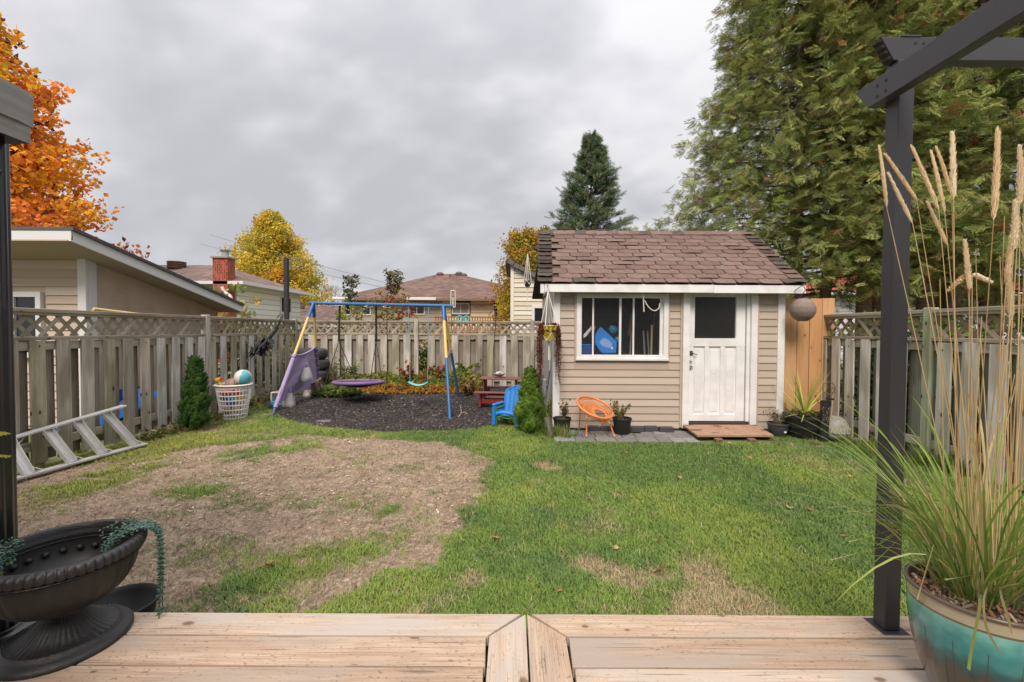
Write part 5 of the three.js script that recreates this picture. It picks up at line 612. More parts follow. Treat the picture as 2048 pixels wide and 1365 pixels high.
  mesh('tassel', limb([V(0, -0.005, 0), V(0.004, -0.2, 0), V(0.008, -0.36, 0)], [0.009, 0.006, 0.005], 6), cordM, m); part(m, 'bracket', limb(curve([P(1055.5, 507, md), P(1057, 502, md), P(1070, 500, md), P(1085, 506, md)], 8), 0.004, 5), blackIron);
  // shepherd hook by the back fence
  const s0 = P(985, 790, 9.2); s0.y = gh(s0.x, s0.z); const sh = thing('shepherd_hook', 'thin black iron shepherd hook standing before the grey fence', 'hook', s0); part(sh, 'stake', limb([s0, P(987, 700, 9.2), P(992, 632, 9.2)], 0.008, 6), blackIron); part(sh, 'crook', limb(curve([P(992, 632, 9.2), P(992, 625, 9.2), P(987, 622, 9.2), P(980, 627, 9.2), P(977, 635, 9.2)], 12), 0.007, 6), blackIron); part(sh, 'crook', limb(curve([P(991, 658, 9.2), P(989, 664, 9.2), P(986, 662, 9.2), P(986, 650, 9.2)], 10), 0.006, 6), blackIron);
  // grey metal poles at the shed side, with a white crutch frame
  const gm = M([0.22, 0.22, 0.23], 0.45, { metalness: 0.5 }), t0 = P(1090, 815, 6.35); t0.y = 0.02; const tl = thing('garden_trimmer', 'grey metal poles with white joint leaning on the shed side wall', 'tool', t0);
  part(tl, 'pole', rod(P(1086, 830, 6.3), P(1099, 742, 6.42), 0.016, 8), gm); part(tl, 'pole', rod(P(1078, 822, 6.4), P(1086, 752, 6.5), 0.012, 8), gm); part(tl, 'pole', rod(P(1099, 742, 6.42), P(1102, 700, 6.5), 0.010, 8), M([0.45, 0.43, 0.42], 0.6)); part(tl, 'joint', [rod(P(1090, 762, 6.38), P(1091.5, 774, 6.36), 0.026, 10)], M([0.3, 0.3, 0.3], 0.5)); part(tl, 'joint', rod(P(1078, 762, 6.46), P(1080, 775, 6.45), 0.026, 10), M([0.55, 0.55, 0.56], 0.5)); part(tl, 'guard', boxAt(P(1079, 800, 6.35).x, P(1092, 800, 6.35).x, P(1085, 812, 6.35).y, P(1085, 806, 6.35).y, -6.38, -6.3, 0.004), M([0.35, 0.35, 0.36], 0.5)); part(tl, 'backing_sheet', boxAt(P(1082, 780, 6.6).x, P(1092, 780, 6.6).x, 0.3, P(1085, 758, 6.6).y, -6.6, -6.585, 0.003), M([0.6, 0.6, 0.6], 0.6));
  const trl = thing('wood_trellis', 'small white diagonal slat trellis at the top of the shed side', 'trellis', [0.52, 1.5, -6.3]); for (let k = 0; k < 9; k++) mesh('slat', place(box(0.012, 0.24, 0.022, 0.002), [0.0, 0.42 - k * 0.085, 0], [0.65, 0, 0]), white, trl); for (const z of [-0.09, 0.09]) mesh('trellis_edge', boxAt(-0.012, 0.0, -0.32, 0.5, z - 0.012, z + 0.012, 0.002), white, trl);
  const bk = ground(1102, 878), bd = thing('edging_post', 'short weathered grey post leaning in the grass by the black pot', 'post', bk); mesh('post_body', (() => { const g = limb(curve([V(0, -0.02, 0), V(-0.015, 0.12, -0.02), V(-0.05, 0.26, -0.05)], 8), k => 0.038 + 0.006 * Math.sin(k * 9), 10); return g; })(), greyWood(0x8c8880), bd);
}
// ───────── on the deck: urn, ceramic planter with reed grass ─────────
{
  const resin = (() => { const b = tex(256, 256, (u, v) => fbm(u * 40, v * 40, 501, 3, 40, 40), false, [0.3, 0.3]); const map = tex(512, 512, (u, v) => { const f = fbm(u * 10, v * 10, 505, 5, 10, 10), s = fbm(u * 70, v * 70, 507, 2, 70, 70); return mix3(rgb(34, 33, 34), rgb(54, 51, 49), 0.6 * smooth(0.5, 0.72, f) * (0.4 + 0.8 * s)); }); return M(0xffffff, 0.4, { map, bumpMap: b, bumpScale: 0.0006 }); })(), body = M([0.018, 0.0165, 0.0155], 0.48);
  const c = G(129, 1284, DY); const root = thing('urn_planter', 'wide black fluted urn planter on a round foot on the deck', 'urn', c), K = 0.88; root.scale.setScalar(K); const put = (n, g, m = resin) => mesh(n, g, m, root);
  put('foot', turned([[0.001, 0.0], [0.215, 0.0], [0.222, 0.006], [0.222, 0.018], [0.214, 0.026], [0.198, 0.034], [0.186, 0.038], [0.182, 0.046], [0.176, 0.050]], 80));
  const st = []; for (let k = 0; k <= 12; k++) { const t = k / 12; st.push([lerp(0.174, 0.062, Math.pow(t, 0.75)), 0.050 + 0.085 * Math.pow(t, 1.25)]); } st.push([0.06, 0.15], [0.07, 0.165]);
  put('stem', turned(st, 176, (r, a, k) => r * (1 + (k < 13 ? 0.035 * Math.abs(Math.sin(a * 22)) - 0.02 : 0))));
  const bw = []; for (let k = 0; k <= 18; k++) { const t = k / 18; bw.push([0.07 + (0.240 - 0.07) * Math.sin(Math.pow(t, 0.72) * Math.PI / 2), 0.155 + 0.222 * t * (0.55 + 0.45 * t)]); }
  const inn = []; for (let k = 0; k <= 12; k++) { const t = 1 - k / 12; inn.push([0.05 + (0.225 - 0.05) * Math.sin(Math.pow(t, 0.7) * Math.PI / 2), 0.185 + 0.195 * t * (0.5 + 0.5 * t)]); }
  const ho = bw.at(-1)[1]; put('bowl', turned([...bw, [0.234, ho + 0.002], ...inn.map(([r, y]) => [r, Math.min(y, ho)])], 144, (r, a, k) => r * (1 + (k < 19 && k > 2 ? 0.03 * Math.pow(Math.abs(Math.sin(a * 14)), 0.6) : 0))), body);
  const rim = []; for (let k = 0; k <= 14; k++) { const a = -Math.PI * 0.62 + k / 14 * Math.PI * 1.25; rim.push([0.250 + 0.022 * Math.cos(a), ho + 0.006 + 0.026 * Math.sin(a)]); }
  put('rim', turned([[0.230, ho - 0.004], [0.262, ho - 0.026], [0.264, ho - 0.018], ...rim, [0.240, ho + 0.03], [0.234, ho + 0.03], [0.230, ho + 0.012], [0.226, ho + 0.0]], 480, (r, a, k) => k > 2 && k < 18 ? r + 0.011 * Math.pow(Math.abs(Math.sin(a * 29)), 0.45) - 0.009 : r));
  for (let k = 0; k < 24; k++) { const a = k / 24 * 6.283; put('stud', place(ball(0.013, 10, 8), [Math.cos(a) * 0.206, ho - 0.066, Math.sin(a) * 0.206])); }
  for (const [r, y] of [[0.225, ho - 0.012], [0.221, ho - 0.028]]) put('inner_groove', place(new THREE.TorusGeometry(r, 0.003, 6, 90), [0, y, 0], [Math.PI / 2, 0, 0]));
  // strings of beads
  const bead = ball(0.5, 6, 4).scale(0.005, 0.0115, 0.005), bm = M([0.07, 0.14, 0.115], 0.5);
  function beads(label, ang, spec, seed) { const rt = thing('bead_succulent', label, 'plant', c.clone().add(V(Math.cos(ang) * 0.232 * K, (ho + 0.03) * K, Math.sin(ang) * 0.232 * K))), r = rng(seed), out = V(Math.cos(ang), 0, Math.sin(ang)), side = V(-out.z, 0, out.x); for (const [o, s, drop] of spec) { const pts = curve([out.clone().multiplyScalar(-0.07).addScaledVector(side, s * 0.4).add(V(0, -0.03, 0)), side.clone().multiplyScalar(s * 0.7).add(V(0, 0.018, 0)), out.clone().multiplyScalar(o).addScaledVector(side, s).add(V(0, 0.0, 0)), out.clone().multiplyScalar(o * 1.25).addScaledVector(side, s * 1.1).add(V(0, -drop * 0.4, 0)), out.clone().multiplyScalar(o * 1.1).addScaledVector(side, s * 1.05).add(V(0.004, -drop, 0))], Math.round(14 + drop * 60)); const L = []; pts.forEach((p, k) => { for (let j = 0; j < 4; j++) { const a = j * 1.571 + k, q = mat4(p.clone().add(V(Math.cos(a) * 0.007, 0, Math.sin(a) * 0.007)), [Math.PI / 2 - a, 1.15 + 0.3 * r(), 0], 0.9 + 0.4 * r()); L.push([q, jitter(r, [1, 1, 1], 0.25)]); } }); const st = mesh('strand', limb(pts, 0.002, 4, false), M([0.06, 0.1, 0.04], 0.8), rt); copies('beads', bead, bm, L, st); } const tuft = []; for (let k = 0; k < 90; k++) { tuft.push([mat4(V((r() - 0.5) * 0.13, 0.005 + r() * 0.035, (r() - 0.5) * 0.13).addScaledVector(out, -0.02), [r() * 6, r() * 3, r() * 6], 1 + 0.4 * r()), jitter(r, [1.1, 1.1, 1], 0.3)]); } copies('bead_tuft', bead, bm, tuft, rt); mesh('stalk', limb([out.clone().multiplyScalar(-0.05).add(V(0, 0.0, 0.01)), out.clone().multiplyScalar(-0.055).add(V(0, -0.09, 0.012))], 0.005, 6), M([0.14, 0.24, 0.05], 0.6), rt); }
  beads('blue green bead succulent trailing over the far rim of the black urn', -0.62, [[0.06, 0.035, 0.36], [0.065, 0.0, 0.44], [0.06, -0.03, 0.25], [0.062, 0.015, 0.3], [-0.06, 0.05, 0.09], [-0.07, 0.03, 0.07], [-0.06, -0.03, 0.05]], 52);
  beads('blue green bead succulent at the near rim of the black urn', 2.62, [[0.05, 0.03, 0.1], [-0.05, 0.03, 0.04], [-0.04, -0.03, 0.05]], 53);
  const np = V(-1.775, 0, -1.92); const pot = plasticPot('nursery_pot', 'empty black nursery pot standing on the lawn behind the urn', [np.x + 0.02, gh(np.x, np.z), np.z - 0.07], 0.15, 0.125, blackPlastic); pot.children.find(o => o.name === 'soil').removeFromParent();
}
{
  const cx = 1.455, cz = -1.385, R = 0.172, H = 0.345, root = thing('ceramic_planter', 'teal glazed ceramic planter with beige rim at the deck edge', 'planter', [cx, DY, cz]);
  // the glaze: beige band, a dark line, teal petals that run out over brown clay
  const map = tex(1024, 512, (u, v) => { const n = fbm(u * 30, v * 12, 521, 3, 30, 12), ph = (u * 14) % 1, arch = 1 - Math.abs(ph * 2 - 1), lip = 0.42 + 0.10 * Math.pow(1 - arch, 1.3), line = 0.24; let c; if (v > 0.895) c = mix3(rgb(174, 166, 142), rgb(150, 140, 114), n); else if (v > 0.875) c = rgb(92, 84, 66); else { const k = smooth(lip - 0.07, lip + 0.10, v + 0.05 * (n - 0.5)); const teal = mix3(mix3(rgb(12, 78, 84), rgb(28, 120, 122), smooth(0.50, 0.64, v + 0.1 * (n - 0.5))), rgb(112, 172, 164), smooth(0.66, 0.90, v + 0.14 * (n - 0.5))); c = mix3(mix3(rgb(72, 62, 54), rgb(50, 44, 40), n), teal, k); if (Math.abs(ph - 0.5) > 0.485 && v < 0.7) c = mix3(c, rgb(28, 34, 34), 0.75); } return mul3(c, 0.96 + 0.08 * n); });
  const gl = M(0xffffff, 0.22, { map, clearcoat: 0.8, clearcoatRoughness: 0.12 }), prof = []; for (let k = 0; k <= 20; k++) { const t = k / 20; prof.push([lerp(0.095, R, Math.pow(t, 0.62)) + 0.012 * Math.sin(t * 3.14), t * H * 0.985]); }
  mesh('pot_wall', turned(prof, 112, (r, a, k) => r * (1 + (k < 17 ? 0.012 * Math.pow(Math.abs(Math.sin(a * 7)), 0.5) - 0.008 : 0))), gl, root); mesh('rim', place(new THREE.TorusGeometry(R + 0.001, 0.007, 8, 72), [0, H, 0], [Math.PI / 2, 0, 0]), M([0.11, 0.085, 0.065], 0.3), root);
  mesh('inner_wall', turned([[R - 0.006, H], [R - 0.014, H - 0.06]], 60), M([0.1, 0.08, 0.06], 0.4), root);
  const r = rng(63); mesh('soil', sheet((u, v) => { const a = u * 6.2832, q = v * (R - 0.012); return V(Math.cos(a) * q, H - 0.028 + 0.02 * fbm(Math.cos(a) * q * 30 + 9, Math.sin(a) * q * 30 + 9, 5, 3), Math.sin(a) * q); }, 48, 10), M([0.09, 0.06, 0.045], 1), root);
  const chips = []; for (let k = 0; k < 420; k++) { const a = r() * 6.28, q = Math.sqrt(r()) * (R - 0.02); chips.push([mat4(V(Math.cos(a) * q, H - 0.012 + 0.008 * r(), Math.sin(a) * q), [r() * 6, r(), r() * 6], 0.5 + r()), jitter(r, [[0.2, 0.13, 0.08], [0.1, 0.07, 0.05], [0.3, 0.23, 0.15], [0.25, 0.1, 0.05]][k % 4], 0.3)]); } copies('mulch_chips', box(0.022, 0.004, 0.006, 0.001), M(0xffffff, 0.95), chips, root);
  // reed grass: blades and seed stalks
  const gr = thing('reed_grass', 'tall dry feather reed grass growing from the teal planter', 'grass', [cx + 0.0, DY + H - 0.02, cz]);
  const blade = (len, lean, bend, w, tw) => sheet((u, v) => { const t = v, s = t * len, x = Math.sin(lean + bend * t * 0.5) * s, y = Math.cos(lean + bend * t * 0.5) * s; return V(x, y, (u - 0.5) * w * Math.min(1, (1 - t) * 3.2) * (0.6 + 0.4 * Math.min(1, t * 5))); }, 1, 9);
  const greens = [[0.17, 0.27, 0.055], [0.23, 0.32, 0.07], [0.3, 0.35, 0.1], [0.46, 0.39, 0.19], [0.13, 0.22, 0.045]].map(c => { const m = leafMat(0.3); m.color.setRGB(...c); return m; });
  const G9 = []; for (let k = 0; k < 9; k++) G9.push(blade(0.32 + 0.045 * k, 0.06, 0.25 + 0.12 * k, 0.0055, 0)); let nB = 0;
  for (let k = 0; k < 240; k++) { const a = r() * 6.28, q = Math.sqrt(r()) * 0.085, o = mesh('blade', G9[Math.floor(r() * 9)], greens[Math.floor(r() * 5)], gr); o.position.set(Math.cos(a) * q, 0, Math.sin(a) * q); o.rotation.set(0, -a + (r() - 0.5) * 1.4, -(0.03 + 0.42 * r() * (k % 3 ? 1 : 1.5)), 'YXZ'); o.scale.setScalar(0.7 + 0.6 * r()); nB++; }
  // long blades that arch out over the lawn to the left, and a few broken ones
  for (const [pts, w, m] of [[[[1838, 1120], [1780, 1060], [1700, 1010], [1648, 996]], 0.005, 2], [[[1830, 1130], [1760, 1090], [1690, 1065], [1662, 1062]], 0.004, 1], [[[1850, 1100], [1790, 1035], [1730, 990], [1705, 970]], 0.004, 1], [[[1860, 1090], [1810, 1020], [1775, 1010], [1735, 1025]], 0.005, 3], [[[1850, 1145], [1800, 1120], [1740, 1111], [1700, 1110]], 0.004, 2], [[[1868, 1090], [1835, 1200], [1800, 1210], [1764, 1200]].slice(0, 2), 0.005, 3], [[[2040, 1132], [1990, 1140], [1940, 1152], [1890, 1160]], 0.009, 1], [[[1960, 1185], [1958, 1230], [1945, 1290], [1938, 1340]], 0.009, 2], [[[1978, 1165], [1968, 1215], [1975, 1260], [2003, 1310]], 0.006, 3], [[[2000, 1175], [2008, 1210], [2018, 1240], [2024, 1268]], 0.006, 3]]) { const n = pts.length, p = pts.map(([x, y], k) => P(x, y, lerp(1.32, n > 2 && x < 1880 && k ? 1.45 : 1.28, k / (n - 1)) - (y > 1200 ? 0.12 : 0))), cv = curve(p, 14); const g = sheet((u, v) => { const i = Math.min(13, Math.floor(v * 14)), q = cv[i].clone().lerp(cv[i + 1], v * 14 - i); return q.add(V(0, (u - 0.5) * w * Math.min(1, (1 - v) * 4), (u - 0.5) * w)); }, 1, 20); part(gr, 'blade', g, greens[m]); }
  for (let k = 0; k < 26; k++) { const t0 = r(), tip = P(1640 + 150 * r(), 955 + 175 * t0, 1.38 + 0.12 * r()), root_ = V(cx - 0.05 - 0.05 * r(), DY + H - 0.02, cz + (r() - 0.5) * 0.12), mid = root_.clone().lerp(tip, 0.45).add(V(0, 0.09 + 0.07 * r(), 0)), cv = curve([root_, mid, tip], 14), w = 0.0032; part(gr, 'blade', sheet((u, v) => { const i = Math.min(13, Math.floor(v * 14)), q = cv[i].clone().lerp(cv[i + 1], v * 14 - i); return q.add(V(0, (u - 0.5) * w * Math.min(1, (1 - v) * 3), (u - 0.5) * w)); }, 1, 16), greens[k % 5]); }
  const strawM = [[0.50, 0.36, 0.17], [0.42, 0.28, 0.12], [0.58, 0.44, 0.24]].map(c => M(c, 0.8)), plumeG = [9, 10, 11, 12].map(sd_ => { const g = [], q = rng(sd_), bx = (q() - 0.5) * 0.03; for (let k = 0; k < 460; k++) { const t = k / 460, wd = 0.0078 * Math.sin(Math.PI * Math.pow(t, 0.6) * 0.97 + 0.1) * (0.7 + 0.6 * q()) * (0.88 + 0.24 * noise(t * 10, 2, sd_)), a = q() * 6.28; g.push(leafAt(mat4(V(Math.cos(a) * wd * 0.25 + bx * t * t, t * 0.235, Math.sin(a) * wd * 0.25), [Math.PI / 2 - a, 0.14 + 0.26 * q(), 0]), 0.022 + wd * 0.6, 0.004)); } return merge([...g, limb([V(0, 0, 0), V(bx * 0.25, 0.12, 0), V(bx, 0.23, 0)], [0.001, 0.0014, 0.001], 5)]); });
  const plumeM = [[0.93, 0.77, 0.52], [0.88, 0.70, 0.44], [0.95, 0.82, 0.6]].map(c => M(c, 0.95));
  const head = (base, tip, n) => { const d = tip.clone().sub(base), o = mesh('seed_head', plumeG[n % 4], plumeM[n % 3], gr); o.position.copy(base).sub(gr.position); o.quaternion.setFromUnitVectors(V(0, 1, 0), d.clone().normalize()); const wdt = tip.x / -tip.z > 0.93 ? 1.0 : 0.7; o.scale.set(wdt, d.length() / 0.25, wdt); };
  const stalk = (tip, base, foot, n, hd = true) => { const T = P(...tip), B = P(...base), Fp = V(cx + foot[0], DY + H - 0.02, cz + foot[1]); part(gr, 'stalk', limb(curve([Fp, Fp.clone().lerp(B, 0.5).add(V(0.0, 0.02, 0)), B], 8), k => 0.0020 - 0.0009 * k, 5), strawM[n % 3]); if (hd) { head(B, T, n); } };
  [[[1762, 290, 1.5], [1774, 415, 1.5]], [[1770, 307, 1.45], [1834, 400, 1.42]], [[1776, 345, 1.5], [1826, 448, 1.48]], [[1826, 290, 1.4], [1878, 420, 1.38]], [[1876, 292, 1.45], [1904, 390, 1.43]], [[1905, 262, 1.38], [1908, 395, 1.37]], [[1854, 402, 1.5], [1896, 492, 1.48]], [[2001, 256, 1.28], [1988, 440, 1.28]], [[2046, 290, 1.3], [2040, 410, 1.3]], [[1930, 478, 1.5], [1940, 580, 1.48]], [[2024, 470, 1.42], [2014, 570, 1.42]], [[2036, 400, 1.25], [2028, 500, 1.25]], [[1866, 300, 1.42], [1890, 425, 1.4]], [[1896, 582, 1.5], [1935, 548, 1.5]], [[1985, 565, 1.52], [1945, 548, 1.52]], [[2020, 540, 1.35], [2023, 640, 1.35]], [[2060, 350, 1.3], [2050, 520, 1.3]]].forEach(([t, b], k) => stalk(t, b, [(r() - 0.5) * 0.12 + (b[0] > 1960 ? 0.02 : -0.02), (r() - 0.5) * 0.12], k));
  for (let k = 0; k < 26; k++) { const px = 1890 + r() * 190, d = 1.28 + r() * 0.22; stalk([px, 300, d], [px + (r() - 0.5) * 30, 420 + r() * 420, d], [(px - 1960) / 1400 + (r() - 0.5) * 0.06, (r() - 0.5) * 0.14], k, false); }
}
// ───────── paving and the door board ─────────
{
  const st = (() => { const map = tex(256, 256, (u, v, i, j) => mul3(mix3(rgb(148, 145, 142), rgb(118, 115, 112), fbm(u * 6, v * 6, 541, 4, 6, 6)), 0.86 + 0.26 * hash(i, j, 5)), true, [0.4, 0.4]); return [0xffffff, 0xe8e4e0, 0xd8d6d4].map(t => M(t, 0.95, { map })); })(), dk = M([0.055, 0.055, 0.06], 0.9), r = rng(71);
  const pave = thing('paving', null, null, [1.4, 0, -5.7]); pave.userData.kind = 'structure'; const rows = [[-5.98, -5.78], [-5.775, -5.575], [-5.57, -5.37]];
  rows.forEach(([z0, z1], k) => { let x = 0.60 + (k % 2) * 0.08 - 0.04 * k; while (x < 2.42) { const w = r() < 0.4 ? 0.165 : 0.25; if (!(k === 2 && (x > 2.2 || r() < 0.08)) && !(k === 0 && r() < 0.06)) { const t = 0.018 + r() * 0.012, g = boxAt(x + 0.004, x + w - 0.004, -0.03, t, z0 + 0.003, z1 - 0.003, 0.006, r() * 3, r() * 3); g.rotateY(0); part(pave, 'paver', g, st[Math.floor(r() * 3)]); } x += w; } });
  for (let x = 0.98; x < 2.12; x += 0.192) { const g = box(0.185, 0.075, 0.085, 0.008); g.rotateY((r() - 0.5) * 0.08); part(pave, 'edging_block', g.translate(x + 0.09, 0.045 + r() * 0.008, -5.935 + (r() - 0.5) * 0.02 + (x > 1.75 ? 0.03 : 0)), dk); }
  for (const [x, z, w] of [[3.18, -5.45, 0.2], [3.38, -5.35, 0.24], [3.16, -5.25, 0.22], [3.42, -5.14, 0.2]]) part(pave, 'paver', boxAt(x, x + w, -0.03, 0.016, z, z + 0.17, 0.006, x, z), st[1]);
  const osb = (() => { const map = tex(512, 512, (u, v) => { const a = fbm(u * 40, v * 12, 551, 2, 40, 12), b = fbm(u * 10, v * 34, 553, 2, 10, 34), n = fbm(u * 5, v * 5, 555, 4, 5, 5); let c = mix3(rgb(176, 144, 120), rgb(140, 106, 86), clamp(a * 0.6 + b * 0.7 - 0.15)); return mix3(c, rgb(92, 68, 54), smooth(0.58, 0.7, n) * 0.8); }, true, [0.9, 0.7]); return M(0xffffff, 0.95, { map }); })();
  const A = G(1366, 850, 0.10), B = G(1512, 850, 0.10), C = G(1548, 871, 0.075), D = G(1395, 871, 0.075), n = 0.022, top = [A, B, C, D], bot = top.map(p => p.clone().add(V(0, -n, 0))), p = [], f = (...q) => { p.push(...q[0].toArray(), ...q[1].toArray(), ...q[2].toArray(), ...q[0].toArray(), ...q[2].toArray(), ...q[3].toArray()); };
  f(D, C, B, A); f(bot[0], bot[1], bot[2], bot[3]); for (let k = 0; k < 4; k++) { const j = (k + 1) % 4; f(top[k], top[j], bot[j], bot[k]); }
  const bd = thing('door_board', 'stained chipboard sheet laid as a step before the white shed door', 'board', [2.7, 0, -5.65]); part(bd, 'sheet', boxUV(fromTris(p), 0), osb); for (const x of [2.45, 2.85]) part(bd, 'block', boxAt(x, x + 0.08, 0.0, 0.054, -5.45, -5.37, 0.004), deckWood(0xb09a88)); part(bd, 'block', boxAt(2.4, 3.1, 0.0, 0.066, -5.9, -5.82, 0.004), deckWood(0x8a7a6c));
  // small things on the bark: grey slab, black edging strip
  const sl = ground(647, 846), s = thing('patio_slab', 'flat grey stone slab half sunk at the edge of the bark', 'slab', sl); mesh('slab_body', place(box(0.20, 0.035, 0.13, 0.008), [0, 0.012, 0], [0.04, 0.15, 0.02]), M([0.12, 0.125, 0.125], 0.9), s);
  const ed = [[690, 828], [740, 832], [790, 838], [812, 843], [860, 843], [900, 842], [985, 836]].map(([x, y]) => ground(x, y).add(V(0, 0.012, 0))), e0 = thing('edging_strip', 'black plastic edging strip lying along the bark under the swings', 'edging', ed[3].clone()); part(e0, 'strip', (() => { const cv = curve(ed, 40); return sheet((u, v) => { const k = Math.min(39, Math.floor(u * 40)), q = cv[k].clone().lerp(cv[k + 1], u * 40 - k), a = v * 6.2832; return q.add(V(0, 0.018 * Math.cos(a) * (0.6 + 0.5 * noise(u * 9, 1, 4)), 0.012 * Math.sin(a))); }, 60, 8); })(), blackPlastic);
  // twigs
  { const q = ground(922, 836), o = thing('fallen_twig', 'pale forked twig standing in the bark by the swing leg', 'twig', q); mesh('twig_stem', limb(curve([V(-0.05, 0, 0.03), V(0.0, 0.07, 0), V(-0.01, 0.16, -0.02), V(-0.03, 0.2, -0.03)], 8), k => 0.006 * (1.2 - k), 5), M([0.42, 0.35, 0.26], 0.9), o); mesh('twig_stem', limb(curve([V(0.0, 0.07, 0), V(0.06, 0.09, 0.02), V(0.1, 0.06, 0.03)], 5), 0.004, 5), M([0.42, 0.35, 0.26], 0.9), o); }
  // dark ornament over the fence
  const oz = 7.75, o0 = P(530, 690, oz), od = thing('feathered_ornament', 'tattered black ornament hanging over the grey fence corner', 'ornament', o0), blk = M([0.022, 0.022, 0.025], 0.8), rr = rng(81); part(od, 'branch', limb(curve([P(563, 632, oz), P(556, 650, oz), P(545, 668, oz), P(532, 684, oz)], 10), k => 0.012 + 0.02 * k * k, 7), blk); part(od, 'branch', limb(curve([P(558, 655, oz), P(548, 668, oz), P(538, 678, oz)], 6), 0.014, 6), blk);
  const fe = []; for (let k = 0; k < 80; k++) { const t = rr(), px = lerp(538, 512, t) + (rr() - 0.5) * 18 * (0.5 + t), py = lerp(672, 700, t) + (rr() - 0.5) * 10; fe.push(leafAt(mat4(P(px, py, oz - 0.05 + rr() * 0.1), [rr() * 6.28, 2.3 + rr() * 0.7, (rr() - 0.5)]), 0.14 + 0.08 * rr(), 0.055)); } part(od, 'feathers', fe, blk); part(od, 'hook', limb(curve([P(553, 637, oz), P(560, 629, oz), P(564, 628, oz), P(564, 634, oz), P(562, 640, oz)], 10), k => 0.02 * (0.4 + k * 0.6), 7), M([0.1, 0.11, 0.12], 0.5));
}
// ───────── houses beyond the fences ─────────
const shingleFar = (c, seed) => { const map = tex(512, 512, (u, v) => { const row = Math.floor(v * 24), q = (u * 16 + (row % 2) * 0.5) % 16, t = hash(Math.floor(q), row, seed), e = (v * 24) % 1; return mul3(c, (0.8 + 0.3 * t) * (e < 0.12 ? 0.8 : 1) * (0.9 + 0.2 * fbm(u * 8, v * 8, seed, 3, 8, 8))); }, true, [4.5, 3.6]); return M(0xffffff, 0.95, { map }); };
const sidingFar = (c, pitch, seed) => { const map = tex(64, 256, (u, v) => { const e = (v * 8) % 1; return mul3(c, (e < 0.1 ? 0.72 : 1) * (0.95 + 0.08 * hash(Math.floor(v * 8), 1, seed))); }, true, [pitch * 4, pitch * 8]); return M(0xffffff, 0.75, { map }); };
const whiteTrim = M([0.66, 0.66, 0.66], 0.6), darkGlass = M([0.02, 0.022, 0.026], 0.08), slabQuad = (A, B, C, D, t) => { const n = B.clone().sub(A).cross(D.clone().sub(A)).normalize(); if (n.y < 0) n.negate(); n.multiplyScalar(-t); const T = [A, B, C, D], b = T.map(v => v.clone().add(n)), p = [], f = (...q) => p.push(...q[0].toArray(), ...q[1].toArray(), ...q[2].toArray(), ...q[0].toArray(), ...q[2].toArray(), ...q[3].toArray()); f(...T); f(...[...b].reverse()); for (let k = 0; k < 4; k++) { const j = (k + 1) % 4; f(T[k], b[k], b[j], T[j]); } return boxUV(fromTris(p), 0); };
function hipRoof(x0, x1, z0, z1, ye, ridge, yr) { const a = V(x0, ye, z0), b = V(x1, ye, z0), c = V(x1, ye, z1), d = V(x0, ye, z1), r0 = V(...ridge[0], 0), r1 = V(...ridge[1], 0); r0.set(ridge[0][0], yr, ridge[0][1]); r1.set(ridge[1][0], yr, ridge[1][1]); const p = []; const t = (...q) => q.forEach(v => p.push(...v.toArray())); t(a, b, r1); t(a, r1, r0); t(b, c, r1); t(c, d, r0); t(c, r0, r1); t(d, a, r0); t(a, c, b); t(a, d, c); return boxUV(fromTris(p), 0); }
function glazed(root, x0, x1, y0, y1, z, fw, m = whiteTrim, parts = 2, back = darkGlass, axis = 'z') { // window facing +z (or +x): frame, sash bars and panes
  const B = (u0, u1, v0, v1, d0, d1) => axis === 'z' ? boxAt(u0, u1, v0, v1, z + d0, z + d1, 0.003) : boxAt(z + d0, z + d1, v0, v1, -u1, -u0, 0.003);
  const w = part(root, 'window', [B(x0, x0 + fw, y0, y1, -0.02, 0.04), B(x1 - fw, x1, y0, y1, -0.02, 0.04), B(x0 + fw, x1 - fw, y0, y0 + fw, -0.02, 0.04), B(x0 + fw, x1 - fw, y1 - fw, y1, -0.02, 0.04)], m), n = parts, W = (x1 - x0 - 2 * fw) / n;
  for (let k = 0; k < n; k++) { part(w, 'pane', B(x0 + fw + k * W + 0.006, x0 + fw + (k + 1) * W - 0.006, y0 + fw, y1 - fw, 0.003, 0.012), back); if (k) part(w, 'mullion', B(x0 + fw + k * W - 0.02, x0 + fw + k * W + 0.02, y0 + fw, y1 - fw, 0.013, 0.035), m); } return w;
}
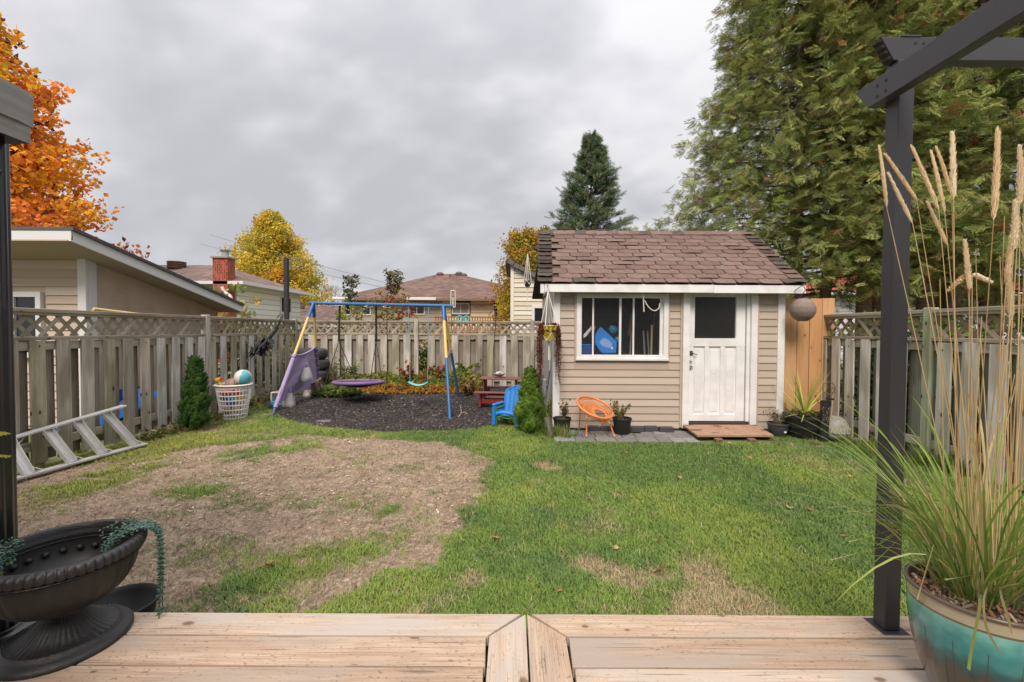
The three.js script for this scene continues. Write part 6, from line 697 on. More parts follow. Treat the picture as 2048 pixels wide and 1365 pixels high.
{ // taupe garage with a one-slope roof behind the left fence
  const root = thing('garage', 'taupe garage with sloping roof and white fascia behind the long grey fence', 'garage', [-6.9, 0, -7.0]), xr = -5.6, zf = -5.95, zb = -8.62, taupe = [0xffffff, 0xf6f2ee, 0xeeeae6].map(t => { const m = M(t, 0.7); m.color.multiply(lin(0xc4b5a8)); return m; }), r = rng(91);
  const h0 = P(160, 492, 5.95).y, stucco = (() => { const map = tex(256, 256, (u, v, i, j) => mul3(rgb(192, 175, 154), (0.9 + 0.16 * fbm(u * 8, v * 8, 601, 4, 8, 8)) * (0.94 + 0.12 * hash(i, j, 8))), true, [1.2, 1.2]); return M(0xffffff, 0.95, { map }); })();
  part(root, 'stucco_wall', boxUV((() => { const g = prism([[-zf, 0], [-zf, h0 - 0.02], [-zb, 1.70], [-zb, 0]], 0.1); g.rotateY(Math.PI / 2); return g.translate(xr - 0.11, 0, 0); })(), 2), stucco); part(root, 'end_wall', boxAt(-9.5, xr - 0.11, 0, 1.7, zb, zb + 0.1), stucco); part(root, 'end_wall', boxAt(-9.5, -9.4, 0, 1.7, zb + 0.1, zf - 0.1), stucco);
  const wx0 = P(20, 600, 5.95).x, wx1 = P(84, 600, 5.95).x, wy1 = P(50, 584, 5.95).y, wy0 = 0.95;
  const e = 0.115; for (let k = 0; k < 21; k++) { const y0 = 0.05 + k * e, y1 = y0 + e; if (y1 > h0 - 0.1) break; const mk = (a, b) => part(root, 'siding_plank', (() => { const g = prism([[0, y0], [0.02, y0], [0.022, y0 + 0.006], [0.005, y1], [0, y1]], b - a); g.applyMatrix4(new THREE.Matrix4().makeRotationY(-Math.PI / 2)); g.translate(b, 0, zf - 0.03); return g; })(), taupe[k % 3]); if (y1 > wy0 && y0 < wy1 + 0.05) { mk(wx1 + 0.03, xr - 0.09); mk(-9.4, wx0 - 0.03); } else mk(-9.4, xr - 0.09); }
  part(root, 'front_wall', boxAt(-9.4, xr - 0.11, 0, h0 - 0.02, zf - 0.1, zf - 0.031), stucco);
  part(root, 'corner_post', boxAt(xr - 0.10, xr + 0.012, 0, h0 - 0.03, zf - 0.03, zf + 0.012), whiteTrim); part(root, 'corner_post', boxAt(xr - 0.01, xr + 0.014, 0, h0 - 0.075, zf - 0.15, zf - 0.031), whiteTrim); part(root, 'frieze_board', boxAt(-9.4, xr - 0.101, h0 - 0.1, h0 - 0.03, zf - 0.03, zf + 0.008), whiteTrim);
  glazed(root, wx0, wx1, wy0, wy1, zf - 0.01, 0.07, whiteTrim, 1);
  const A = P(141, 454, 5.35), Bp = P(474, 608, 8.75), x1 = A.x, zA = -5.35, zB = Bp.z, yA = A.y, yB = Bp.y;
  const slope = (x0, x1_, dy, t) => slabQuad(V(x0, yA + dy, zA), V(x1_, yA + dy, zA), V(x1_, yB + dy, zB), V(x0, yB + dy, zB), t);
  const rf = part(root, 'roof', slope(-9.8, x1 + 0.03, 0, 0.04), M([0.075, 0.075, 0.08], 0.9)); part(root, 'soffit', slope(-9.7, x1 - 0.03, -0.15, 0.015), M(lin(0xa89a88).toArray(), 0.9));
  part(root, 'fascia_board', boxAt(-9.7, x1, yA - 0.155, yA - 0.042, zA - 0.022, zA, 0.003), whiteTrim);
  part(root, 'barge_board', slabQuad(V(x1 - 0.025, yA - 0.042, zA - 0.023), V(x1, yA - 0.042, zA - 0.023), V(x1, yB - 0.042, zB), V(x1 - 0.025, yB - 0.042, zB), 0.125), whiteTrim);
  part(root, 'eave_lamp', place(ball(0.04, 12, 8), P(309, 565, 7.1).setX(xr + 0.25), [0, 0, 0], [0.7, 1.3, 1]), M([0.6, 0.56, 0.45], 0.4)); 
  const lum = thing('lumber_plank', 'yellow lumber plank resting behind the top of the long grey fence', 'plank', P(236, 623, 5.45)); part(lum, 'plank_body', (() => { const a = P(186, 619, 5.1), b = P(296, 632, 5.9); return rod(a, b, 0.022, 4); })(), M([0.55, 0.4, 0.15], 0.7));
}
{ // white bungalow with a brick chimney
  const root = thing('bungalow', 'white sided bungalow with red brick chimney and brown roof beyond the fence', 'house', [-16, 0, -21]), x1 = -10.9, zf = -18, zb = -23.3, ye = 3.12, ws = sidingFar(rgb(232, 232, 228), 0.24, 3), br = shingleFar(rgb(120, 99, 92), 3);
  part(root, 'wall', boxUV(boxAt(-24, x1, -0.2, ye, zb, zf, 0.01), 2), ws); part(root, 'roof', hipRoof(-24.5, x1 + 0.45, zf + 0.45, zb - 0.45, ye + 0.05, [[-22, -20.65], [-13.2, -20.65]], 4.22), br);
  part(root, 'fascia_board', boxAt(x1 + 0.451, x1 + 0.50, ye - 0.06, ye + 0.06, zb - 0.45, zf + 0.45), whiteTrim); part(root, 'fascia_board', boxAt(-24.5, x1 + 0.5, ye - 0.06, ye + 0.06, zf + 0.451, zf + 0.5), whiteTrim); part(root, 'soffit', [boxAt(x1 + 0.002, x1 + 0.45, ye - 0.05, ye - 0.03, zb - 0.4, zf + 0.45)], M([0.5, 0.5, 0.5], 0.8));
  const cxa = P(428, 560, 17.6).x, cxb = P(458, 560, 17.6).x, cy = P(443, 517, 17.6).y, brickT = tex(256, 256, (u, v) => { const row = Math.floor(v * 16), q = (u * 8 + (row % 2) * 0.5) % 8, m = (v * 16) % 1 < 0.14 || q % 1 < 0.07; return m ? rgb(150, 118, 106) : mul3(rgb(150, 66, 48), 0.8 + 0.4 * hash(Math.floor(q), row, 5)); }, true, [1.6, 1.1]);
  const ch = part(root, 'chimney', boxAt(cxa, cxb, 0, cy, -17.99, -17.5, 0.01), M(0xffffff, 0.9, { map: brickT })); part(ch, 'chimney_cap', boxAt(cxa - 0.06, cxb + 0.06, cy, cy + 0.07, -18.06, -17.44), M([0.3, 0.29, 0.28], 0.9)); part(ch, 'flue', place(new THREE.CylinderGeometry(0.13, 0.13, 0.22, 12), [(cxa + cxb) / 2 + 0.05, cy + 0.18, -17.75]), M([0.3, 0.33, 0.33], 0.5)); part(ch, 'flue', place(new THREE.CylinderGeometry(0.19, 0.16, 0.05, 12), [(cxa + cxb) / 2 + 0.05, cy + 0.31, -17.75]), M([0.3, 0.33, 0.33], 0.5));
  const v = P(353, 537, 20), vm = M([0.12, 0.06, 0.05], 0.7); part(root, 'roof_vent', place(new THREE.CylinderGeometry(0.26, 0.26, 0.35, 12), [v.x, v.y - 0.2, -20]), vm); for (let k = 0; k < 4; k++) part(root, 'roof_vent', place(new THREE.CylinderGeometry(0.36, 0.36, 0.045, 14), [v.x, v.y + 0.02 + k * 0.08, -20]), vm);
  part(root, 'downspout', limb(curve([P(443, 574, 17.3), P(448, 584, 17.3), P(461, 594, 17.3), P(462, 620, 17.3)], 10), 0.06, 6), M([0.6, 0.58, 0.55], 0.6));
  const za = 10.9 * F / (1024 - 560), zb2 = 10.9 * F / (1024 - 582); glazed(root, za, zb2, 1.35 + 21.4 * 30 / F, 1.35 + 21.4 * 66 / F, x1, 0.08, whiteTrim, 1, darkGlass, 'x'); glazed(root, P(405, 590, 18).x, P(424, 590, 18).x, 1.9, 2.95, zf, 0.08, whiteTrim, 1);
}
{ // low brown-roofed outbuilding between the houses
  const root = thing('outbuilding', 'low building with plain brown roof between the white and taupe houses', 'building', [-10.5, 0, -27]), br = shingleFar(rgb(108, 88, 82), 5); part(root, 'wall', boxAt(-13.5, -8.6, -0.2, 1.55, -29, -25.4), sidingFar(rgb(214, 210, 202), 0.25, 7)); part(root, 'roof', slabQuad(V(-14, 1.62, -25), V(-8.2, 1.62, -25), V(-8.2, 2.75, -27.6), V(-14, 2.75, -27.6), 0.12), br); part(root, 'roof', slabQuad(V(-14, 2.75, -27.61), V(-8.2, 2.75, -27.61), V(-8.2, 1.62, -30.2), V(-14, 1.62, -30.2), 0.12), br); part(root, 'fascia_board', boxAt(-14, -8.2, 1.45, 1.6, -25.02, -24.97), whiteTrim); const v = P(604, 615, 26.4); part(root, 'roof_vent', boxAt(v.x - 0.12, v.x + 0.12, v.y - 0.1, v.y + 0.12, -26.5, -26.3, 0.03), M([0.08, 0.06, 0.06], 0.8));
}
{ // wide brown roof with cream and taupe walls
  const D = 24, q = (x, y) => P(x, y, D), zf = -D, root = thing('bungalow', 'wide brown roofed bungalow with cream walls behind the swing set', 'house', [-2, 0, -28]), xl = q(692, 620).x, xr = q(1110, 620).x, xm = q(884, 620).x, ye = q(850, 599).y, br = shingleFar(rgb(112, 88, 79), 9);
  part(root, 'wall', boxAt(xl, xm, -0.2, ye, -33.5, zf), sidingFar(rgb(172, 160, 144), 0.2, 11)); part(root, 'wall', boxAt(xm, xr, -0.2, ye, -33.5, zf - 0.03), sidingFar(rgb(222, 208, 170), 0.42, 13)); part(root, 'roof', hipRoof(q(674, 600).x, q(1124, 600).x, zf + 0.5, -34, ye + 0.02, [[P(880, 548, 29).x, -28.9], [P(915, 548, 29).x, -28.9]], P(898, 548, 28.9).y), br); part(root, 'fascia_board', boxAt(q(674, 600).x, q(1124, 600).x, ye - 0.1, ye + 0.03, zf + 0.501, zf + 0.56), M([0.2, 0.12, 0.1], 0.7)); part(root, 'gutter', boxAt(q(818, 600).x, q(876, 600).x, ye - 0.09, ye + 0.05, zf + 0.561, zf + 0.66, 0.02), whiteTrim); part(root, 'gutter', boxAt(q(674, 600).x, q(716, 600).x, ye - 0.09, ye + 0.05, zf + 0.561, zf + 0.66, 0.02), whiteTrim);
  const dkFrame = M([0.06, 0.045, 0.04], 0.6), curt = M([0.25, 0.26, 0.25], 0.8);
  const W = (a, b, c, d, m, n, pane) => glazed(root, q(a, c).x, q(b, c).x, q(a, d).y, q(a, c).y, zf + 0.01, 0.06, m, n, pane); W(722, 742, 606, 631, whiteTrim, 1); W(688, 702, 606, 631, whiteTrim, 1); W(817, 850, 605, 630, whiteTrim, 2); part(root, 'window_surround', boxAt(q(902, 600).x, q(941, 600).x, q(902, 632).y, q(902, 602).y, zf - 0.029, zf - 0.004), dkFrame); W(904, 939, 606, 629, whiteTrim, 2, curt); W(986, 1007, 609, 640, whiteTrim, 2); W(1009, 1030, 609, 640, whiteTrim, 2); part(root, 'dark_band', boxAt(q(981, 600).x, q(1060, 600).x, q(981, 609).y, ye - 0.11, zf - 0.029, zf - 0.004), dkFrame);
  const vm = M([0.12, 0.075, 0.065], 0.7); for (const [x, y] of [[880, 551], [918, 550], [927, 553]]) { const c = P(x, y, 28.6); part(root, 'roof_vent', place(new THREE.CylinderGeometry(0.22, 0.2, 0.4, 12), [c.x, c.y - 0.12, c.z]), vm); part(root, 'roof_vent', place(new THREE.SphereGeometry(0.24, 12, 8), [c.x, c.y + 0.06, c.z], [0, 0, 0], [1, 0.6, 1]), vm); } for (const [x, y] of [[868, 555], [900, 552]]) { const c = P(x, y, 28); part(root, 'vent_pipe', rod(c.clone().add(V(0, -0.3, 0)), c.clone().add(V(0, 0.08, 0)), 0.05, 8), vm); }
  const dk = M(lin(0x9a5f42).toArray(), 0.8), deck = thing('balcony_deck', 'reddish brown wooden deck railing before the cream bungalow wall', 'deck', [q(950, 650).x, 0, -22.6]), dz = 22.6, X0 = P(868, 640, dz).x, X1 = P(1040, 640, dz).x, y1 = P(900, 633, dz).y, y0 = y1 - 0.75; part(deck, 'rail', boxAt(X0, X1, y1 - 0.06, y1, -dz - 0.06, -dz + 0.06), dk); part(deck, 'rail', boxAt(X0, X1, y0, y0 + 0.08, -dz - 0.04, -dz + 0.04), dk); for (let x = X0 + 0.06; x < X1; x += 0.13) part(deck, 'baluster', boxAt(x, x + 0.06, y0 + 0.081, y1 - 0.061, -dz - 0.02, -dz + 0.02, 0.003), dk); part(deck, 'deck_floor', boxAt(X0, X1, 0.3, y0 - 0.02, -23.9, -dz), dk);
  const lt = thing('painted_letters', 'two turquoise round boards hanging on the reddish deck railing', 'sign', P(926, 638, 22.4)); for (const s of [-1, 1]) mesh('board_disc', place(new THREE.TorusGeometry(0.13, 0.045, 8, 18), [s * 0.17, 0, 0]), M([0.06, 0.38, 0.36], 0.6), lt);
}
{ // cream shed beyond the back fence
  const D = 10.9, q = (x, y) => P(x, y, D), zf = -D, root = thing('garden_shed', 'cream sided shed with dark sloping roof beyond the fence, beside the beige shed', 'shed', [1.0, 0, -12]), x0 = q(1021, 600).x, x1 = 2.4, yl = q(1021, 527).y, cr = [0xffffff, 0xf5f2ea, 0xece8de].map(t => { const m = M(t, 0.7); m.color.multiply(lin(0xd6cfc0)); return m; }), e = q(1040, 600).y - q(1040, 609.2).y, sl = (q(1075, 552).y - q(1024, 524).y) / (q(1075, 552).x - q(1024, 524).x), yAt = x => yl + sl * (x - x0), trimM = M(lin(0xddd6c8).toArray(), 0.6);
  for (let k = 0; k < 36; k++) { const y0 = 0.05 + k * e, y1 = y0 + e, xe = y1 > yAt(x1) ? x0 + (y1 - yl) / sl : x1; if (y1 > yl - 0.02) break; part(root, 'siding_plank', (() => { const a = x0 + 0.085, b = Math.min(x1, xe); if (b < a + 0.05) return boxAt(a, a + 0.03, y0, y1, zf, zf + 0.01); const g = prism([[0, y0], [0.02, y0], [0.024, y0 + 0.006], [0.005, y1], [0, y1]], b - a); g.applyMatrix4(new THREE.Matrix4().makeRotationY(-Math.PI / 2)); return g.translate(b, 0, zf); })(), cr[k % 3]); }
  part(root, 'corner_trim', boxAt(x0, x0 + 0.082, 0, yl - 0.04, zf, zf + 0.03), trimM); part(root, 'wall', boxUV(prism([[x0, 0], [x0, yl - 0.05], [x1, yAt(x1) - 0.05], [x1, 0]], 2.6).translate(0, 0, zf - 2.602), 0), trimM); part(root, 'roof', slabQuad(V(x0 - 0.08, yAt(x0 - 0.08) + 0.06, zf + 0.12), V(x1 + 0.2, yAt(x1 + 0.2) + 0.06, zf + 0.12), V(x1 + 0.2, yAt(x1 + 0.2) + 0.06, zf - 2.7), V(x0 - 0.08, yAt(x0 - 0.08) + 0.06, zf - 2.7), 0.1), M([0.07, 0.062, 0.06], 0.95));
  for (let k = 0; k < 9; k++) { const x = x0 - 0.05 + k * 0.13; part(root, 'roof_edge_shingle', place(box(0.135, 0.10, 0.02, 0.004), V(x + 0.06, yAt(x + 0.06) + 0.005 - 0.012 * (k % 2), zf + 0.132), [0, 0, Math.atan(sl)]), M([0.13, 0.12, 0.125], 0.95)); }
  glazed(root, q(1064, 620).x, q(1064, 620).x + 0.6, q(1064, 640).y - 0.2, q(1064, 612).y, zf + 0.012, 0.06, whiteTrim, 1);
}
{ // the house that the deck belongs to, behind the viewer
  const root = thing('house', 'dark sided house behind the deck, mirrored in the shed windows', 'house', [0, 0, 5]), m = sidingFar(rgb(88, 84, 82), 0.15, 21), z = 2.6; part(root, 'wall', boxAt(-8, 8, -0.1, 2.75, z, z + 8), m); part(root, 'roof', hipRoof(-8.5, 8.5, z - 0.5, z + 8.5, 2.76, [[-4, z + 4], [4, z + 4]], 4.6), shingleFar(rgb(90, 80, 78), 4)); for (const [a, b] of [[-4.5, -2.6], [2.8, 4.6]]) { const g = part(root, 'window', boxAt(a, b, 1.0, 2.2, z - 0.03, z - 0.002), whiteTrim); part(g, 'pane', boxAt(a + 0.08, b - 0.08, 1.08, 2.12, z - 0.036, z - 0.031), darkGlass); } const dr = part(root, 'door', boxAt(-0.9, 0.9, 0.2, 2.3, z - 0.03, z - 0.002), whiteTrim); part(dr, 'pane', boxAt(-0.8, 0.8, 0.3, 2.2, z - 0.036, z - 0.031), darkGlass);
}
{ // pole, wires, blue things beyond the fence
  const a = P(573, 640, 12), b = P(573, 517, 12), pole = thing('wooden_pole', 'square black pole rising behind the corner of the grey fence', 'pole', [a.x, 0, a.z]); part(pole, 'pole_body', boxAt(a.x - 0.052, a.x + 0.052, -0.05, b.y, a.z - 0.052, a.z + 0.052, 0.006, 1, 1), M([0.028, 0.027, 0.028], 0.8)); part(pole, 'ring', place(new THREE.TorusGeometry(0.13, 0.012, 6, 24), P(590, 526, 12), [0.3, 0.5, 0]), M([0.2, 0.2, 0.2], 0.5));
  const wm = M([0.12, 0.12, 0.12], 0.7), wire = (label, p0, p1) => { const o = thing('overhead_wire', label, 'wire', p0.clone().lerp(p1, 0.5)); part(o, 'cable', limb(Array.from({ length: 24 }, (_, k) => { const t = k / 23, q = p0.clone().lerp(p1, t); q.y -= 0.5 * t * (1 - t); return q; }), 0.012, 5), wm); }; wire('upper overhead wire running down to the cream bungalow', P(420, 470, 34), P(968, 614, 23.9)); wire('lower overhead wire running down to the cream bungalow', P(400, 488, 34), P(958, 616, 23.9));
  const bl = thing('plastic_slide', 'bright blue plastic slide seen through the gaps of the grey fence', 'slide', [-5.1, 0, -5.9]), bm = M([0.01, 0.09, 0.3], 0.4); part(bl, 'chute', sheet((u, v) => V(-5.3 + v * 0.4, 0.08 + 0.36 * u * u + 0.1 * Math.pow(2 * v - 1, 2), -5.2 - u * 1.3), 14, 8), bm); for (const z of [-5.35, -6.35]) part(bl, 'leg', boxAt(-5.2, -5.12, 0, z < -6 ? 0.42 : 0.10, z - 0.04, z + 0.04), bm); part(bl, 'side_panel', boxAt(-5.33, -5.3, 0.0, 0.52, -6.5, -5.9), bm);
  const fy = ground(20, 888), lf = thing('leaf_sprig', 'two yellow green leaves beside the black gazebo post', 'leaves', P(-20, 890, 1.52)); const lm = leafMat(0.4); lm.color.setRGB(0.5, 0.5, 0.06); for (const [y, s] of [[874, 1], [905, -1]]) part(lf, 'leaf', sheet((u, v) => { const L = 0.085 * v, w = 0.02 * Math.sin(Math.PI * Math.min(1, v * 0.96 + 0.02)) * (0.75 + 0.25 * Math.cos(v * 30)); return P(-28, y, 1.52).add(V(L, 0.012 * s * Math.sin(v * 2) + 0.1 * w * s, (u - 0.5) * 2 * w * 0.8 + 0).add(V(0, (u - 0.5) * 1.3 * w, 0))); }, 6, 20), lm); part(lf, 'twig', rod(P(-40, 915, 1.53), P(-26, 872, 1.52), 0.002, 5), M([0.2, 0.12, 0.05], 0.9));
}
// ───────── trees ─────────
function tree(name, label, base, o) {
  const root = thing(name, label, 'tree', base), r = rng(o.seed), L = [], B = [], H = o.H, ax = h => V((o.bend ?? 0.15) * Math.sin(h * 0.6 + o.seed), h, (o.bend ?? 0.15) * Math.cos(h * 0.5 + o.seed));
  mesh('trunk', limb(Array.from({ length: 14 }, (_, k) => ax(k / 13 * H * 0.97)), k => lerp(o.trunk, o.trunk * 0.08, Math.pow(k, 0.8)) * (k < 0.05 ? 1.25 : 1), 9), o.bark ?? M([0.14, 0.10, 0.075], 0.95), root);
  for (const st of o.stems ?? []) mesh('trunk', limb([V(st[0] * 0.5, 0, st[1] * 0.5), V(st[0], H * 0.25, st[1]), V(st[0] * 1.2, H * 0.55, st[1] * 1.2)], [o.trunk * 0.75, o.trunk * 0.6, o.trunk * 0.25], 9), o.bark ?? M([0.14, 0.10, 0.075], 0.95), root);
  for (let b = 0; b < o.n; b++) {
    const h = lerp(o.from, H, Math.pow((b + r()) / o.n, o.even ?? 1.15)), a = b * 2.39996 + (r() - 0.5) * 0.8, out = o.R(h, a) * (1 - (o.vary ?? 0.3) + 1.6 * (o.vary ?? 0.3) * r()) * (1 - 0.6 * (o.vary ?? 0.3) + 1.3 * (o.vary ?? 0.3) * noise(a * 1.3 + 7, h * 0.9, o.seed)); if (out < 0.03) continue;
    const s0 = ax(Math.max(0.2, h - out * (o.rise ?? 0.2))), dir = V(Math.cos(a), 0, Math.sin(a)), tip = ax(h).addScaledVector(dir, out).add(V(0, -(o.droop ?? 0.1) * out, 0)), mid = s0.clone().lerp(tip, 0.5).add(V(0, (o.arch ?? 0.08) * out, 0)), cv = [s0, s0.clone().lerp(mid, 0.5), mid, mid.clone().lerp(tip, 0.5), tip];
    if (b % (o.showEvery ?? 2) === 0) B.push(limb([s0, mid, tip], k => (o.limbR ?? 0.035) * (1.1 - k) * Math.min(1, out / 1.5 + 0.2), 4, false));
    const shade = r();
    for (let k = 0; k < o.per; k++) { const t = lerp(o.inner ?? 0.3, 1.03, Math.sqrt(r())), i = Math.min(3, Math.floor(t * 4)), q = cv[i].clone().lerp(cv[i + 1], t * 4 - i), sp = (o.spread ?? 0.22) * out * (1.15 - 0.5 * t) + (o.pad ?? 0.05); q.x += (r() - 0.5) * 2 * sp; q.z += (r() - 0.5) * 2 * sp; q.y += (r() - 0.5) * 2 * sp * (o.flat ?? 0.45);
      const yaw = Math.PI / 2 - a + (r() - 0.5) * (o.wild ?? 1.8), pitch = (o.pitch ?? 1.5) + (r() - 0.5) * (o.pitchVar ?? 0.9); L.push([mat4(q, [yaw, pitch, (r() - 0.5) * (o.roll ?? 1.2)].slice(0, 3), (o.size ?? 1) * (0.65 + 0.7 * r())).multiply(new THREE.Matrix4().makeRotationY((r() - 0.5) * 2 * (o.spin ?? 0.4))), jitter(r, o.color(h, t, shade, r, a), 0.22)]); }
  }
  if (B.length) mesh('branches', B, o.bark ?? M([0.14, 0.10, 0.075], 0.95), root);
  if (L.length) copies('crown', o.leaf, o.mat, L, root); return root;
}
const lm3 = leafMat(0.3);
{ // maple
  const leaf = cluster(7, 0.20, 0.15, 0.13, 5);
  tree('maple_tree', 'large orange autumn maple tree behind the taupe garage roof', V(-18.5, 0, -14), { seed: 11, H: 12.9, trunk: 0.28, n: 420, per: 34, from: 2.6, R: h => 4.2 * Math.pow(Math.max(0, 1 - Math.pow(Math.max(0, h - 4.2) / 9.0, 1.5)), 0.75) * (h < 4 ? 0.95 : 1), rise: 0.5, droop: 0.05, arch: 0.12, leaf, mat: lm3, pitch: 1.4, pitchVar: 2.2, wild: 6, flat: 0.35, spread: 0.2, color: (h, t, s, r) => { const c = s < 0.35 ? [0.78, 0.40, 0.04] : s < 0.8 ? [0.80, 0.30, 0.04] : [0.62, 0.18, 0.04]; return r() < 0.08 ? [0.16, 0.06, 0.04] : c; } });
  // birch, yellow tree
  const small = cluster(8, 0.3, 0.17, 0.11, 6);
  tree('birch_tree', 'yellow autumn tree rising behind the black pole and white bungalow', P(548, 660, 32).setY(0), { seed: 12, H: 9.4, trunk: 0.2, n: 240, per: 24, from: 1.5, R: h => h < 4.5 ? 3.4 : 3.4 * Math.pow(Math.max(0, 1 - (h - 4.5) / 5.1), 0.7), rise: 0.7, leaf: small, mat: lm3, pitchVar: 2.4, wild: 6, inner: 0.25, color: (h, t, s, r) => s < 0.65 ? [0.62, 0.47, 0.06] : s < 0.88 ? [0.42, 0.38, 0.07] : [0.68, 0.36, 0.04] });
  tree('poplar_tree', 'yellow green autumn tree behind the cream shed roof', P(1050, 660, 20).setY(0), { seed: 13, H: 5.75, trunk: 0.12, n: 200, per: 22, from: 1.0, R: h => h < 3 ? 1.3 : 1.3 * Math.pow(Math.max(0, 1 - (h - 3) / 3.7), 0.65), rise: 1.0, leaf: cluster(7, 0.16, 0.10, 0.07, 7), mat: lm3, pitchVar: 2.4, wild: 6, color: (h, t, s, r) => t > 0.92 ? [0.4, 0.2, 0.05] : s < 0.6 ? [0.46, 0.38, 0.04] : [0.3, 0.3, 0.05] });
  tree('poplar_tree', 'small orange tree half hidden behind the left end of the shed ridge', P(1092, 660, 24).setY(0), { seed: 14, H: 6.7, trunk: 0.1, n: 90, per: 20, from: 1.0, R: h => 0.95 * Math.pow(Math.max(0, 1 - h / 6.8), 0.5), rise: 1.0, leaf: cluster(7, 0.16, 0.10, 0.07, 8), mat: lm3, pitchVar: 2.4, wild: 6, color: (h, t, s) => s < 0.5 ? [0.4, 0.2, 0.03] : [0.3, 0.24, 0.03] });
  // spruce
  tree('spruce_tree', 'tall dark pointed spruce standing behind the shed ridge', P(1174, 660, 20.5).setY(0), { seed: 15, H: 9.95, trunk: 0.16, n: 330, per: 30, from: 1.6, R: h => Math.max(0.05, (10.0 - h) * 0.365 + 0.08), rise: 0.25, droop: -0.02, arch: -0.10, even: 1.0, inner: 0.15, leaf: (() => { const q = rng(3), g = []; for (let k = 0; k < 22; k++) g.push(leafAt(mat4(V(0, 0.012 * k, 0), [k * 2.4, 0.75, 0]), 0.10, 0.016)); return merge(g); })(), mat: leafMat(0.1), pitch: 1.15, pitchVar: 0.8, wild: 1.6, spread: 0.16, flat: 0.3, pad: 0.02, limbR: 0.03, color: (h, t, s, r) => r() < 0.06 ? [0.22, 0.16, 0.08] : t > 0.75 ? [0.14, 0.19, 0.10] : [0.09, 0.13, 0.07] });
  // great cedars
  const spray = merge([fan(20, 0.34, 0.0165, 9, 0.35), fan(15, 0.27, 0.0155, 10, 0.35).rotateZ(0.7).translate(0.02, 0.02, 0.03)]), barkC = (() => { const map = tex(128, 256, (u, v) => mix3(rgb(92, 74, 62), rgb(142, 122, 106), fbm(u * 24, v * 3, 651, 3, 24, 3)), true, [0.9, 2.5]); return M(0xffffff, 0.95, { map, bumpMap: map, bumpScale: 0.01 }); })();
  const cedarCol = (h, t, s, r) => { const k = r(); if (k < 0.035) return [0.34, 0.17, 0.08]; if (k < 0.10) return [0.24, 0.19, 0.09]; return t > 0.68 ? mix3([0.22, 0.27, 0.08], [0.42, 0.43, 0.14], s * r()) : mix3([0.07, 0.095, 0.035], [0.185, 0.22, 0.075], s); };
  const prof = (k, low, mid, top, H) => h => k * (h < 3.2 ? lerp(low, mid, smooth(2, 3.2, h)) : h < 8 ? lerp(mid, top, (h - 3.2) / 4.8) : top * Math.pow(Math.max(0, (H - h) / (H - 8)), 0.7));
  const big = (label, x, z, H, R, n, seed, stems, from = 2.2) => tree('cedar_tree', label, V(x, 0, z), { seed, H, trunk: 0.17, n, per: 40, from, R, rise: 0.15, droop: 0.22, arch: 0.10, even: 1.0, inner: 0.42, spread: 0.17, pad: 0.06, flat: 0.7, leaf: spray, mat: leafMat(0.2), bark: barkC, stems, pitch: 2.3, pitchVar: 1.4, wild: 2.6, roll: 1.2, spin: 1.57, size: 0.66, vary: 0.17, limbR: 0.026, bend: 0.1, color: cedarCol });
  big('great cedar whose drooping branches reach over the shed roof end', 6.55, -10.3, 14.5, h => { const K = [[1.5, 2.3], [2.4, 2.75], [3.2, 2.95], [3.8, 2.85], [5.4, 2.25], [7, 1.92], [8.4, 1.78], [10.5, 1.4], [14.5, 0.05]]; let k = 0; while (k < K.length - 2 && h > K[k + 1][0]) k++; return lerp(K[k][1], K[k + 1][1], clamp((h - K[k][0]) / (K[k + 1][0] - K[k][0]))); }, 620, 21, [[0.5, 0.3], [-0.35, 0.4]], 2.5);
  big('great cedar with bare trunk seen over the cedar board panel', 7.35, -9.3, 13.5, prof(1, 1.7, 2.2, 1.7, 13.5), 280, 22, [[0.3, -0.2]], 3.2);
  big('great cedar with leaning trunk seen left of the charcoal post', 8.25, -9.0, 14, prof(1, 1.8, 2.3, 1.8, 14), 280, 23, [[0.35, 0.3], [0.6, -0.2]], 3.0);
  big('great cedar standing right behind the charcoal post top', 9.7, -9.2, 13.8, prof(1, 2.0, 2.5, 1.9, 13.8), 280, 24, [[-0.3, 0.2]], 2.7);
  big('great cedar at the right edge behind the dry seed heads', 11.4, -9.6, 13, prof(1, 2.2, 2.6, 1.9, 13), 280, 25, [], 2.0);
  // bare tree, saplings
  { const root = thing('bare_tree', 'leafless grey tree between the yellow tree and the brown roof', 'tree', P(668, 660, 40).setY(0)), q = rng(16), m = M([0.2, 0.17, 0.16], 0.95), T = [], grow = (p, d, len, rad, lvl) => { const e = p.clone().addScaledVector(d, len); T.push(limb([p, p.clone().lerp(e, 0.5).add(V((q() - 0.5) * 0.1 * len, 0, 0)), e], [rad, rad * 0.8, rad * 0.6], 4, false)); if (lvl < 5) for (let k = 0; k < 3; k++) grow(e, d.clone().add(V((q() - 0.5) * 1.3, 0.15 + (q() - 0.4) * 0.5, (q() - 0.5) * 1.3)).normalize(), len * 0.74, rad * 0.6, lvl + 1); }; grow(V(0, 0, 0), V(0, 1, 0), 1.7, 0.1, 0); mesh('branches', T, m, root); }
  const sapLeaf = cluster(5, 0.05, 0.07, 0.045, 9);
  tree('sapling', 'slim yellow green sapling behind the grey fence left of the rope', P(703, 660, 10.7).setY(0), { seed: 17, H: 2.62, trunk: 0.014, n: 40, per: 7, from: 0.9, R: h => h > 2.0 ? 0.13 : 0.30, rise: 0.8, leaf: sapLeaf, mat: lm3, pitchVar: 2, wild: 6, limbR: 0.008, bend: 0.04, pad: 0.03, color: (h, t, s) => h > 2.05 ? [0.15, 0.16, 0.09] : s < 0.6 ? [0.26, 0.28, 0.06] : [0.34, 0.30, 0.07] });
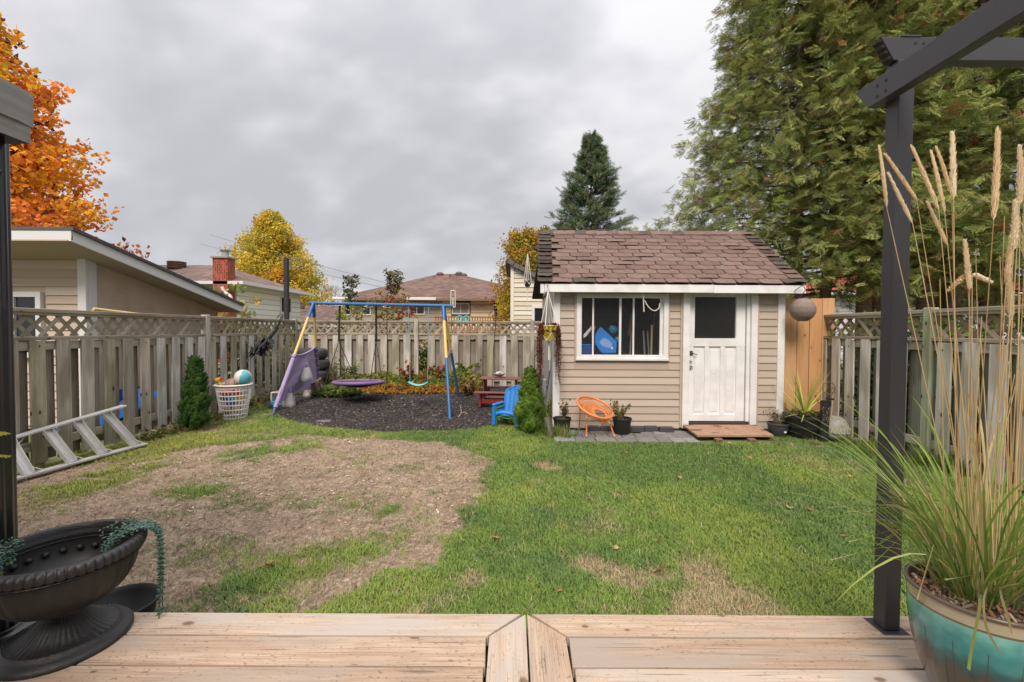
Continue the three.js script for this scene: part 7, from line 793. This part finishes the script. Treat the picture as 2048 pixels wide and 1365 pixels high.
  tree('sapling', 'bushy red and green sapling behind the grey fence above the turquoise seat', P(786, 660, 10.9).setY(0), { seed: 18, H: 2.78, trunk: 0.014, n: 66, per: 8, from: 0.9, R: h => h > 2.25 ? 0.17 : 0.44, rise: 0.8, leaf: sapLeaf, mat: lm3, pitchVar: 2, wild: 6, limbR: 0.008, bend: 0.04, pad: 0.03, color: (h, t, s, r) => h > 2.3 ? [0.18, 0.15, 0.09] : s < 0.4 ? [0.2, 0.22, 0.05] : s < 0.75 ? [0.3, 0.2, 0.05] : [0.3, 0.09, 0.035] });
  tree('leafy_bush', 'big leaved pale green plant behind the fence before the white bungalow', P(470, 660, 9.3).setY(0), { seed: 19, H: 2.2, trunk: 0.02, n: 16, per: 5, from: 0.8, R: () => 0.3, rise: 0.6, leaf: cluster(2, 0.08, 0.22, 0.11, 4), mat: lm3, wild: 6, limbR: 0.008, bend: 0.04, color: (h, t, s) => s < 0.5 ? [0.24, 0.27, 0.1] : [0.42, 0.33, 0.12] });
  for (const [x, z, l, sd, H] of [[-5.6, -10.6, 'tangled pale yellow shrub behind the lattice at the fence corner', 31, 1.5], [-2.2, -10.4, 'tangled olive shrub behind the lattice of the middle fence panel', 32, 1.5], [-5.3, -9.0, 'yellow green shrub behind the lattice above the laundry basket', 33, 1.45]]) tree('leafy_bush', l, V(x, 0, z), { seed: sd, H, trunk: 0.015, n: 60, per: 10, from: 0.2, R: () => 0.55, rise: 0.6, leaf: sapLeaf, mat: lm3, wild: 6, limbR: 0.006, bend: 0.05, pad: 0.05, color: (h, t, s) => s < 0.4 ? [0.12, 0.15, 0.04] : s < 0.8 ? [0.25, 0.24, 0.07] : [0.34, 0.28, 0.09] });
  { // flowering bush behind the pale fence
    const rb = tree('flowering_bush', 'green bush with pink flowers behind the lattice of the pale fence', V(4.78, 0, -5.3), { seed: 34, H: 1.62, trunk: 0.02, n: 110, per: 14, from: 0.15, R: (h, a) => Math.min(1.2, 0.34 / Math.max(0.05, Math.abs(Math.cos(a)))), rise: 0.6, leaf: sapLeaf, mat: lm3, wild: 6, limbR: 0.007, bend: 0.05, pad: 0.06, color: (h, t, s) => s < 0.7 ? [0.09, 0.15, 0.04] : [0.17, 0.22, 0.06] });
    const q = rng(35), pet = cluster(14, 0.028, 0.05, 0.035, 36); for (const [x, y, c] of [[1786, 657, [0.62, 0.10, 0.32]], [1772, 645, [0.6, 0.3, 0.34]], [1776, 672, [0.6, 0.28, 0.34]], [1740, 643, [0.5, 0.45, 0.1]], [1749, 711, [0.6, 0.36, 0.12]], [1747, 702, [0.6, 0.5, 0.3]], [2005, 662, [0.65, 0.3, 0.22]], [2040, 655, [0.7, 0.45, 0.3]]]) { const w = P(x, y, 4.52 * F / (x - 1024)); part(rb, 'flower', pet.clone().rotateX(q() * 3).translate(w.x, w.y, w.z), (() => { const m = leafMat(0.3); m.color.setRGB(...c); return m; })()); }
    tree('leafy_bush', 'dark green bush behind the pale fence beside the dry grass', V(5.0, 0, -3.6), { seed: 37, H: 1.5, trunk: 0.02, n: 110, per: 14, from: 0.15, R: (h, a) => Math.min(1.4, 0.5 / Math.max(0.05, Math.abs(Math.cos(a)))), rise: 0.6, leaf: sapLeaf, mat: lm3, wild: 6, limbR: 0.007, bend: 0.05, pad: 0.06, color: (h, t, s) => s < 0.7 ? [0.05, 0.09, 0.02] : [0.1, 0.14, 0.035] });
    const nh = thing('bungalow', 'red roofed house glimpsed between the cedar trunks at the right edge', 'house', [19, 0, -22]); part(nh, 'wall', boxAt(14, 26, -0.1, 3.0, -26, -20), sidingFar(rgb(214, 214, 220), 0.25, 31)); part(nh, 'roof', hipRoof(13.4, 26.6, -19.4, -26.6, 3.05, [[17, -23], [23, -23]], 4.6), shingleFar(rgb(168, 78, 62), 6)); part(nh, 'fascia_board', boxAt(13.4, 26.6, 2.92, 3.04, -19.36, -19.3), whiteTrim);
  }
}
// ───────── grass, litter, weeds ─────────
{
  const r = rng(101), tuft = (n, h, w, spread, seed, flat = 0) => { const q = rng(seed), g = []; for (let k = 0; k < n; k++) { const a = q() * 6.28, l = h * (0.6 + 0.6 * q()), lean = 0.2 + 0.75 * q() + flat, bx = (q() - 0.5) * spread, bz = (q() - 0.5) * spread, dx = Math.cos(a), dz = Math.sin(a), sx_ = -dz * w / 2, sz = dx * w / 2, m = [bx + dx * Math.sin(lean * 0.6) * l * 0.5, Math.cos(lean * 0.6) * l * 0.5, bz + dz * Math.sin(lean * 0.6) * l * 0.5], t = [m[0] + dx * Math.sin(lean * 1.3) * l * 0.5, m[1] + Math.cos(lean * 1.3) * l * 0.5, m[2] + dz * Math.sin(lean * 1.3) * l * 0.5]; const A = [bx - sx_, 0, bz - sz], B = [bx + sx_, 0, bz + sz], C = [m[0] + sx_ * 0.8, m[1], m[2] + sz * 0.8], D = [m[0] - sx_ * 0.8, m[1], m[2] - sz * 0.8]; g.push(...A, ...B, ...C, ...A, ...C, ...D, ...D, ...C, ...t); } const gg = fromTris(g); return gg; };
  const G1 = tuft(8, 0.036, 0.0036, 0.055, 7, 0.3), dryT = tuft(5, 0.042, 0.0028, 0.06, 8, 0.85), L = [], D = [], S = [];
  const greens = [[0.135, 0.215, 0.042], [0.175, 0.255, 0.048], [0.105, 0.18, 0.046], [0.23, 0.29, 0.055]], straw = [0.36, 0.28, 0.165];
  for (let k = 0; k < 300000; k++) {
    const z = -1.95 - 7.4 * Math.pow(r(), 1.35), x = -4.5 + 8.75 * r(); if (x > 3.9 * (-z) + 0.4 && r() < 0.9) continue; if (Math.abs(x) > 1.35 * -z + 0.4) continue;
    if (x > 0.5 && x < 3.7 && z < -5.98) continue; if (x > 0.62 && x < 2.3 && z < -5.36 && r() < 0.965) continue; if (x > 2.2 && x < 3.2 && z < -5.35) continue; if (x > 3.2 && z < -6.1) continue;
    const q = fieldAt(x, z), p = V(x, gh(x, z) - 0.002, z), u = r();
    if (u < q.g) {
      const tone = fbm(x * 1.4 + 30, z * 1.4 + 30, 111, 3), fine = noise(x * 9 + 40, z * 9 + 40, 112); let c = tone < 0.42 ? mix3(greens[2], greens[0], fine) : tone < 0.56 ? mix3(greens[0], greens[1], fine) : mix3(greens[1], greens[3], fine); if (r() < q.dry * 0.75 + 0.025) c = mul3(straw, 0.8 + 0.5 * r()); else c = mix3(c, straw, q.dry * 0.3); if (x < -3.1 && z > -6) c = mix3(c, [0.34, 0.32, 0.07], 0.6 * smooth(-3.1, -3.7, x));
      L.push([mat4(p, [r() * 6.28, (r() - 0.5) * 0.3, (r() - 0.5) * 0.3], (0.65 + 0.6 * r()) * (q.dry > 0.4 ? 0.8 : 1) * (0.7 + 0.45 * Math.min(1, q.g * 1.3))), jitter(r, c, 0.28)]);
    } else if (q.mulch < 0.2 && u < q.g + 0.20) D.push([mat4(p, [r() * 6.28, (r() - 0.5) * 0.2, (r() - 0.5) * 0.2], 0.5 + 0.7 * r()), jitter(r, r() < 0.75 ? [0.30, 0.235, 0.16] : [0.17, 0.125, 0.085], 0.3)]);
    else if (q.mulch > 0.4 && u < 0.62) S.push([mat4(p.clone().add(V(0, 0.006 + 0.008 * r(), 0)), [r() * 6.28, (r() - 0.5) * 0.9, (r() - 0.5) * 0.9], 0.5 + 1.1 * r()), jitter(r, r() < 0.94 ? [0.036, 0.030, 0.028] : [0.16, 0.125, 0.10], 0.5)]);
  }
  structure2('lawn_grass', G1, M(0xffffff, 0.9), L, 'green lawn of short uneven grass with dry patches', 'grass'); structure2('dry_straw', dryT, M(0xffffff, 0.9), D, 'dry straw lying over the bare soil patch', 'straw');
  for (let k = 0; k < 26000; k++) { const x = -4.2 + 4.9 * r(), z = -6.2 - 3.1 * r(), q = fieldAt(x, z); if (q.mulch < 0.35 + 0.3 * r()) continue; S.push([mat4(V(x, gh(x, z) + 0.004 + 0.010 * r(), z), [r() * 6.28, (r() - 0.5) * 0.9, (r() - 0.5) * 0.9], 0.5 + 1.2 * r()), jitter(r, r() < 0.94 ? [0.036, 0.030, 0.028] : [0.16, 0.125, 0.10], 0.5)]); }
  structure2('bark_mulch', box(0.05, 0.007, 0.016, 0.001), M(0xffffff, 0.95), S, 'dark shredded bark spread under the swing set', 'bark mulch');
  // pale wood chips on the soil
  const C = []; for (let k = 0; k < 1900; k++) { const px = 260 + r() * 740, py = 870 + 200 * r() * r(), p = ground(px, py), q = fieldAt(p.x, p.z); if (q.dirt < 0.4 || noise(p.x * 2 + 9, p.z * 2 + 9, 131) < 0.42) continue; C.push([mat4(p.add(V(0, 0.008, 0)), [r() * 6.28, (r() - 0.5) * 0.7, (r() - 0.5) * 0.7], 0.4 + 1.0 * r()), jitter(r, r() < 0.55 ? [0.55, 0.44, 0.30] : r() < 0.5 ? [0.3, 0.2, 0.12] : [0.14, 0.1, 0.07], 0.25)]); }
  structure2('wood_chips', box(0.020, 0.003, 0.010, 0.001), M(0xffffff, 0.9), C, 'pale wood chips scattered over the bare soil patch', 'wood chips');
  // fallen leaves: five-lobed, curled
  const lobes = (() => { const pts = [], n = 20; for (let k = 0; k < n; k++) { const a = k / n * 6.2832, rr = (k % 4 === 0 ? 1 : k % 2 === 0 ? 0.62 : 0.5) * (k === 15 ? 0.4 : 1); pts.push([Math.cos(a) * rr, Math.sin(a) * rr]); } const p = []; for (let k = 0; k < n; k++) { const [ax, az] = pts[k], [bx, bz] = pts[(k + 1) % n]; const y = (x, z) => 0.28 * (x * x - 0.6 * z * z) + 0.1 * Math.sin(x * 4); p.push(0, 0, 0, ax, y(ax, az), az, bx, y(bx, bz), bz); } return fromTris(p).scale(0.05, 0.05, 0.05); })();
  const tones = [[0.5, 0.33, 0.17], [0.42, 0.22, 0.12], [0.55, 0.36, 0.2], [0.36, 0.17, 0.08]].map(c => { const m = leafMat(0.3); m.color.setRGB(...c); return m; });
  const said = ['large pale orange fallen leaf on the dry lawn patch before the deck', 'pinkish brown fallen leaf at the lawn edge by the bare soil', 'long tan fallen leaf on the lawn before the orange chair', 'orange fallen leaf on the grass strip near the urn', 'yellow tan fallen leaf, left of the two nearest the charcoal post', 'pale fallen leaf on the lawn before the chipboard step', 'small brown fallen leaf above the dry lawn patches', 'yellow tan fallen leaf, right of the two nearest the charcoal post', 'small fallen leaf in the mid lawn straight below the shed door', 'small orange fallen leaf just left of the charcoal post', 'tiny fallen leaf in the lawn between the soil and the shed window', 'fallen leaf on the grass at the front corner of the chipboard step', 'brown fallen leaf on the rounded edge of the bare soil', 'fallen leaf in the grass before the cedar shrub by the blue chair', 'reddish fallen leaf lying before the slim cedar shrub', 'brown fallen leaf on the moss between ladder and bare soil', 'fallen leaf lying against the front edge of the pavers', 'fallen leaf on the stones before the big black tub', 'tiny pale leaf just below the leaf under the shed door', 'tiny fallen leaf in the grass below the front of the step', 'fallen leaf in the grass below the garden globe', 'tiny fallen leaf close to the deck between its mitred boards and the dry patches'];
  let first; [[1320, 1152, 1.1], [990, 1086, 0.8], [1248, 911, 1.1], [537, 1140, 0.9], [1580, 1024, 0.8], [1500, 922, 0.7], [1232, 1107, 0.5], [1621, 1029, 0.7], [1360, 962, 0.6], [1689, 1082, 0.5], [1178, 1006, 0.4], [1530, 912, 0.6], [925, 1045, 0.6], [1085, 882, 0.7], [330, 955, 0.8], [372, 938, 0.7], [1460, 892, 0.6], [1585, 896, 0.7], [1370, 990, 0.45], [1445, 935, 0.4], [1700, 960, 0.5], [1120, 1195, 0.45]].forEach(([x, y, s], k) => { const p = ground(x, y), o = first ? first.clone() : mesh('leaf', lobes, tones[0], scene); first ??= o; o.name = numbered('fallen_leaf'); o.material = tones[k % 4]; scene.add(o); o.position.copy(p).add(V(0, 0.035, 0)); o.rotation.set((r() - 0.5) * 0.9, r() * 6.28, (r() - 0.5) * 0.9); o.scale.setScalar(s); o.userData = { label: said[k], category: 'leaf', group: 'fallen leaves on the lawn' }; });
  // leafy weeds at the foot of the back fence
  const W = [], big = merge([leafAt(mat4(V(0, 0, 0), [0, 0, 0]), 0.085, 0.06), leafAt(mat4(V(0, 0, 0), [2.1, 0.5, 0]), 0.075, 0.055), leafAt(mat4(V(0, 0, 0), [4.2, 0.5, 0]), 0.08, 0.055)]);
  for (let k = 0; k < 5200; k++) { const px = 590 + r() * 370, x = P(px, 760, 8.9).x, z = -8.35 - 1.1 * Math.pow(r(), 0.7), edge = noise(x * 2.2 + 30, 3, 141), front = -8.62 + 0.35 * edge - (px > 700 && px < 900 ? -0.05 : 0); if (z > front + (px < 690 ? 0.35 : 0)) continue; const back = smooth(front, -9.3, z), h = (0.05 + 0.38 * back * (0.5 + 0.8 * noise(x * 3 + 50, z * 3 + 50, 143)) * (px < 672 ? 0.35 : px < 700 ? 0.7 : 0.8)) * Math.pow(r(), 0.6), low = back < 0.35; const c = low && px > 690 ? (r() < 0.6 ? [0.42, 0.27, 0.05] : [0.34, 0.14, 0.04]) : r() < 0.5 ? [0.17, 0.22, 0.06] : r() < 0.6 ? [0.3, 0.3, 0.07] : [0.34, 0.25, 0.05]; W.push([mat4(V(x, gh(x, z) + h, z), [r() * 6.28, 1.0 + (r() - 0.5) * 1.2, (r() - 0.5)], 0.5 + 0.6 * r()), jitter(r, c, 0.3)]); }
  for (let k = 0; k < 900; k++) { const a = r() * 6.28, q = Math.sqrt(r()) * 0.33, p = P(672, 790, 8.35), x = p.x + Math.cos(a) * q * 1.3, z = p.z + Math.sin(a) * q; W.push([mat4(V(x, gh(x, z) + (0.22 - 0.45 * q) * Math.sqrt(r()), z), [r() * 6.28, 1 + (r() - 0.5), (r() - 0.5)], 0.6 + 0.6 * r()), jitter(r, r() < 0.6 ? [0.10, 0.16, 0.05] : [0.22, 0.25, 0.06], 0.3)]); }
  for (let k = 0; k < 700; k++) { const t = r(), x = -4.42 + 0.22 * r(), z = -5.2 - 4.1 * t; W.push([mat4(V(x, gh(x, z) + 0.02 + 0.12 * r() * r(), z), [r() * 6.28, 1 + (r() - 0.5), (r() - 0.5)], 0.3 + 0.5 * r()), jitter(r, r() < 0.5 ? [0.12, 0.15, 0.04] : [0.26, 0.2, 0.1], 0.3)]); }
  structure2('weedy_leaves', big, leafMat(0.3), W, 'yellow and green weeds and leaf litter along the foot of the grey fence', 'weeds');
  // named plants there
  const P2 = (x, y, d) => { const p = P(x, y, d); p.y = gh(p.x, p.z); return p; };
  bushy('bramble', 'red leaved bramble climbing before the fence by the turquoise seat', P2(830, 790, 9.3), { n: 150, spread: 0.42, h: 0.62, leaf: 0.085, wid: 0.06, cols: [[0.32, 0.1, 0.06], [0.36, 0.15, 0.08], [0.22, 0.16, 0.05]], seed: 151, stems: 14 });
  bushy('bramble', 'red leaved bramble sprig right of the swing legs', P2(884, 790, 9.2), { n: 40, spread: 0.12, h: 0.6, leaf: 0.085, wid: 0.06, cols: [[0.36, 0.12, 0.07], [0.3, 0.16, 0.08]], seed: 152, stems: 5 });
  bushy('tall_weed', 'tall seedy yellow weed beside the tyre stack', P2(670, 790, 8.9), { n: 120, spread: 0.06, h: 0.85, leaf: 0.045, wid: 0.022, cols: [[0.26, 0.25, 0.08], [0.3, 0.22, 0.1], [0.16, 0.19, 0.05]], seed: 153, stems: 10 });
  bushy('tall_weed', 'upright green weed behind the left rope of the saucer swing', P2(700, 790, 9.2), { n: 60, spread: 0.12, h: 0.65, leaf: 0.13, wid: 0.035, cols: [[0.14, 0.2, 0.06], [0.18, 0.22, 0.07]], seed: 154, stems: 7 });
  bushy('tall_weed', 'yellow leaved weed at the foot of the red picnic table', P2(935, 800, 8.4), { n: 120, spread: 0.2, h: 0.35, leaf: 0.075, wid: 0.05, cols: [[0.3, 0.24, 0.1], [0.2, 0.18, 0.05], [0.36, 0.2, 0.1]], seed: 155, stems: 10 });
  bushy('creeper', 'small green creeper hanging on the fence above the picnic table', P(930, 740, 9.42), { n: 90, spread: 0.22, h: 0.16, leaf: 0.05, wid: 0.04, cols: [[0.2, 0.24, 0.06], [0.26, 0.24, 0.07]], seed: 156, stems: 9 });
  bushy('tall_weed', 'yellow flowering weed behind the grey poles at the shed side', P2(1105, 850, 6.35), { n: 130, spread: 0.12, h: 0.5, leaf: 0.045, wid: 0.03, cols: [[0.24, 0.26, 0.08], [0.36, 0.34, 0.1], [0.12, 0.16, 0.05]], seed: 157, stems: 10 });
  const tall = tuft(26, 0.24, 0.006, 0.12, 161), edge = []; for (const [x, y, n, s] of [[1112, 876, 9, 0.8], [1128, 880, 8, 0.7], [1090, 878, 5, 0.6], [1700, 890, 9, 0.7], [1730, 905, 8, 0.8], [1760, 915, 8, 0.9], [1860, 935, 10, 1.1], [1900, 950, 10, 1.1], [1640, 892, 5, 0.5], [1560, 886, 4, 0.4], [60, 930, 8, 0.8], [150, 905, 7, 0.6], [230, 885, 6, 0.6], [330, 862, 8, 0.6], [420, 855, 7, 0.5]]) for (let k = 0; k < n; k++) { const p = ground(x + (r() - 0.5) * 40, y + (r() - 0.5) * 8); edge.push([mat4(p, [r() * 6.28, 0, 0], s * (0.6 + 0.6 * r())), jitter(r, r() < 0.7 ? [0.11, 0.19, 0.03] : [0.26, 0.23, 0.09], 0.3)]); }
  structure2('tall_grass', tall, leafMat(0.3), edge, 'longer grass tufts left along the fences and pots', 'grass');
}
function structure2(name, geo, m, list, label, category) { const o = copies(numbered(name), geo, m, list, scene); return tag(o, label, category); }
renderer.render(scene, camera);
